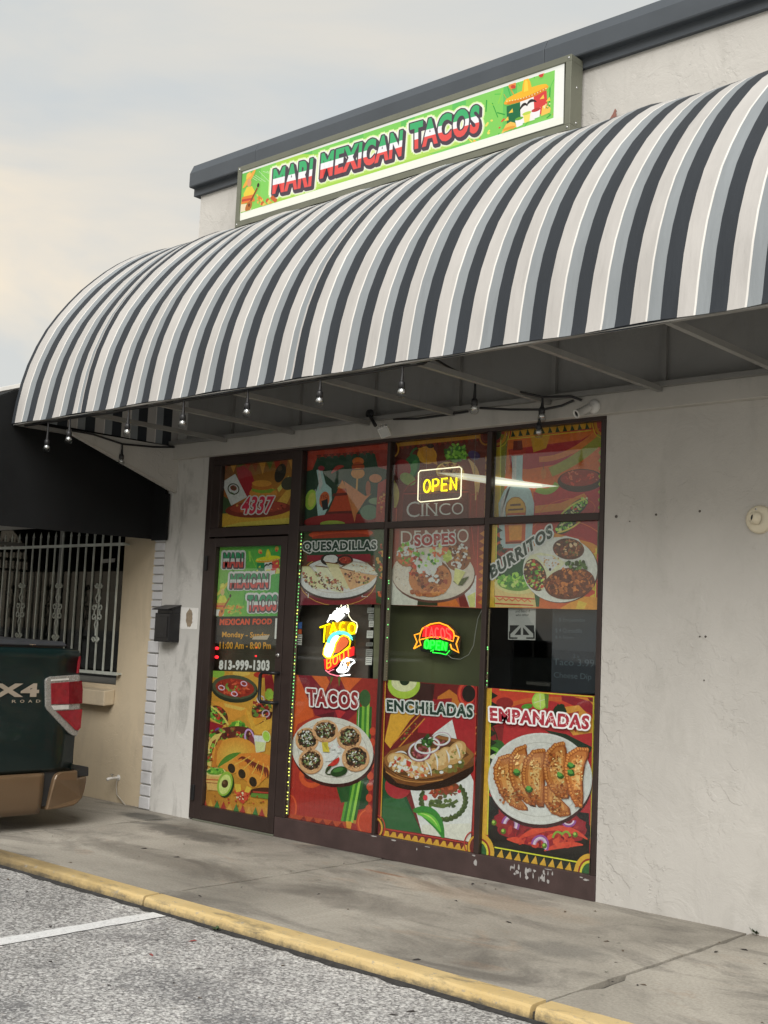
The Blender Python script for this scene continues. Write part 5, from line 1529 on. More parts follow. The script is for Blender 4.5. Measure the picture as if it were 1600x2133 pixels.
a.speck(['#d04a30', '#b83828'], 22, 1240, 1180, 230, 50, 14, 34, 5, 4)
for (x, y) in ((945, 1060), (1150, 1205)):
    a.ring('#8a4a90', x, y, 56, 68, 16, 10, 180, 380); a.ring('#d8b8d8', x, y, 42, 54, 16, 10, 180, 380); a.ring('#a878ac', x, y, 30, 42, 6, 10, 180, 380)
a.ring('#8a4a90', 1350, 1030, 46, 40, 14, 0, 0, 180); a.ring('#d8b8d8', 1350, 1030, 34, 28, 10, 0, 0, 180)
for (x, y) in ((832, 1045), (897, 1105), (1396, 1128), (1182, 1205)): a.ell('#4f6a20', x, y, 18, 20); a.ell('#9ab84a', x - 4, y - 5, 9, 10)
a.curve('#7a9a34', 15, (1240, 1150), (1260, 1080), (1310, 1130)); a.curve('#7a9a34', 15, (1300, 1130), (1340, 1080), (1362, 1140)); a.curve('#6a8a2c', 20, (1050, 1060), (1090, 1050), (1110, 1020), taper=True)
a.poly('#cf9a2c', (752, 108), (812, 114), (785, 1130), (735, 1122)); a.teeth('#1d241b', (806, 130), (782, 1110), 15, 54, .95); a.line('#d8c032', 8, (812, 112), (786, 1130)); a.line('#d8c032', 8, (870, 122), (1530, 172)); a.line('#d8c032', 8, (1524, 168), (1502, 1260)); a.poly('#7a6a1c', (1526, 168), (1540, 166), (1508, 1290), (1500, 1290)); a.teeth('#cf9a2c', (1530, 200), (1506, 1250), 14, 26, .6)
a.poly('#1d241b', (830, 1210), (1440, 1310), (1430, 1400), (830, 1290)); a.line('#d8d032', 9, (835, 1216), (1432, 1322)); a.teeth('#cf9a2c', (845, 1285), (1435, 1396), 10, 62, .88)
for (x, y) in ((728, 1255), (1492, 1398)): a.ell('#cf9a2c', x, y, 106, 138); a.ell('#8a2420', x, y, 78, 104); a.ell('#d8c032', x, y, 66, 90); a.ell('#2a5a30', x, y, 52, 72)
a.ell('#3a1c1c', 1156, 760, 362, 325); a.ell('#c3c1be', 1152, 740, 362, 318, mid='#dedcd8', n=56); a.ring('#e4e2de', 1152, 736, 352, 308, 8); a.ring('#b0aeaa', 1152, 745, 300, 258, 6)
def empanada(pts_out, pts_in, seed):
    """half-moon pastry with crimped edge: outer crimped arc, inner straight fold"""
    rr = random.Random(seed)
    c0 = (sum(p[0] for p in pts_out + pts_in) / len(pts_out + pts_in), sum(p[1] for p in pts_out + pts_in) / len(pts_out + pts_in))
    pl = pts_out + pts_in
    a.poly('#5c3014', *[(p[0] + 6, p[1] + 9) for p in pl])
    a.poly('#8a4719', *pl)
    sh = [(c0[0] + (p[0] - c0[0]) * .84, c0[1] + (p[1] - c0[1]) * .88) for p in pl]
    a.poly('#ab6830', *sh)
    a.poly('#c48646', *[(c0[0] + (p[0] - c0[0]) * .58, c0[1] + (p[1] - c0[1]) * .70) for p in pl])
    a.poly('#d8a468', *[(c0[0] + 6 + (p[0] - c0[0]) * .30, c0[1] + (p[1] - c0[1]) * .46) for p in pl])
    for i in range(len(pts_out) - 1):
        for k in range(4):
            t = k / 4
            x, y = pts_out[i][0] + (pts_out[i + 1][0] - pts_out[i][0]) * t, pts_out[i][1] + (pts_out[i + 1][1] - pts_out[i][1]) * t
            x, y = x + (c0[0] - x) * .07, y + (c0[1] - y) * .05
            a.ell('#8f4c1c', x, y, 19, 15, rr.uniform(0, 90), 9); a.ell('#c07c3c', x + 2, y - 3, 11, 8, rr.uniform(0, 90), 8)
    for i in range(70):
        u, v = rr.uniform(-1, 1), rr.uniform(-1, 1)
        xs_ = [p[0] for p in sh]; ys_ = [p[1] for p in sh]
        x, y = c0[0] + u * (max(xs_) - min(xs_)) * .26, c0[1] + v * (max(ys_) - min(ys_)) * .38
        a.ell(rr.choice(['#9c5c26', '#b87a3c', '#c88a48', '#e0b880', '#854a1c', '#a86a30']), x, y, rr.uniform(4, 12), rr.uniform(3, 7), rr.uniform(0, 180), 7)
empanada([(940, 570), (870, 590), (835, 660), (838, 740), (880, 840), (950, 920), (1010, 950), (1065, 955)], [(1060, 930), (1000, 860), (955, 760), (935, 660)], 1)
empanada([(1050, 508), (990, 530), (945, 590), (942, 690), (965, 790), (1020, 870), (1080, 920)], [(1120, 930), (1100, 800), (1070, 660), (1060, 560)], 2)
empanada([(1180, 535), (1110, 545), (1050, 610), (1032, 700), (1040, 780), (1080, 860), (1140, 930)], [(1178, 930), (1185, 800), (1180, 660), (1190, 560)], 3)
empanada([(1190, 800), (1190, 900), (1240, 970), (1300, 992), (1365, 985)], [(1360, 940), (1300, 880), (1250, 800), (1210, 770)], 4)
empanada([(1320, 488), (1260, 500), (1200, 560), (1180, 650), (1195, 740), (1240, 820), (1300, 868), (1350, 870)], [(1358, 820), (1345, 700), (1340, 590), (1335, 520)], 5)
empanada([(1490, 530), (1420, 525), (1350, 570), (1330, 650), (1340, 740), (1370, 850), (1410, 920), (1448, 940)], [(1455, 860), (1450, 740), (1465, 640), (1492, 570)], 6)
for (x, y) in ((1000, 690), (1300, 715), (1375, 645), (1085, 810), (1375, 695)): a.ell('#2c4f22', x, y + 4, 26, 22, 20, jag=.2, n=14); a.ell('#4f8a3c', x - 4, y - 5, 20, 14, 30, jag=.25, n=12)
for (x, y, rx, ry, r_) in ((905, 850, 40, 60, -30), (1010, 850, 34, 60, -30), (1120, 880, 36, 50, -20), (1300, 820, 50, 44, -20), (1420, 870, 26, 60, 0), (1250, 620, 40, 60, 20), (1270, 930, 50, 26, 20)):
    a.speck(['#7a3d14', '#8f4c1c', '#6a3210', '#a05a24'], 26, x, y, rx, ry, 5, 13, r_, 2)
for (x, y, rx, ry, r_) in ((890, 690, 20, 60, 10), (1120, 640, 24, 60, 5), (1260, 660, 30, 70, -5), (1420, 640, 26, 60, 0), (1000, 600, 20, 40, 10)):
    a.speck(['#cfa062', '#d8ae74'], 12, x, y, rx, ry, 4, 10, r_, 2)
a.text('EMPANADAS', [(815, 338), (1500, 400), (1508, 302), (812, 244)], '#8c2330', [(12, '#f0eae4')], 0.045, crack=('#e0b4b0', 2.8))
finish(a, 'EMPANADAS poster with six pastries on a large white plate')
# ------------------------------------------------------------------ lettering on the door glass
LY = 0.0205
def letters(name, label, items, y=LY, mat=None):
    """items: (word, quad in crop A, colour, bold)"""
    xs = [on_y(CA[0] + q[0][0] / CA[2], CA[1] + q[0][1] / CA[2], y) for (_, q, _, _) in items]
    t = thing(name, label, 'lettering', (xs[0].x, y, min(p.z for p in xs)), 'vinyl lettering on the door glass')
    for (w_, q, col, bold) in items:
        tr = text_tris(w_, bold)
        b = MB()
        for tri in tr:
            vs = []
            for (u, v) in tri:
                p = [q[0][i] * (1 - u) * (1 - v) + q[1][i] * u * (1 - v) + q[2][i] * u * v + q[3][i] * (1 - u) * v for i in (0, 1)]
                vs.append(on_y(CA[0] + p[0] / CA[2], CA[1] + p[1] / CA[2], y))
            b.add(vs, [(0, 1, 2)])
        o = b.build('text_line', mat or M('vinyl_' + w_.lower().replace(' ', '_')[:8], lin(col), 0.5), t, recalc=False)
        sm = o.modifiers.new('thickness', 'SOLIDIFY'); sm.thickness = 0.0006; sm.offset = 0
    return t
letters('door_lettering', 'red block words MEXICAN FOOD on the door glass', [('MEXICAN FOOD', [(142, 1686), (556, 1678), (560, 1632), (146, 1634)], '#e8501f', 0.05)])
letters('door_lettering', 'amber opening hours Monday to Sunday on the door glass',
        [('Monday - Sunday', [(162, 1792), (536, 1800), (540, 1742), (164, 1736)], '#e8a834', 0.018), ('11:00 Am - 8:00 Pm', [(142, 1872), (548, 1874), (550, 1820), (145, 1816)], '#e8a834', 0.018)])
letters('door_lettering', 'white telephone number 813-999-1303 on the door glass', [('813-999-1303', [(136, 2038), (538, 2050), (541, 1962), (140, 1962)], '#e8e6e2', 0.05)])
def panel(name, label, cat, pts, y, mat, th=0.0015, group=None):
    """thin flat sheet on a vertical plane from photo-frame corners"""
    ws = [on_y(p[0], p[1], y) for p in pts]
    b = MB(); b.prism([(w.x, w.z) for w in ws], 'y', y, y + th)
    o = b.build(name, mat)
    c = sum((w for w in ws), Vector()) / len(ws)
    o.data.transform(Matrix.Translation(-c)); o.location = c
    return tag(o, label, cat, group)
def pa(c, *pts): return [(c[0] + p[0] / c[2], c[1] + p[1] / c[2]) for p in pts]
m_paper = M('white_paper', (0.80, 0.79, 0.76), 0.8, 0, 0.06, 20)
m_greyp = M('grey_paper', (0.36, 0.36, 0.34), 0.8, 0, 0.2, 25)
panel('door_sticker', 'narrow white push sticker on the door edge by the lock', 'sticker', pa(CA, (586, 1630), (606, 1630), (600, 1795), (578, 1792)), 0.0205, m_paper)
panel('smear', 'pale smear across the word Sunday on the door glass', 'smear', pa(CA, (410, 1775), (500, 1768), (540, 1762), (520, 1800), (400, 1798)), 0.0185, M('pale_smear', (0.55, 0.46, 0.36), 0.8), 0.0003)
st = thing('payment_stickers', 'column of small card payment stickers at the left edge of the taco window', 'stickers', on_y(624, 1320, 0.0205))
for (q, c) in (((752, 1660, 796, 1712), '#3a5c9a'), ((752, 1716, 794, 1754), '#b0502c'), ((750, 1758, 794, 1842), '#c8c6c0')):
    w0, w1 = on_y(*pa(CA, (q[0], q[1]))[0], 0.0205), on_y(*pa(CA, (q[2], q[3]))[0], 0.0205)
    b = MB(); b.box(w0.x, w1.x, 0.0195, 0.0205, w1.z, w0.z); b.build('sticker', M('sticker_ink', lin(c), 0.5), st)
    if c == '#c8c6c0':
        for k in range(4):
            b = MB(); zz = w1.z + (w0.z - w1.z) * (0.15 + .22 * k); b.box(w0.x + .004, w1.x - .004, 0.0188, 0.0194, zz, zz + .006); b.build('sticker_text', m_black, st)
# glowing discs added to stand for tail lights reflected in the door glass
m_red = EM('red_reflection_glow', (1.0, 0.02, 0.03), 2.2)
for (x, y, r0, lab) in ((124, 1868, .012, 'upper glowing disc for a red reflection at the left edge of the door glass'), (122, 1938, .012, 'lower glowing disc for a red reflection beside the telephone number'), (434, 1930, .006, 'tiny glowing disc for a red reflection above the telephone number'), (440, 1862, .006, 'tiny glowing disc for a red reflection behind the hours lettering')):
    w = on_y(*pa(CA, (x, y))[0], 0.05)
    b = MB(); b.lathe((0, 0, 0), [(0, .012), (r0 * .7, .010), (r0, .004), (r0, 0)], (0, -1, 0), 10)
    for k in range(len(b.v)): b.v[k] = (b.v[k][0] * (1.7 if r0 > .01 else 1), b.v[k][1], b.v[k][2])
    o = b.build('red_reflection', m_red); o.location = w; tag(o, lab, 'glow plate', 'glowing discs for red reflections in the door glass')

# ------------------------------------------------------------------ neon signs behind the glass
NY = 0.045
m_acry = M('dark_acrylic', (0.03, 0.028, 0.028), 0.2)
m_nyel = EM('neon_yellow', (1.0, 0.86, 0.0), 1.7)
m_nor = EM('neon_orange', (1.0, 0.35, 0.02), 1.6)
m_namb = EM('neon_amber', (1.0, 0.62, 0.0), 1.7)
m_nred = EM('neon_red', (1.0, 0.06, 0.05), 1.8)
m_nredb = EM('neon_red_back', (1.0, 0.02, 0.03), 0.42)
m_ngre = EM('neon_green', (0.03, 1.0, 0.06), 1.5)
m_ngreb = EM('neon_green_back', (0.0, 0.55, 0.03), 0.35)
m_nwhi = EM('neon_white', (1.0, 0.98, 0.96), 2.4)
m_nwarm = EM('neon_warm_white', (1.0, 0.90, 0.62), 1.4)
m_ncya = EM('neon_cyan', (0.16, 0.85, 0.72), 1.0)
m_npink = EM('neon_pink', (1.0, 0.22, 0.30), 1.0)
def P3(c, pts, y):
    return [on_y(c[0] + p[0] / c[2], c[1] + p[1] / c[2], y) for p in pts]
CN = (640, 1240, 10.0)
t = thing('neon_sign', 'glowing yellow and red TACO BOUT neon with a taco, above the TACOS poster', 'neon sign', on_y(705, 1335, NY))
back = [(240, 660), (400, 540), (440, 450), (560, 290), (690, 250), (720, 170), (790, 150), (860, 190), (880, 400), (950, 510), (1040, 560), (1070, 640), (1040, 770), (990, 880), (990, 1060), (1000, 1240), (1020, 1370), (960, 1440), (900, 1500), (860, 1590), (890, 1680), (600, 1690), (430, 1620), (340, 1560), (330, 1330), (320, 1040), (280, 760)]
b = MB(); q = P3(CN, back, NY); b.prism([(w.x, w.z) for w in q], 'y', NY + 0.004, NY + 0.008)
b.build('backing', glass_mat('clear_acrylic', 1.49, (0.75, 0.72, 0.70)), t)
def ntube(pts, r, mat, name='tube', y=NY - 0.006, closed=False, parent=None, c=CN):
    b = MB(); b.tube(P3(c, pts, y), r, 6, closed=closed); return b.build(name, mat, parent)
def nplate(pts, mat, name, y, parent, c=CN, th=0.003):
    q = P3(c, pts, y); b = MB(); b.prism([(w.x, w.z) for w in q], 'y', y, y + th); return b.build(name, mat, parent)
def nword(word, quad, r, y, mat, parent, c=CN, name='letter'):
    n = len(word)
    for i, ch in enumerate(word):
        b = MB()
        qq = [on_y(c[0] + p[0] / c[2], c[1] + p[1] / c[2], y) for p in quad]
        def sub(k0, k1):
            f = lambda p, q_, k: (p.x + (q_.x - p.x) * k, p.z + (q_.z - p.z) * k)
            return [f(qq[0], qq[1], k0), f(qq[0], qq[1], k1), f(qq[3], qq[2], k1), f(qq[3], qq[2], k0)]
        neon_word(b, ch, sub(i / n, (i + 1) / n), r, y)
        b.build(name, mat, parent)
rn_ = random.Random(12)
for i in range(13):
    u = i / 12
    x_, y_ = 440 + 400 * u, 470 - 190 * math.sin(u * 2.2)
    ntube([(x_ - 20, y_ + 90 * (1 - u * .4)), (x_ + rn_.uniform(0, 40), y_ + 20), (x_ + rn_.uniform(10, 60), y_ - rn_.uniform(20, 60))], .0052, m_nwhi, 'tube', NY - .012 - .0003 * i, False, t)
nplate([(470, 500), (520, 400), (620, 320), (720, 330), (780, 420), (700, 500), (620, 560), (560, 500)], m_nwhi, 'glow_tube_cluster', NY - .010, t)
ntube([(700, 240), (720, 175), (790, 160), (850, 210), (862, 420), (930, 520), (1030, 575), (1045, 650), (1010, 790)], .0035, m_nwarm, 'tube', NY - .006, False, t)
nplate([(390, 940), (400, 660), (560, 560), (800, 540), (960, 560), (1040, 650), (1000, 820), (860, 820), (700, 740), (520, 800)], EM('neon_yellow_glow', (0.70, 0.38, 0.0), 0.24), 'yellow_glow', NY - .004, t)
for ch_, q_ in (('T', [(268, 1000), (428, 960), (500, 585), (240, 680)]), ('A', [(455, 815), (625, 765), (590, 560), (490, 580)]), ('C', [(650, 745), (800, 725), (810, 545), (660, 590)])):
    nword(ch_, q_, .0062, NY - .0125, m_nyel, t, CN)
ntube([(930 + 75 * math.cos(i * .5236), 690 + 110 * math.sin(i * .5236)) for i in range(12)], .006, m_nyel, 'letter', NY - .012, True, t)
ntube([(300, 670), (470, 590)], .004, m_namb, 'tube', NY - .018, False, t)
nplate([(345, 1270), (360, 1090), (430, 950), (520, 860), (620, 830), (680, 860), (600, 1000), (560, 1180), (500, 1280), (420, 1290)], m_nwhi, 'filling', NY - .014, t)
q_ = [(690 + 285 * math.cos(3.2 + k * .29), 1010 + 275 * math.sin(3.2 + k * .29)) for k in range(10)] + [(690 + 215 * math.cos(3.2 + k * .29), 1010 + 195 * math.sin(3.2 + k * .29)) for k in range(9, -1, -1)]
nplate(q_, m_ncya, 'lettuce_glow', NY - .0165, t)
for i in range(10):
    a_ = 3.35 + i * .27
    ntube([(690 + 270 * math.cos(a_), 1010 + 250 * math.sin(a_)), (690 + 262 * math.cos(a_ + .2), 1010 + 245 * math.sin(a_ + .2))], .0042, m_ncya, 'lettuce', NY - .018, False, t)
ntube([(330, 1240), (345, 1120), (400, 980)], .004, m_namb, 'tube', NY - .018, False, t)
nplate([(560, 1200), (640, 980), (720, 870), (800, 870), (860, 960), (820, 1050), (650, 1190)], EM('neon_shell_glow', (0.75, 0.14, 0.05), 0.7), 'shell_glow', NY - .014, t)
ntube([(345, 1250), (400, 1300), (520, 1300), (720, 1190), (880, 1060), (900, 960), (850, 870), (760, 835), (680, 870), (600, 1000), (560, 1150), (500, 1290)], .0055, m_namb, 'shell', NY - .020, False, t)
nplate([(345, 1330), (520, 1330), (720, 1230), (960, 1060), (985, 1080), (975, 1250), (720, 1330), (600, 1480), (460, 1560), (360, 1540)], m_nredb, 'red_glow', NY - .004, t)
nword('BOUT', [(385, 1545), (930, 1240), (920, 1090), (385, 1350)], .0045, NY - .012, m_nor, t)
ntube([(620, 1560), (690, 1480), (730, 1380), (830, 1310), (960, 1350), (990, 1390), (890, 1460), (850, 1560), (760, 1610), (660, 1600), (620, 1560)], .0055, m_nwhi, 'tube', NY - .016, False, t)
ntube([(680, 1560), (760, 1480), (790, 1380), (880, 1350)], .0065, m_nwhi, 'tube', NY - .0165, False, t)
ntube([(720, 1580), (800, 1520), (820, 1450)], .006, m_nwhi, 'tube', NY - .017, False, t)
ntube([(840, 1400), (880, 1390), (870, 1470), (830, 1470)], .003, m_nor, 'tube', NY - .022, True, t)
ntube([(380, 1560), (480, 1640), (620, 1680), (760, 1670), (890, 1650)], .004, m_npink, 'tube', NY - .010, False, t)
ntube([(430, 1600), (560, 1540)], .003, m_npink, 'tube', NY - .010, False, t)
ntube([(690, 1675), (890, 1655)], .005, m_nwhi, 'tube', NY - .012, False, t)

CB10 = CB
t = thing('neon_sign', 'yellow OPEN neon in a rounded warm-white outline, in front of the CINCO print', 'neon sign', on_y(917, 1008, NY))
fr = [(240, 618), (245, 425), (258, 410), (535, 383), (550, 395), (545, 590), (528, 607), (258, 632)]
ntube(fr, .0035, m_nwarm, 'outline', NY, True, t, CB)
nword('OPEN', [(272, 566), (524, 542), (526, 458), (276, 478)], .0062, NY - .006, m_nyel, t, CB)
nplate([(300, 560), (520, 540), (522, 500), (300, 520)], EM('neon_halo', (0.42, 0.2, 0.0), 0.35), 'backing', NY + .004, t, CB)
b = MB(); q = P3(CB, [(232, 640), (238, 405), (560, 375), (552, 610)], NY + .009); b.prism([(w.x, w.z) for w in q], 'y', NY + .009, NY + .012)
b.build('acrylic_plate', glass_mat('clear_plate', 1.49, (0.92, 0.92, 0.92)), t)
for px in (300, 480):
    w0, w1 = P3(CB, [(px, 400)], NY + .01)[0], P3(CB, [(px, 180)], NY + .01)[0]
    b = MB(); b.tube([w0, w1], .0008, 4); b.build('wire', m_chrome, t)

t = thing('neon_sign', 'small TACOS OPEN neon with red ribbon and green word, in the third bay', 'neon sign', on_y(908, 1328, NY))
rib = [(212, 1672), (235, 1625), (215, 1575), (258, 1562), (272, 1530), (330, 1498), (390, 1488), (450, 1510), (492, 1550), (498, 1578), (530, 1590), (512, 1638), (530, 1700), (480, 1672), (470, 1640)]
ntube(rib, .0048, m_nor, 'ribbon', NY - .006, False, t, CB)
ntube([(258, 1562), (250, 1610), (330, 1590), (400, 1590), (490, 1620), (498, 1578)], .0042, m_nor, 'ribbon', NY - .008, False, t, CB)
ntube([(212, 1672), (262, 1645), (250, 1610)], .0042, m_nor, 'ribbon', NY - .008, False, t, CB)
nplate([(268, 1590), (280, 1535), (335, 1508), (390, 1500), (445, 1520), (484, 1556), (486, 1605), (400, 1580), (330, 1580)], m_nredb, 'red_glow', NY - .002, t, CB)
nword('TACOS', [(275, 1590), (484, 1606), (470, 1530), (282, 1520)], .005, NY - .012, m_nred, t, CB)
nplate([(278, 1670), (285, 1615), (400, 1610), (455, 1630), (448, 1690), (330, 1680)], m_ngreb, 'green_glow', NY - .002, t, CB)
nword('OPEN', [(280, 1668), (446, 1686), (450, 1628), (286, 1608)], .0058, NY - .014, m_ngre, t, CB)
ntube([(330, 1690), (350, 1680), (345, 1700), (400, 1705), (440, 1715), (465, 1685)], .003, m_ngre, 'tube', NY - .008, False, t, CB)
b = MB(); q = P3(CB, [(262, 1690), (240, 1600), (280, 1520), (380, 1478), (470, 1500), (545, 1580), (532, 1705), (420, 1725)], NY + .006); b.prism([(w.x, w.z) for w in q], 'y', NY + .006, NY + .010); b.build('backing', m_acry, t)
b = MB(); b.tube(P3(CB, [(440, 1705), (480, 1740), (540, 1748), (600, 1715), (635, 1650), (648, 1560), (665, 1460), (695, 1395)], NY), .0018, 6)
b.build('cable', m_greyp, t)

# ------------------------------------------------------------------ bead light strips along the mullions
m_bead = EM('bead_light', (0.80, 0.85, 0.14), 2.4)
m_beadg = EM('bead_light_green', (0.25, 0.9, 0.25), 1.1)
m_beadd = M('unlit_bead', (0.20, 0.17, 0.09), 0.4)
def beads(label, c, pts, n, mat, lit=True):
    b = MB(); d = MB(); g_ = MB(); r0 = random.Random(len(label))
    ws = P3(c[0], [(p[0] + 9, p[1]) for p in pts], 0.006)
    w0, w1 = ws[0], P3(c[1], [(pts[-1][0] + 9, pts[-1][1])], 0.006)[0] if len(c) > 1 else ws[-1]
    for i in range(n):
        p = w0 + (w1 - w0) * ((i + .5) / n)
        r_ = 0.0052 if r0.random() > .35 else .0034
        if lit and i < n * .62 and r0.random() < .75: tgt = g_
        else: tgt = b if r0.random() > (.25 if lit else .8) else d
        tgt.lathe((p.x + r0.uniform(-.003, .003), p.y, p.z), [(0, -r_), (r_, 0), (0, r_)], (0, 1, 0), 5)
    tp = MB(); tp.box(min(w0.x, w1.x) - .004, max(w0.x, w1.x) + .004, 0.0085, .0105, min(w0.z, w1.z), max(w0.z, w1.z))
    t = thing('light_strip', label, 'light strip', (w0.x, .006, min(w0.z, w1.z)), 'bead light strips on the window edges')
    if g_.v: tag(g_.build('green_beads', m_beadg, t), kind='stuff')
    tag(b.build('lit_beads', mat, t), kind='stuff'); tag(d.build('dark_beads', m_beadd, t), kind='stuff'); tp.build('tape', M('strip_tape', (.10, .09, .06), .6), t)
beads('glowing yellow-green bead strip between the door and the quesadilla window', (CA, CC), [(785, 950), (799, 1238)], 84, m_bead)
beads('dim bead strip at the left edge of the CINCO and SOPES window', (CB, CB), [(34, 800), (8, 1900)], 60, m_beadg, False)
beads('dim bead strip at the left edge of the chalk menu window', (CB, CB), [(738, 1390), (718, 1950)], 40, m_beadg, False)

# glowing wedges added behind the transom glass for its bright streak
t = thing('glass_streak', 'glowing white wedges added as a bright streak across the transom glass', 'glow plate', on_y(1030, 1000, NY))
m_streak = EM('streak_glow', (1.0, 0.98, 0.86), 0.95); m_streakd = EM('streak_glow_dim', (1.0, 0.97, 0.85), 0.42)
nplate([(778, 450), (1000, 486), (1236, 520), (1060, 534), (778, 512)], EM('streak_wedge', (1.0, 0.97, 0.82), 0.5), 'streak_plate', .0590, t, CB)
nplate([(778, 474), (1000, 500), (1120, 514), (1000, 512), (778, 496)], m_streak, 'tube', .0550, t, CB)  # flat plate, brighter core of the added streak
nplate([(370, 424), (560, 428), (722, 446), (722, 500), (560, 472)], EM('streak_wedge_dim', (1.0, 0.95, 0.80), 0.26), 'streak_plate', .0590, t, CB)
nplate([(430, 430), (722, 464), (722, 486), (600, 462)], m_streakd, 'tube', .0550, t, CB)  # flat plate, dimmer left core of the added streak
b = MB(); q = P3(CB, [(760, 440), (760, 430)], .064)
for xx in (on_y(*pa(CB, (860, 470))[0], .064).x, on_y(*pa(CB, (640, 450))[0], .064).x):
    b = MB(); b.tube([(xx, .0635, q[0].z), (xx, .0635, 2.69)], .0012, 5); b.build('streak_hanger', m_chrome, t)  # wires added to carry the streak plates

# ------------------------------------------------------------------ things seen between the posters
m_olive = M('olive_board', (0.075, 0.080, 0.035), 0.6, 0, 0.35, 1.5)
panel('olive_board', 'olive green board filling the bay behind the TACOS OPEN neon', 'board', pa(CB, (-20, 1330), (720, 1350), (700, 1990), (-30, 1930)), 0.12, m_olive, .01)
panel('brown_screen', 'dark brown screen behind the TACO BOUT neon', 'screen', [(600, 1240), (775, 1240), (765, 1440), (590, 1440)], 0.16, M('brown_screen', (0.10, 0.085, 0.072), 0.7, 0, 0.5, 3), .02)
panel('door_blind', 'olive brown blind behind the lettering on the door', 'blind', pa(CA, (60, 1590), (640, 1590), (620, 2080), (40, 2080)), 0.14, M('olive_blind', (0.085, 0.078, 0.052), .7, 0, .4, 2.5), .01)
t = thing('paper_menus', 'column of small pale paper menus at the right edge of the taco window', 'papers', on_y(772, 1330, .06))
for (y0, y1, x0, x1, m_) in ((258, 370, 1258, 1392, m_greyp), (390, 520, 1280, 1388, m_greyp), (530, 660, 1290, 1386, m_paper), (735, 890, 1245, 1375, m_paper), (985, 1060, 1230, 1370, m_greyp), (1120, 1270, 1225, 1365, m_greyp), (1285, 1450, 1220, 1350, m_paper)):
    q = P3(CN, [(x0, y0), (x1, y0), (x1 - 8, y1), (x0 - 8, y1)], .06); b = MB(); b.prism([(w.x, w.z) for w in q], 'y', .06, .0615); o = b.build('menu_sheet', m_, t)
    for k in range(3):
        f = (k + .7) / 4
        ya = y0 + (y1 - y0) * f
        q = P3(CN, [(x0 + 10, ya), (x1 - 14, ya), (x1 - 14, ya + 9), (x0 + 10, ya + 9)], .059); b = MB(); b.prism([(w.x, w.z) for w in q], 'y', .059, .0596); b.build('menu_text', m_black, o)
panel('door_frame_strip', 'pale olive upright strip between the taco and olive bays', 'strip', pa(CN, (1400, 200), (1520, 180), (1490, 1760), (1370, 1750)), 0.066, M('pale_olive', (0.17, 0.17, 0.10), .6), .02)
t = thing('wall_notice', 'grey notice sheet with black corner marks and a house of white strips', 'notice', on_y(1087, 1300, .05))
q = P3(CB, [(882, 1384), (1076, 1384), (1072, 1612), (880, 1608)], .05); b = MB(); b.prism([(w.x, w.z) for w in q], 'y', .05, .052); b.build('sheet', M('notice_sheet', (.38, .38, .37), .7), t)
for pts in ([(892, 1506), (960, 1506), (892, 1572)], [(1064, 1506), (996, 1506), (1064, 1572)], [(886, 1550), (896, 1550), (896, 1592), (946, 1592), (946, 1602), (886, 1602)], [(1068, 1550), (1058, 1550), (1058, 1592), (1008, 1592), (1008, 1602), (1068, 1602)], [(970, 1520), (970, 1575), (925, 1575)], [(986, 1520), (986, 1575), (1032, 1575)]):
    q = P3(CB, pts, .049); b = MB(); b.prism([(w.x, w.z) for w in q], 'y', .049, .0496); b.build('corner_mark', m_black, t)
def flat_text(word, c, quad, y, mat, parent, bold=0.0, name='text_line'):
    b = MB()
    for tri in text_tris(word, bold):
        vs = []
        for (u, v) in tri:
            p = [quad[0][i] * (1 - u) * (1 - v) + quad[1][i] * u * (1 - v) + quad[2][i] * u * v + quad[3][i] * (1 - u) * v for i in (0, 1)]
            vs.append(on_y(c[0] + p[0] / c[2], c[1] + p[1] / c[2], y))
        b.add(vs, [(0, 1, 2)])
    o = b.build(name, mat, parent, recalc=False)
    sm = o.modifiers.new('thickness', 'SOLIDIFY'); sm.thickness = 0.0004; sm.offset = 0
    return o
flat_text('and beso d', CB, [(932, 1416), (1034, 1414), (1034, 1394), (932, 1396)], .0492, m_black, t)
flat_text('who enter', CB, [(934, 1442), (1028, 1440), (1028, 1422), (934, 1424)], .0492, m_black, t)
t = thing('chalk_menu', 'black chalk board with handwritten prices at the right of the window', 'menu board', on_y(1200, 1350, .07))
q = P3(CB, [(1195, 1388), (1560, 1392), (1545, 1990), (1185, 1990)], .07); b = MB(); b.prism([(w.x, w.z) for w in q], 'y', .07, .08); b.build('board', M('chalk_board', (.012, .017, .026), .5, 0, .3, 9), t)
m_chalk = M('chalk', (.085, .11, .13), .9)
for w_, q in (('1 $ Empanadas', [(1218, 1488), (1425, 1490), (1425, 1455), (1218, 1452)]), ('$ 4 Quesadilla', [(1215, 1562), (1405, 1566), (1405, 1530), (1215, 1526)]), ('$ 6 Sopes', [(1215, 1606), (1345, 1608), (1345, 1580), (1215, 1578)]), ('2 x', [(1342, 1738), (1385, 1738), (1385, 1715), (1342, 1712)]),
              ('Taco 3.99', [(1200, 1786), (1490, 1800), (1490, 1750), (1200, 1742)]), ('Cheese Dip', [(1205, 1888), (1470, 1905), (1470, 1850), (1205, 1838)])):
    flat_text(w_, CB, q, .0685, m_chalk, t, -0.008)
panel('grey_counter', 'pale counter edge low behind the dark window bay', 'counter', pa(CB, (1010, 1905), (1180, 1915), (1175, 1940), (1010, 1925)), 0.5, M('counter_edge', (.10, .095, .085), .6), .2)
panel('rear_door', 'dark grey inner door behind the chalk menu bay', 'inner door', pa(CB, (720, 1380), (905, 1380), (890, 1990), (715, 1990)), 0.6, M('inner_door', (.03, .03, .033), .5), .03)

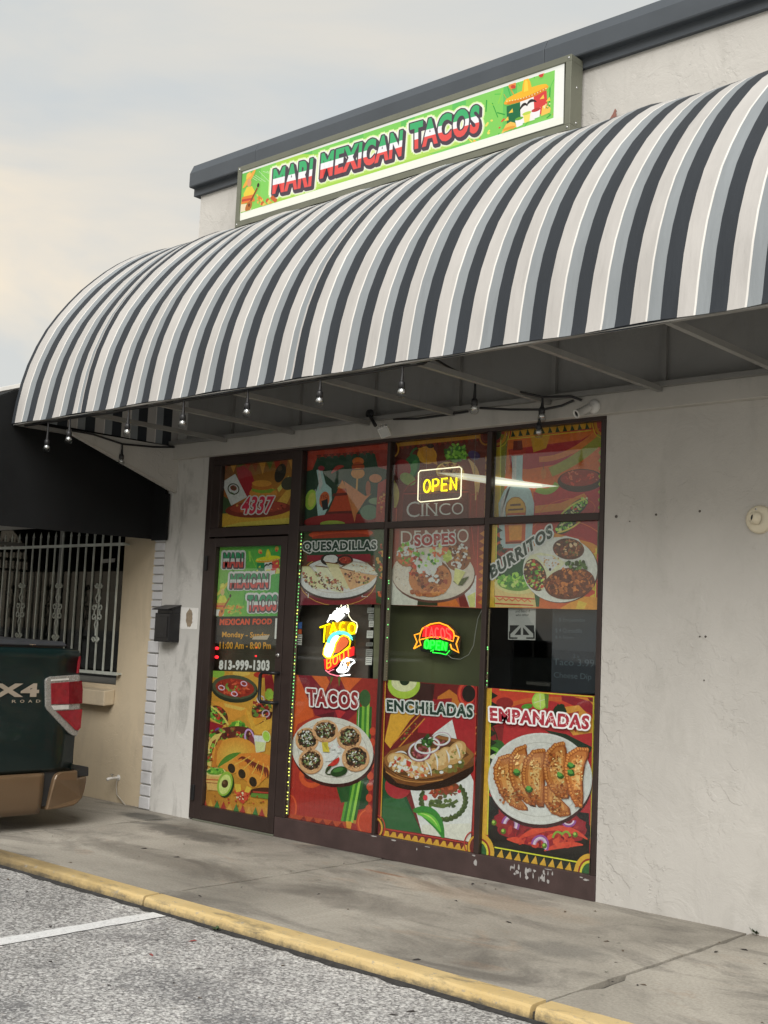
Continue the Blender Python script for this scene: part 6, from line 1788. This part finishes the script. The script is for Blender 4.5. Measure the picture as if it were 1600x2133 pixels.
# ------------------------------------------------------------------ bulb string under the awning
t = thing('bulb_string', 'black festoon cable with clear hanging bulbs under the awning', 'string lights', (1.5, -1.2, 2.8))
def hang(x, y, ztop, zb):
    """socket on a short drop, globe below; zb = centre of the globe"""
    s_ = MB()
    s_.tube([(x, y, ztop), (x + .002, y, (ztop + zb) / 2 + .03), (x, y, zb + 0.055)], [.0065, .0065, .011], 7)
    s_.lathe((x, y, zb + 0.055), [(0, .006), (.012, .003), (.018, -.006), (.019, -.034), (.015, -.036)], (0, 0, 1), 12)
    so_ = s_.build('bulb_socket', m_black, t)
    g_ = MB()
    g_.lathe((x, y, zb), [(.013, .024), (.018, .016), (.0245, .002), (.0265, -.009), (.0235, -.021), (.0145, -.029), (.0, -.032)], (0, 0, 1), 16)
    bo = g_.build('bulb', m_bulb, so_)
    f_ = MB(); f_.tube([(x - .004, y, zb + .022), (x - .006, y, zb - .004), (x, y, zb - .010), (x + .006, y, zb - .004), (x + .004, y, zb + .022)], .0012, 5)
    f_.lathe((x, y, zb + .010), [(.010, .012), (.019, -.002), (.020, -.012), (.012, -.016), (0, -.017)], (0, 0, 1), 8)
    f_.build('filament', M('reflector_cup', (.85, .85, .82), .22, .75, .3, 60) if 'reflector_cup' not in bpy.data.materials else bpy.data.materials['reflector_cup'], so_)
BY = -1.30
FRONT = [(-0.201, 2.605), (0.064, 2.642), (0.727, 2.637), (1.290, 2.645), (1.881, 2.659), (2.477, 2.667), (3.078, 2.653)]
for x, z in FRONT: hang(x, BY, 2.80, z + .008)
c_ = MB(); pts = [(-.5, BY, 2.795)]
for x, z in FRONT: pts += [(x - .18, BY, 2.792), (x, BY, 2.797)]
pts += [(3.2, -1.28, 2.80)]
back_run = [on_y(903, 746, -1.05), on_y(940, 768, -.9), on_y(990, 792, -.7), on_y(1060, 812, -.45), on_y(1130, 827, -.22), on_y(1190, 826, -.10), on_y(1212, 834, -.07)]
pts += [tuple(p) for p in back_run]
c_.tube(pts, .0075, 7); c_.build('cable', m_black, t)
c_ = MB(); c_.tube([on_y(820, 873, -.075), on_y(870, 872, -.08), on_y(930, 864, -.08), on_y(975, 857, -.08)], .0075, 7)
c_.tube([on_y(1000, 850, -.09), on_y(1060, 853, -.1), on_y(1130, 853, -.11), on_y(1170, 845, -.09), on_y(1195, 834, -.08)], .0075, 7)
c_.build('cable', m_black, t)
p = on_y(990, 792, -.7); q = on_y(985, 852, -.7); hang(p.x, -.7, p.z, q.z)
p = on_y(1130, 827, -.22); q = on_y(1132, 868, -.22); hang(p.x, -.22, p.z, q.z)
p = on_y(1124, 853, -.11); q = on_y(1119, 902, -.11); hang(p.x, -.11, p.z, q.z)
cl = [on_x(150, 897, -.37), on_x(195, 905, -.37), on_x(255, 925, -.37), on_x(320, 931, -.37), on_x(390, 932, -.37)]
c_ = MB(); c_.tube(cl, .0075, 7); c_.build('cable', m_black, t)
q = on_x(255, 962, -.37); hang(q.x, cl[2].y, cl[2].z, q.z)

# ------------------------------------------------------------------ wall fittings
t = thing('floodlight', 'white square floodlight on a black bracket above the door windows', 'floodlight', on_y(795, 890, -.07))
p0 = on_y(770, 862, -.07); p1 = on_y(782, 886, -.15)
b = MB(); b.lathe(p0 + Vector((0, .008, 0)), [(0, .02), (.028, .018), (.032, 0)], (0, -1, 0), 14); b.tube([p0 + Vector((0, -.01, 0)), p1], [.010, .013], 8); b.build('bracket', m_black, t)
ctr = on_y(801, 898, -.19); ax = Vector((.55, -.62, -.55)).normalized(); sx = ax.cross(Vector((0, 0, 1))).normalized(); uz = sx.cross(ax); sx, uz = sx * .90 - uz * .43, uz * .90 + sx * .43
b = MB(); b.obox(ctr, ax * .022, sx * .036, uz * .036); b.build('housing', m_white, t, bevel=.005)
b = MB(); b.obox(ctr + ax * .0235, ax * .002, sx * .030, uz * .030); b.build('lens', M('lens_plate', (.45, .46, .46), .2), t)
for k in (-.5, 0, .5):
    b = MB(); b.obox(ctr + uz * .038 + sx * .03 * k, ax * .018, sx * .003, uz * .006); b.build('cooling_fin', m_white, t)
t = thing('security_camera', 'white bullet security camera on a round base at the right end of the windows', 'camera', on_y(1235, 848, -.07))
p0 = on_y(1238, 847, -.062); b = MB(); b.lathe(p0, [(0, .026), (.024, .024), (.038, .014), (.041, 0)], (0, -1, 0), 16); b.build('base', m_white, t)
p1 = on_y(1226, 850, -.105); b = MB(); b.tube([p0 + Vector((0, -.015, 0)), p1], .011, 8); b.build('arm', m_white, t)
p2 = on_y(1203, 861, -.17); dv = (p2 - p1).normalized()
b = MB(); b.lathe(p1, [(0, -.012), (.020, -.008), (.023, 0), (.023, .085), (.026, .086), (.026, .094), (.019, .094), (.017, .088)], dv, 16); b.build('body', m_white, t)
b = MB(); b.lathe(p1 + dv * .087, [(.017, 0), (.0, .003)], dv, 12); b.build('lens', m_black, t)
t = thing('wall_lamp_base', 'round cream lamp base with empty socket on the right wall', 'lamp base', on_y(1582, 1082, 0))
w = on_y(1582, 1082, -.01)
b = MB(); b.lathe((w.x, 0, w.z), [(0, .030), (.03, .030), (.062, .026), (.072, .018), (.074, 0)], (0, -1, 0), 26); b.build('plate', m_cream, t)
hd = Vector((-.55, -.75, .12)).normalized(); hp = Vector((w.x - .004, -.024, w.z + .004))
b = MB(); b.lathe(hp, [(.036, 0), (.033, .02), (.028, .034), (.020, .038), (.014, .030)], hd, 18); b.build('socket', m_cream, t)
b = MB(); b.lathe(hp + hd * .031, [(.0155, 0), (0, .001)], hd, 12); b.build('socket_hole', m_black, t)
b = MB(); b.lathe((w.x - .012, -.0265, w.z + .052), [(0, .003), (.005, .002), (.006, 0)], (0, -1, 0), 8); b.build('screw', m_chrome, t)

# mailbox and torn notice on the pier
t = thing('mailbox', 'black wall mailbox with its slanted lid ajar on the pier', 'mailbox', (-.33, 0, 1.29))
mx0, mx1, my = -.425, -.243, -.105
b = MB(); b.box(mx0, mx1, my, -.002, 1.295, 1.515); b.build('body', m_blackmetal, t, bevel=.006)
b = MB(); b.prism([(-.004, 1.572), (-.004, 1.582), (my - .028, 1.545), (my - .030, 1.537)], 'x', mx0 - .008, mx1 + .008); b.build('lid', m_blackmetal, t, bevel=.002)
b = MB(); b.prism([(-.002, 1.5152), (-.002, 1.571), (my + .02, 1.545), (my + .02, 1.5152)], 'x', mx0 + .003, mx1 - .003); b.build('hood', m_blackmetal, t)
b = MB(); b.box(mx0 + .022, mx1 - .022, my - .004, my - .0005, 1.325, 1.49); b.build('front_panel', m_blackmetal, t, bevel=.002)
b = MB(); b.tube([(mx0 - .012, my + .03, 1.42), (mx0 - .012, my + .03, 1.47), (mx0 + .001, my + .03, 1.475)], .004, 6); b.tube([(mx0 - .012, my + .03, 1.42), (mx0 + .001, my + .03, 1.415)], .004, 6); b.build('newspaper_hook', m_blackmetal, t)
flat = MB()
for tri in text_tris('MAIL', 0.01): flat.add([(mx0 + .05 + .075 * u, my - .0046, 1.345 + .018 * v) for (u, v) in tri], [(0, 1, 2)])
flat.build('embossed_word', M('dark_emboss', (.03, .03, .032), .5), t, recalc=False)
t = thing('torn_notice', 'white square sheet with a torn tan patch beside the mailbox', 'notice', (-.14, 0, 1.48))
b = MB(); rn = random.Random(6)
edge = []
for (xa, za, xb, zb) in ((-.236, 1.400, -.040, 1.402), (-.040, 1.402, -.036, 1.562), (-.036, 1.562, -.240, 1.564), (-.240, 1.564, -.236, 1.400)):
    for k in range(7): edge.append((xa + (xb - xa) * k / 7 + rn.uniform(-.0015, .0015), za + (zb - za) * k / 7 + rn.uniform(-.0015, .0015)))
b.prism(edge, 'y', -.0016, -.0003); b.build('sheet', m_paper, t)
b = MB(); pts = []
for k in range(26):
    a_ = 6.283 * k / 26; pts.append((-.135 + .040 * math.cos(a_) * rn.uniform(.75, 1.15), 1.482 + .072 * math.sin(a_) * rn.uniform(.85, 1.08)))
b.prism(pts, 'y', -.0024, -.0018); b.build('torn_patch', M('tan_glue', (.30, .235, .165), .9, 0, .2, 40), t)

# tap with its pipe on the tan wall
t = thing('wall_tap', 'small white tap with thin hose curving to the ground on the tan wall', 'tap', (-.95, .05, 0))
w = on_y(246, 1620, .045)
b = MB(); b.tube([(w.x, .049, w.z), (w.x, .0, w.z), (w.x - .008, -.035, w.z - .004)], .011, 10); b.lathe((w.x - .008, -.03, w.z - .004), [(.013, 0), (.014, .02), (.010, .024)], (-.3, -.9, -.35), 10); b.build('spout', m_white, t)
b = MB(); b.tube([(w.x - .02, -.012, w.z + .028), (w.x + .02, -.012, w.z + .028)], .005, 6); b.tube([(w.x, -.012, w.z + .008), (w.x, -.012, w.z + .028)], .004, 6); b.build('tap_handle', m_chrome, t)
b = MB(); b.lathe((w.x, .0495, w.z), [(0, .006), (.022, .005), (.024, 0)], (0, -1, 0), 12); b.build('flange', m_white, t)
hp_ = [(w.x + .004, .035, w.z - .01), (w.x + .002, .032, w.z - .07), (w.x + .02, .03, w.z - .13)] + [tuple(on_y(px, py, .02)) for (px, py) in ((262, 1678), (275, 1686), (286, 1690))]
hp_[-1] = (hp_[-1][0], .01, .008)
b = MB(); b.tube(hp_, .0045, 7); b.build('hose', M('grey_hose', (.38, .35, .30), .7), t)

# ------------------------------------------------------------------ window grille
t = thing('window_grille', 'pale iron window bars with scrollwork in front of the dark shop window', 'grille', (-2.4, 0, 1.0))
m_iron = M('pale_green_iron', (0.50, 0.53, 0.48), 0.55, 0.1, 0.2, 12)
GX0 = -1.045
nb_bars = 28
bar_me = None; ser_me = None
def scroll_set(x, z0):
    b = MB(); K = 1.3
    def spiral(cx, cz, r0, a0, dirn, turns=1.15):
        return [(cx + r0 * (1 - .62 * k / 12) * math.cos(a0 + dirn * k / 12 * 6.283 * turns), -.012, cz + r0 * (1 - .62 * k / 12) * math.sin(a0 + dirn * k / 12 * 6.283 * turns)) for k in range(13)]
    for sgn in (-1, 1):
        b.tube(spiral(x + sgn * .027, z0 + .395, 0.024, math.pi / 2 - sgn * 1.57, -sgn), .0062, 6)
        b.tube([(x + sgn * .004, -.012, z0 + .38), (x + sgn * .006, -.012, z0 + .33), (x + sgn * .033, -.012, z0 + .29), (x + sgn * .006, -.012, z0 + .25)], .0062, 6)
        b.tube(spiral(x + sgn * .042, z0 + .215, .030, math.pi / 2 + sgn * .8, sgn), .0062, 6)
        b.tube(spiral(x + sgn * .042, z0 + .130, .030, -math.pi / 2 - sgn * .8, -sgn), .0062, 6)
        b.tube([(x + sgn * .038, -.012, z0 + .19), (x + sgn * .038, -.012, z0 + .155)], .0062, 6)
        b.tube([(x + sgn * .006, -.012, z0 + .11), (x + sgn * .024, -.012, z0 + .07), (x + sgn * .006, -.012, z0 + .03), (x + sgn * .004, -.012, z0 - .02)], .0062, 6)
        b.tube(spiral(x + sgn * .027, z0 - .055, 0.024, -math.pi / 2 + sgn * 1.57, sgn), .0062, 6)
    return b
for i in range(nb_bars):
    x = GX0 - 0.045 - 0.1165 * i
    if bar_me is None:
        b = MB(); b.box(x - .006, x + .006, -.0065, .0055, 1.03, 2.055)
        b.box(x - .006, x + .006, -.0065, .0055, 2.0805, 2.15)
        b.add([(x - .013, -.006, 2.15), (x + .013, -.006, 2.15), (x + .013, .006, 2.15), (x - .013, .006, 2.15), (x, 0, 2.20)], [(0, 1, 4), (1, 2, 4), (2, 3, 4), (3, 0, 4), (3, 2, 1, 0)])
        o = b.build('bar', m_iron, t); bar_me = o; bx = x
    else:
        o = bar_me.copy(); COL.objects.link(o); o.location.x += x - bx
    if i % 5 == 2:
        if ser_me is None:
            o = scroll_set(x, 1.335).build('scroll_ornament', m_iron, t); ser_me = o; sx_ = x
        else:
            o = ser_me.copy(); COL.objects.link(o); o.location.x += x - sx_
b = MB(); b.box(-4.45, GX0 + .03, -.010, .009, 2.056, 2.080); b.build('top_rail', m_iron, t)
b = MB(); b.box(-4.45, GX0 + .03, -.010, .009, 1.004, 1.029); b.build('bottom_rail', m_iron, t)
for x in (GX0 + .015, -2.9, -4.4):
    b = MB(); b.box(x - .012, x + .012, .010, .052, 2.060, 2.076); b.build('wall_bracket', m_iron, t)
    b = MB(); b.box(x - .012, x + .012, .010, .052, 1.008, 1.024); b.build('wall_bracket', m_iron, t)
panel('window_number', 'faint pale number strip on the barred window glass', 'sticker', [(212, 1165), (240, 1163), (239, 1171), (211, 1173)], .118, m_greyp, .001)

# red scrap on the awning top
p = on_y(1279, 232, -.02)
b = MB(); b.add([(p.x - .03, -.03, p.z - .06), (p.x + .03, -.03, p.z - .06), (p.x + .012, -.016, p.z - .01), (p.x + .016, -.014, p.z + .0), (p.x + .004, -.012, p.z + .018), (p.x - .005, -.02, p.z - .015)], [(0, 1, 2, 3, 4, 5)])
o = b.build('red_rag', M('faded_red', (.20, .085, .065), .8)); so_ = o.modifiers.new('t', 'SOLIDIFY'); so_.thickness = .004
tag(o, 'scrap of faded red cloth above the awning on the right', 'rag')
# ------------------------------------------------------------------ pickup backed up to the walk
TX = -0.10            # driver's side face; the truck points towards -y
TW = 2.0
TX2 = TX - TW
tk = thing('pickup_truck', 'dark green pickup with tan lower trim backed over the walk at the left', 'pickup truck', (TX - TW / 2, -3.6, ZA))
m_tgreen = M('dark_green_paint', (0.0035, 0.0125, 0.0125), 0.32, 0.0, 0.10, 1.5, 0, 60, 0.35, 0.25)
m_ttan = M('tan_metallic_paint', (0.140, 0.090, 0.050), 0.36, 0.25, 0.06, 3, 0, 60, 0.5, 0.4)
m_tblack = M('black_textured_plastic', (0.016, 0.017, 0.018), 0.55, 0, 0.2, 30, .0006, 300)
m_tonneau = M('tonneau_vinyl', (0.030, 0.032, 0.036), 0.5, 0, 0.2, 10, .0006, 200)
m_tire = M('tyre_rubber', (0.014, 0.014, 0.014), 0.8)
m_lred = M('red_lens', (0.21, 0.010, 0.018), 0.2, 0, 0.25, 30, 0.0006, 160, 0.5, 0.3)
m_lclear = M('clear_lens', (0.56, 0.55, 0.52), 0.18, 0.15, 0.1, 30)
m_lcham = M('silver_bezel', (0.30, 0.295, 0.275), 0.26, 0.4, 0.08, 10)
m_tint = M('tinted_glass', (0.01, 0.012, 0.013), 0.06)
def side(y0, y1, prof, mats, name, parent, flip=False, thick=0.05):
    """skin of the body side between y0 and y1; prof: (inset from the side face, z)"""
    b = MB()
    n = 10
    vs, fs = [], []
    for i in range(n + 1):
        y = y0 + (y1 - y0) * i / n
        for (d, z) in prof: vs.append(((TX - d) if not flip else (TX2 + d), y, z))
    k = len(prof)
    for i in range(n):
        for q in range(k - 1): fs.append((i * k + q, (i + 1) * k + q, (i + 1) * k + q + 1, i * k + q + 1))
    b.add(vs, fs, 0, True)
    o = b.build(name, mats, parent)
    s_ = o.modifiers.new('sheet', 'SOLIDIFY'); s_.thickness = thick; s_.offset = -1 if not flip else -1
    return o
YR = -0.965           # rear end of the bed
BED_F = -2.85
PROF = [(.075, 1.222), (.045, 1.228), (.018, 1.215), (.006, 1.19), (.004, 1.16), (.012, 1.14), (.006, 1.0), (.0, .85), (.002, .65), (.008, .50), (.014, .42), (.020, .392)]
LOW = [(.012, .388), (.002, .380), (.0, .36), (.004, .25), (.016, .16), (.034, .112), (.06, .105)]
for flip in (False, True):
    side(YR - .012, BED_F, PROF, m_tgreen, 'bed_side', tk, flip)
    side(-1.20, -1.58, LOW, m_ttan, 'lower_trim', tk, flip)
# rounded tail end of the side, where the lamp sits
b = MB()
b.prism([(TX - .05, YR + .002), (TX - .014, YR - .006), (TX - .012, YR - .02), (TX - .05, YR - .02)], 'z', .40, 1.20); b.build('tail_corner', m_tgreen, tk)
b = MB(); b.box(TX2 + .05, TX - .05, YR - .04, YR - .004, .42, 1.215); tg = b.build('tailgate', m_tgreen, tk, bevel=.012)
b = MB(); b.box(TX - TW / 2 - .12, TX - TW / 2 + .12, YR - .003, YR + .012, 1.02, 1.09); b.build('handle', m_tblack, tg, bevel=.006)
b = MB(); b.box(TX2 + .05, TX - .05, BED_F, YR - .045, .70, .74); b.build('bed_floor', m_tblack, tk)
b = MB(); b.box(TX2 + .075, TX - .075, BED_F, BED_F + .03, .42, 1.22); b.build('bed_bulkhead', m_tgreen, tk)
# cover over the bed, with a dark shadow gap beneath its edge
b = MB()
b.prism([(TX2 + .05, 1.240), (TX - .05, 1.240), (TX - .046, 1.254), (TX - .09, 1.274), (TX - TW / 2, 1.288), (TX2 + .09, 1.274), (TX2 + .046, 1.254)], 'y', BED_F, -1.062)
b.build('tonneau_cover', m_tonneau, tk, bevel=.006)
b = MB(); b.box(TX2 + .07, TX - .07, BED_F, -1.075, 1.221, 1.2395); b.build('cover_rail', m_black, tk)
b = MB(); b.box(TX - .052, TX - .044, -1.36, -1.31, 1.246, 1.252); b.build('cover_clip', m_chrome, tk)
# tail lamp: bezel, two red lenses, clear band
def yz(pts, x): return [(on_x(px * 200 / 1016, 1300 + py * 420 / 2133, x).y, on_x(px * 200 / 1016, 1300 + py * 420 / 2133, x).z) for (px, py) in pts]
def lamp(flip):
    def ext(pts, x0, x1, name, m, par, bev=0.004):
        pl = yz(pts, TX)
        b = MB()
        xa, xb = (x0, x1) if not flip else (TX + TX2 - x0, TX + TX2 - x1)
        # wraps round the corner: the rear edge is drawn in
        n = len(pl)
        vs = []
        for xx, s_ in ((xa, 0), (xb, 1)):
            for (y, z) in pl:
                w_ = max(0, (y - (YR - .03)) / .09)
                vs.append((xx - (0.030 * w_ * w_ if not flip else -0.030 * w_ * w_) * s_, y, z))
        b.add(vs, [tuple(range(n)), tuple(reversed(range(n, 2 * n)))] + [(i, n + i, n + (i + 1) % n, (i + 1) % n) for i in range(n)])
        return b.build(name, m, par, bevel=bev)
    lm = ext([(475, 600), (490, 572), (530, 556), (828, 534), (838, 548), (852, 700), (846, 900), (826, 1150), (806, 1186), (760, 1175), (720, 1150), (490, 905), (474, 870)], TX - .06, TX + .010, 'tail_light', m_lcham, tk)
    ext([(527, 625), (722, 610), (722, 845), (532, 848)], TX + .0101, TX + .016, 'lens', m_lred, lm, .003)
    ext([(724, 610), (858, 598), (868, 700), (864, 838), (724, 845)], TX + .0101, TX + .017, 'lens', M('deep_red_lens', (0.13, 0.005, 0.010), .18, 0, .25, 30, .0006, 160, .5, .3) if 'deep_red_lens' not in bpy.data.materials else bpy.data.materials['deep_red_lens'], lm, .003)
    ext([(530, 586), (720, 572), (720, 592), (530, 606)], TX + .0101, TX + .014, 'clear_lens', m_lclear, lm, .002)
    ext([(532, 862), (720, 852), (720, 900), (560, 908)], TX + .0101, TX + .014, 'clear_lens', m_lclear, lm, .002)
    ext([(582, 918), (864, 897), (846, 1096), (816, 1124), (785, 1116)], TX + .0101, TX + .016, 'lens', m_lred, lm, .003)
    ext([(838, 345), (858, 338), (838, 518), (815, 522)], TX - .03, TX + .002, 'red_reflector', m_lred, lm, .002)
lamp(False); lamp(True)
# decal on the bed side
m_decal = M('tan_decal', (0.30, 0.255, 0.20), .5)
def decal(word, y0, y1, z0, z1, bold, shear=0.0, bar_z=None):
    b = MB()
    for tri in text_tris(word, bold, shear):
        b.add([(TX + .0035, y0 + (y1 - y0) * u, z0 + (z1 - z0) * v) for (u, v) in tri], [(0, 1, 2)])
    o = b.build('decal', m_decal, tk, recalc=False)
    s_ = o.modifiers.new('thickness', 'SOLIDIFY'); s_.thickness = .0008; s_.offset = 0
decal('4X4', -1.762, -1.290, .900, .990, .05)
for i, ch in enumerate('OFF ROAD'):
    if ch != ' ':
        y0 = -1.735 + i * .0612
        decal(ch, y0, y0 + .032, .862, .881, .012)
# bumper: tan wrap corner, black step pad
b = MB()
cor = yz([(500, 1975), (545, 1760), (575, 1640), (600, 1590), (650, 1565), (835, 1548), (835, 1632), (968, 1618), (962, 1680), (935, 1780), (900, 1850), (850, 1895), (800, 1925), (650, 1955)], TX)
for flip in (False, True):
    b = MB(); n = len(cor); vs = []
    for s_, xx in ((0, TX - .30), (1, TX + .004)):
        for (y, z) in cor:
            w_ = max(0, (y + 1.02) / .20); x_ = xx - s_ * .055 * w_ * w_ - s_ * .02 * max(0, (.2 - z) / .1)
            vs.append((x_ if not flip else TX + TX2 - x_, y, z))
    b.add(vs, [tuple(range(n)), tuple(reversed(range(n, 2 * n)))] + [(i, n + i, n + (i + 1) % n, (i + 1) % n) for i in range(n)])
    b.build('bumper_corner', m_ttan, tk, bevel=.012, seg=3)
b = MB(); b.box(TX2 + .30, TX - .30, -1.12, -.80, .16, .40); b.build('bumper_bar', m_ttan, tk, bevel=.02)
pad = yz([(800, 1500), (820, 1490), (968, 1515), (972, 1530), (970, 1612), (838, 1628), (832, 1560), (790, 1545)], TX - .02)
b = MB(); b.prism(pad, 'x', TX2 + .06, TX - .055)
b.build('step_pad', m_tblack, tk, bevel=.006)
for flip in (False, True):       # wheel-arch side of the trim, dark gap before the bumper
    b = MB(); b.box((TX - .20) if not flip else TX2 + .03, (TX - .03) if not flip else TX2 + .20, -1.22, -1.04, .16, .41); b.build('gap_filler', m_tblack, tk)
# cab, bonnet, glass
cab = [(-2.90, .40), (-2.90, 1.22), (-3.02, 1.78), (-3.30, 1.86), (-4.25, 1.84), (-4.95, 1.26), (-6.45, 1.16), (-6.55, .95), (-6.55, .40)]
b = MB(); b.prism(cab, 'x', TX2 + .03, TX - .03); b.build('cab', m_tgreen, tk, bevel=.04, seg=3)
for xx in (TX - .034, TX2 + .026):
    b = MB(); b.prism([(-3.08, 1.25), (-3.16, 1.74), (-3.62, 1.78), (-3.62, 1.25)], 'x', xx, xx + .008); b.build('side_window', m_tint, tk)
    b = MB(); b.prism([(-3.70, 1.25), (-3.70, 1.78), (-4.18, 1.77), (-4.68, 1.27)], 'x', xx, xx + .008); b.build('side_window', m_tint, tk)
b = MB(); b.prism([(-2.885, 1.28), (-2.99, 1.72), (-3.0, 1.72), (-2.895, 1.28)], 'x', TX2 + .2, TX - .2); b.build('rear_window', m_tint, tk)
b = MB(); b.prism([(-4.31, 1.80), (-4.93, 1.30), (-4.94, 1.31), (-4.32, 1.81)], 'x', TX2 + .16, TX - .16); b.build('windscreen', m_tint, tk)
for xx in (TX + .01, TX2 - .19):
    b = MB(); b.box(xx, xx + .18, -4.55, -4.45, 1.26, 1.44); b.build('door_mirror', m_black, tk, bevel=.02)
for xx in (TX - .031, TX2 + .025):
    b = MB(); b.box(xx, xx + .008, -6.5, -2.92, .36, .55); b.build('lower_trim', m_ttan, tk)
    b = MB(); b.box(xx - .002, xx + .012, -3.66, -3.64, .56, 1.23); b.build('door_seam', m_black, tk)
    b = MB(); b.box(xx, xx + .03, -3.80, -3.68, 1.10, 1.13); b.build('door_handle', m_tgreen, tk, bevel=.006)
b = MB(); b.box(TX2 + .1, TX - .1, -6.62, -6.5, .32, .58); b.build('front_bumper', m_ttan, tk, bevel=.03)
b = MB(); b.box(TX2 + .5, TX - .5, -6.575, -6.545, .70, 1.02); b.build('grille', m_tblack, tk)
for xx in (TX2 + .12, TX - .42):
    b = MB(); b.box(xx, xx + .30, -6.58, -6.50, .74, .98); b.build('headlight', m_lclear, tk, bevel=.02)
b = MB(); b.box(TX2 + .3, TX - .3, -6.4, -1.05, .24, .42); b.build('chassis', m_black, tk)
for yy in (-2.12, -5.55):
    for xx, s_ in ((TX - .04, 1), (TX2 + .04, -1)):
        w_ = MB(); rr = .39
        w_.lathe((xx, yy, ZA + rr), [(.24, 0), (.36, 0), (rr, -.04), (rr, -.20), (.36, -.24), (.24, -.24)], (s_, 0, 0), 28)
        wo = w_.build('wheel', m_tire, tk)
        r_ = MB(); r_.lathe((xx - s_ * .02, yy, ZA + rr), [(.24, 0), (.22, -.03), (.10, -.03), (.06, 0), (0, 0)], (s_, 0, 0), 20); r_.build('rim', m_lcham, wo)
        ar = MB(); ar.lathe((xx + s_ * .028, yy, ZA + rr), [(.43, 0), (.47, .006), (.49, -.01)], (s_, 0, 0), 28); ar.build('wheel_arch', m_ttan, tk)

# ------------------------------------------------------------------ litter and weeds
lt = MB(); rl2 = random.Random(31)
def chip(x, y, z, ln, w_, m):
    a_ = rl2.uniform(0, 6.283); ca, sa = math.cos(a_), math.sin(a_)
    pts = [(-ln, 0, 0), (-ln * .3, -w_, .002), (ln * .5, -w_ * .8, .004), (ln, 0, .001), (ln * .4, w_, .005), (-ln * .4, w_ * .9, .003)]
    lt.add([(x + p[0] * ca - p[1] * sa, y + p[0] * sa + p[1] * ca, z + p[2] + .001) for p in pts], [(0, 1, 2, 3, 4, 5)], m)
for i in range(90): chip(rl2.uniform(-.5, 6), rl2.uniform(-5.0, -1.95), ZA, rl2.uniform(.008, .024), rl2.uniform(.003, .008), rl2.choice([0, 0, 0, 1]))
for i in range(30): chip(rl2.uniform(-.2, 6), rl2.uniform(-1.7, -.05), 0, rl2.uniform(.006, .018), rl2.uniform(.002, .006), rl2.choice([0, 0, 1]))
for (px, py, m) in ((105, 1931, 0), (402, 1961, 2), (315, 1990, 2), (1332, 2112, 0), (985, 1842, 0), (1060, 1922, 0), (856, 2108, 0), (868, 2000, 0), (1550, 1979, 0), (1492, 1983, 0), (820, 2115, 0), (300, 1768, 0), (368, 1786, 0)):
    w = on_z(px, py, 0.0 if py < 1860 or px > 860 and py < 2005 else ZA)
    chip(w.x, w.y, w.z, .022, .007, m)
tag(lt.build('leaf_litter', [M('dry_leaf_dark', (.035, .03, .028), .8), M('dry_leaf_brown', (.10, .07, .045), .8), M('dry_leaf_red', (.28, .06, .05), .7)]), 'small dark leaf scraps strewn over asphalt and walk', 'litter', kind='stuff')
m_weed = M('weed_green', (.035, .065, .02), .7)
def weed(x, y, z, s_, label, n=16):
    b = MB(); rr = random.Random(int(x * 977))
    for i in range(n):
        a_ = rr.uniform(0, 6.283); l_ = s_ * rr.uniform(.5, 1.2); u_ = rr.uniform(.2, .9); w_ = s_ * .16
        d = Vector((math.cos(a_), math.sin(a_), u_)).normalized(); sd = Vector((-math.sin(a_), math.cos(a_), 0)) * w_
        p = Vector((0, 0, 0)); b.add([p, p + d * l_ * .5 + sd, p + d * l_, p + d * l_ * .5 - sd], [(0, 1, 2, 3)])
    o = b.build('weed', m_weed); o.location = (x, y, z); tag(o, label, 'weed', 'weeds in the pavement joints')
w = on_z(1575, 1946, 0); weed(w.x, w.y, 0.0, .05, 'small green weed where the slab joint meets the white wall')
w = on_z(470, 1936, ZA); weed(w.x, -1.895, ZA + .004, .035, 'small dark weed at the foot of the yellow kerb', 22)
w = on_z(1262, 2028, 0); weed(w.x - .01, w.y + .02, 0.0, .012, 'tiny sprig in the cracked slab joint', 7)
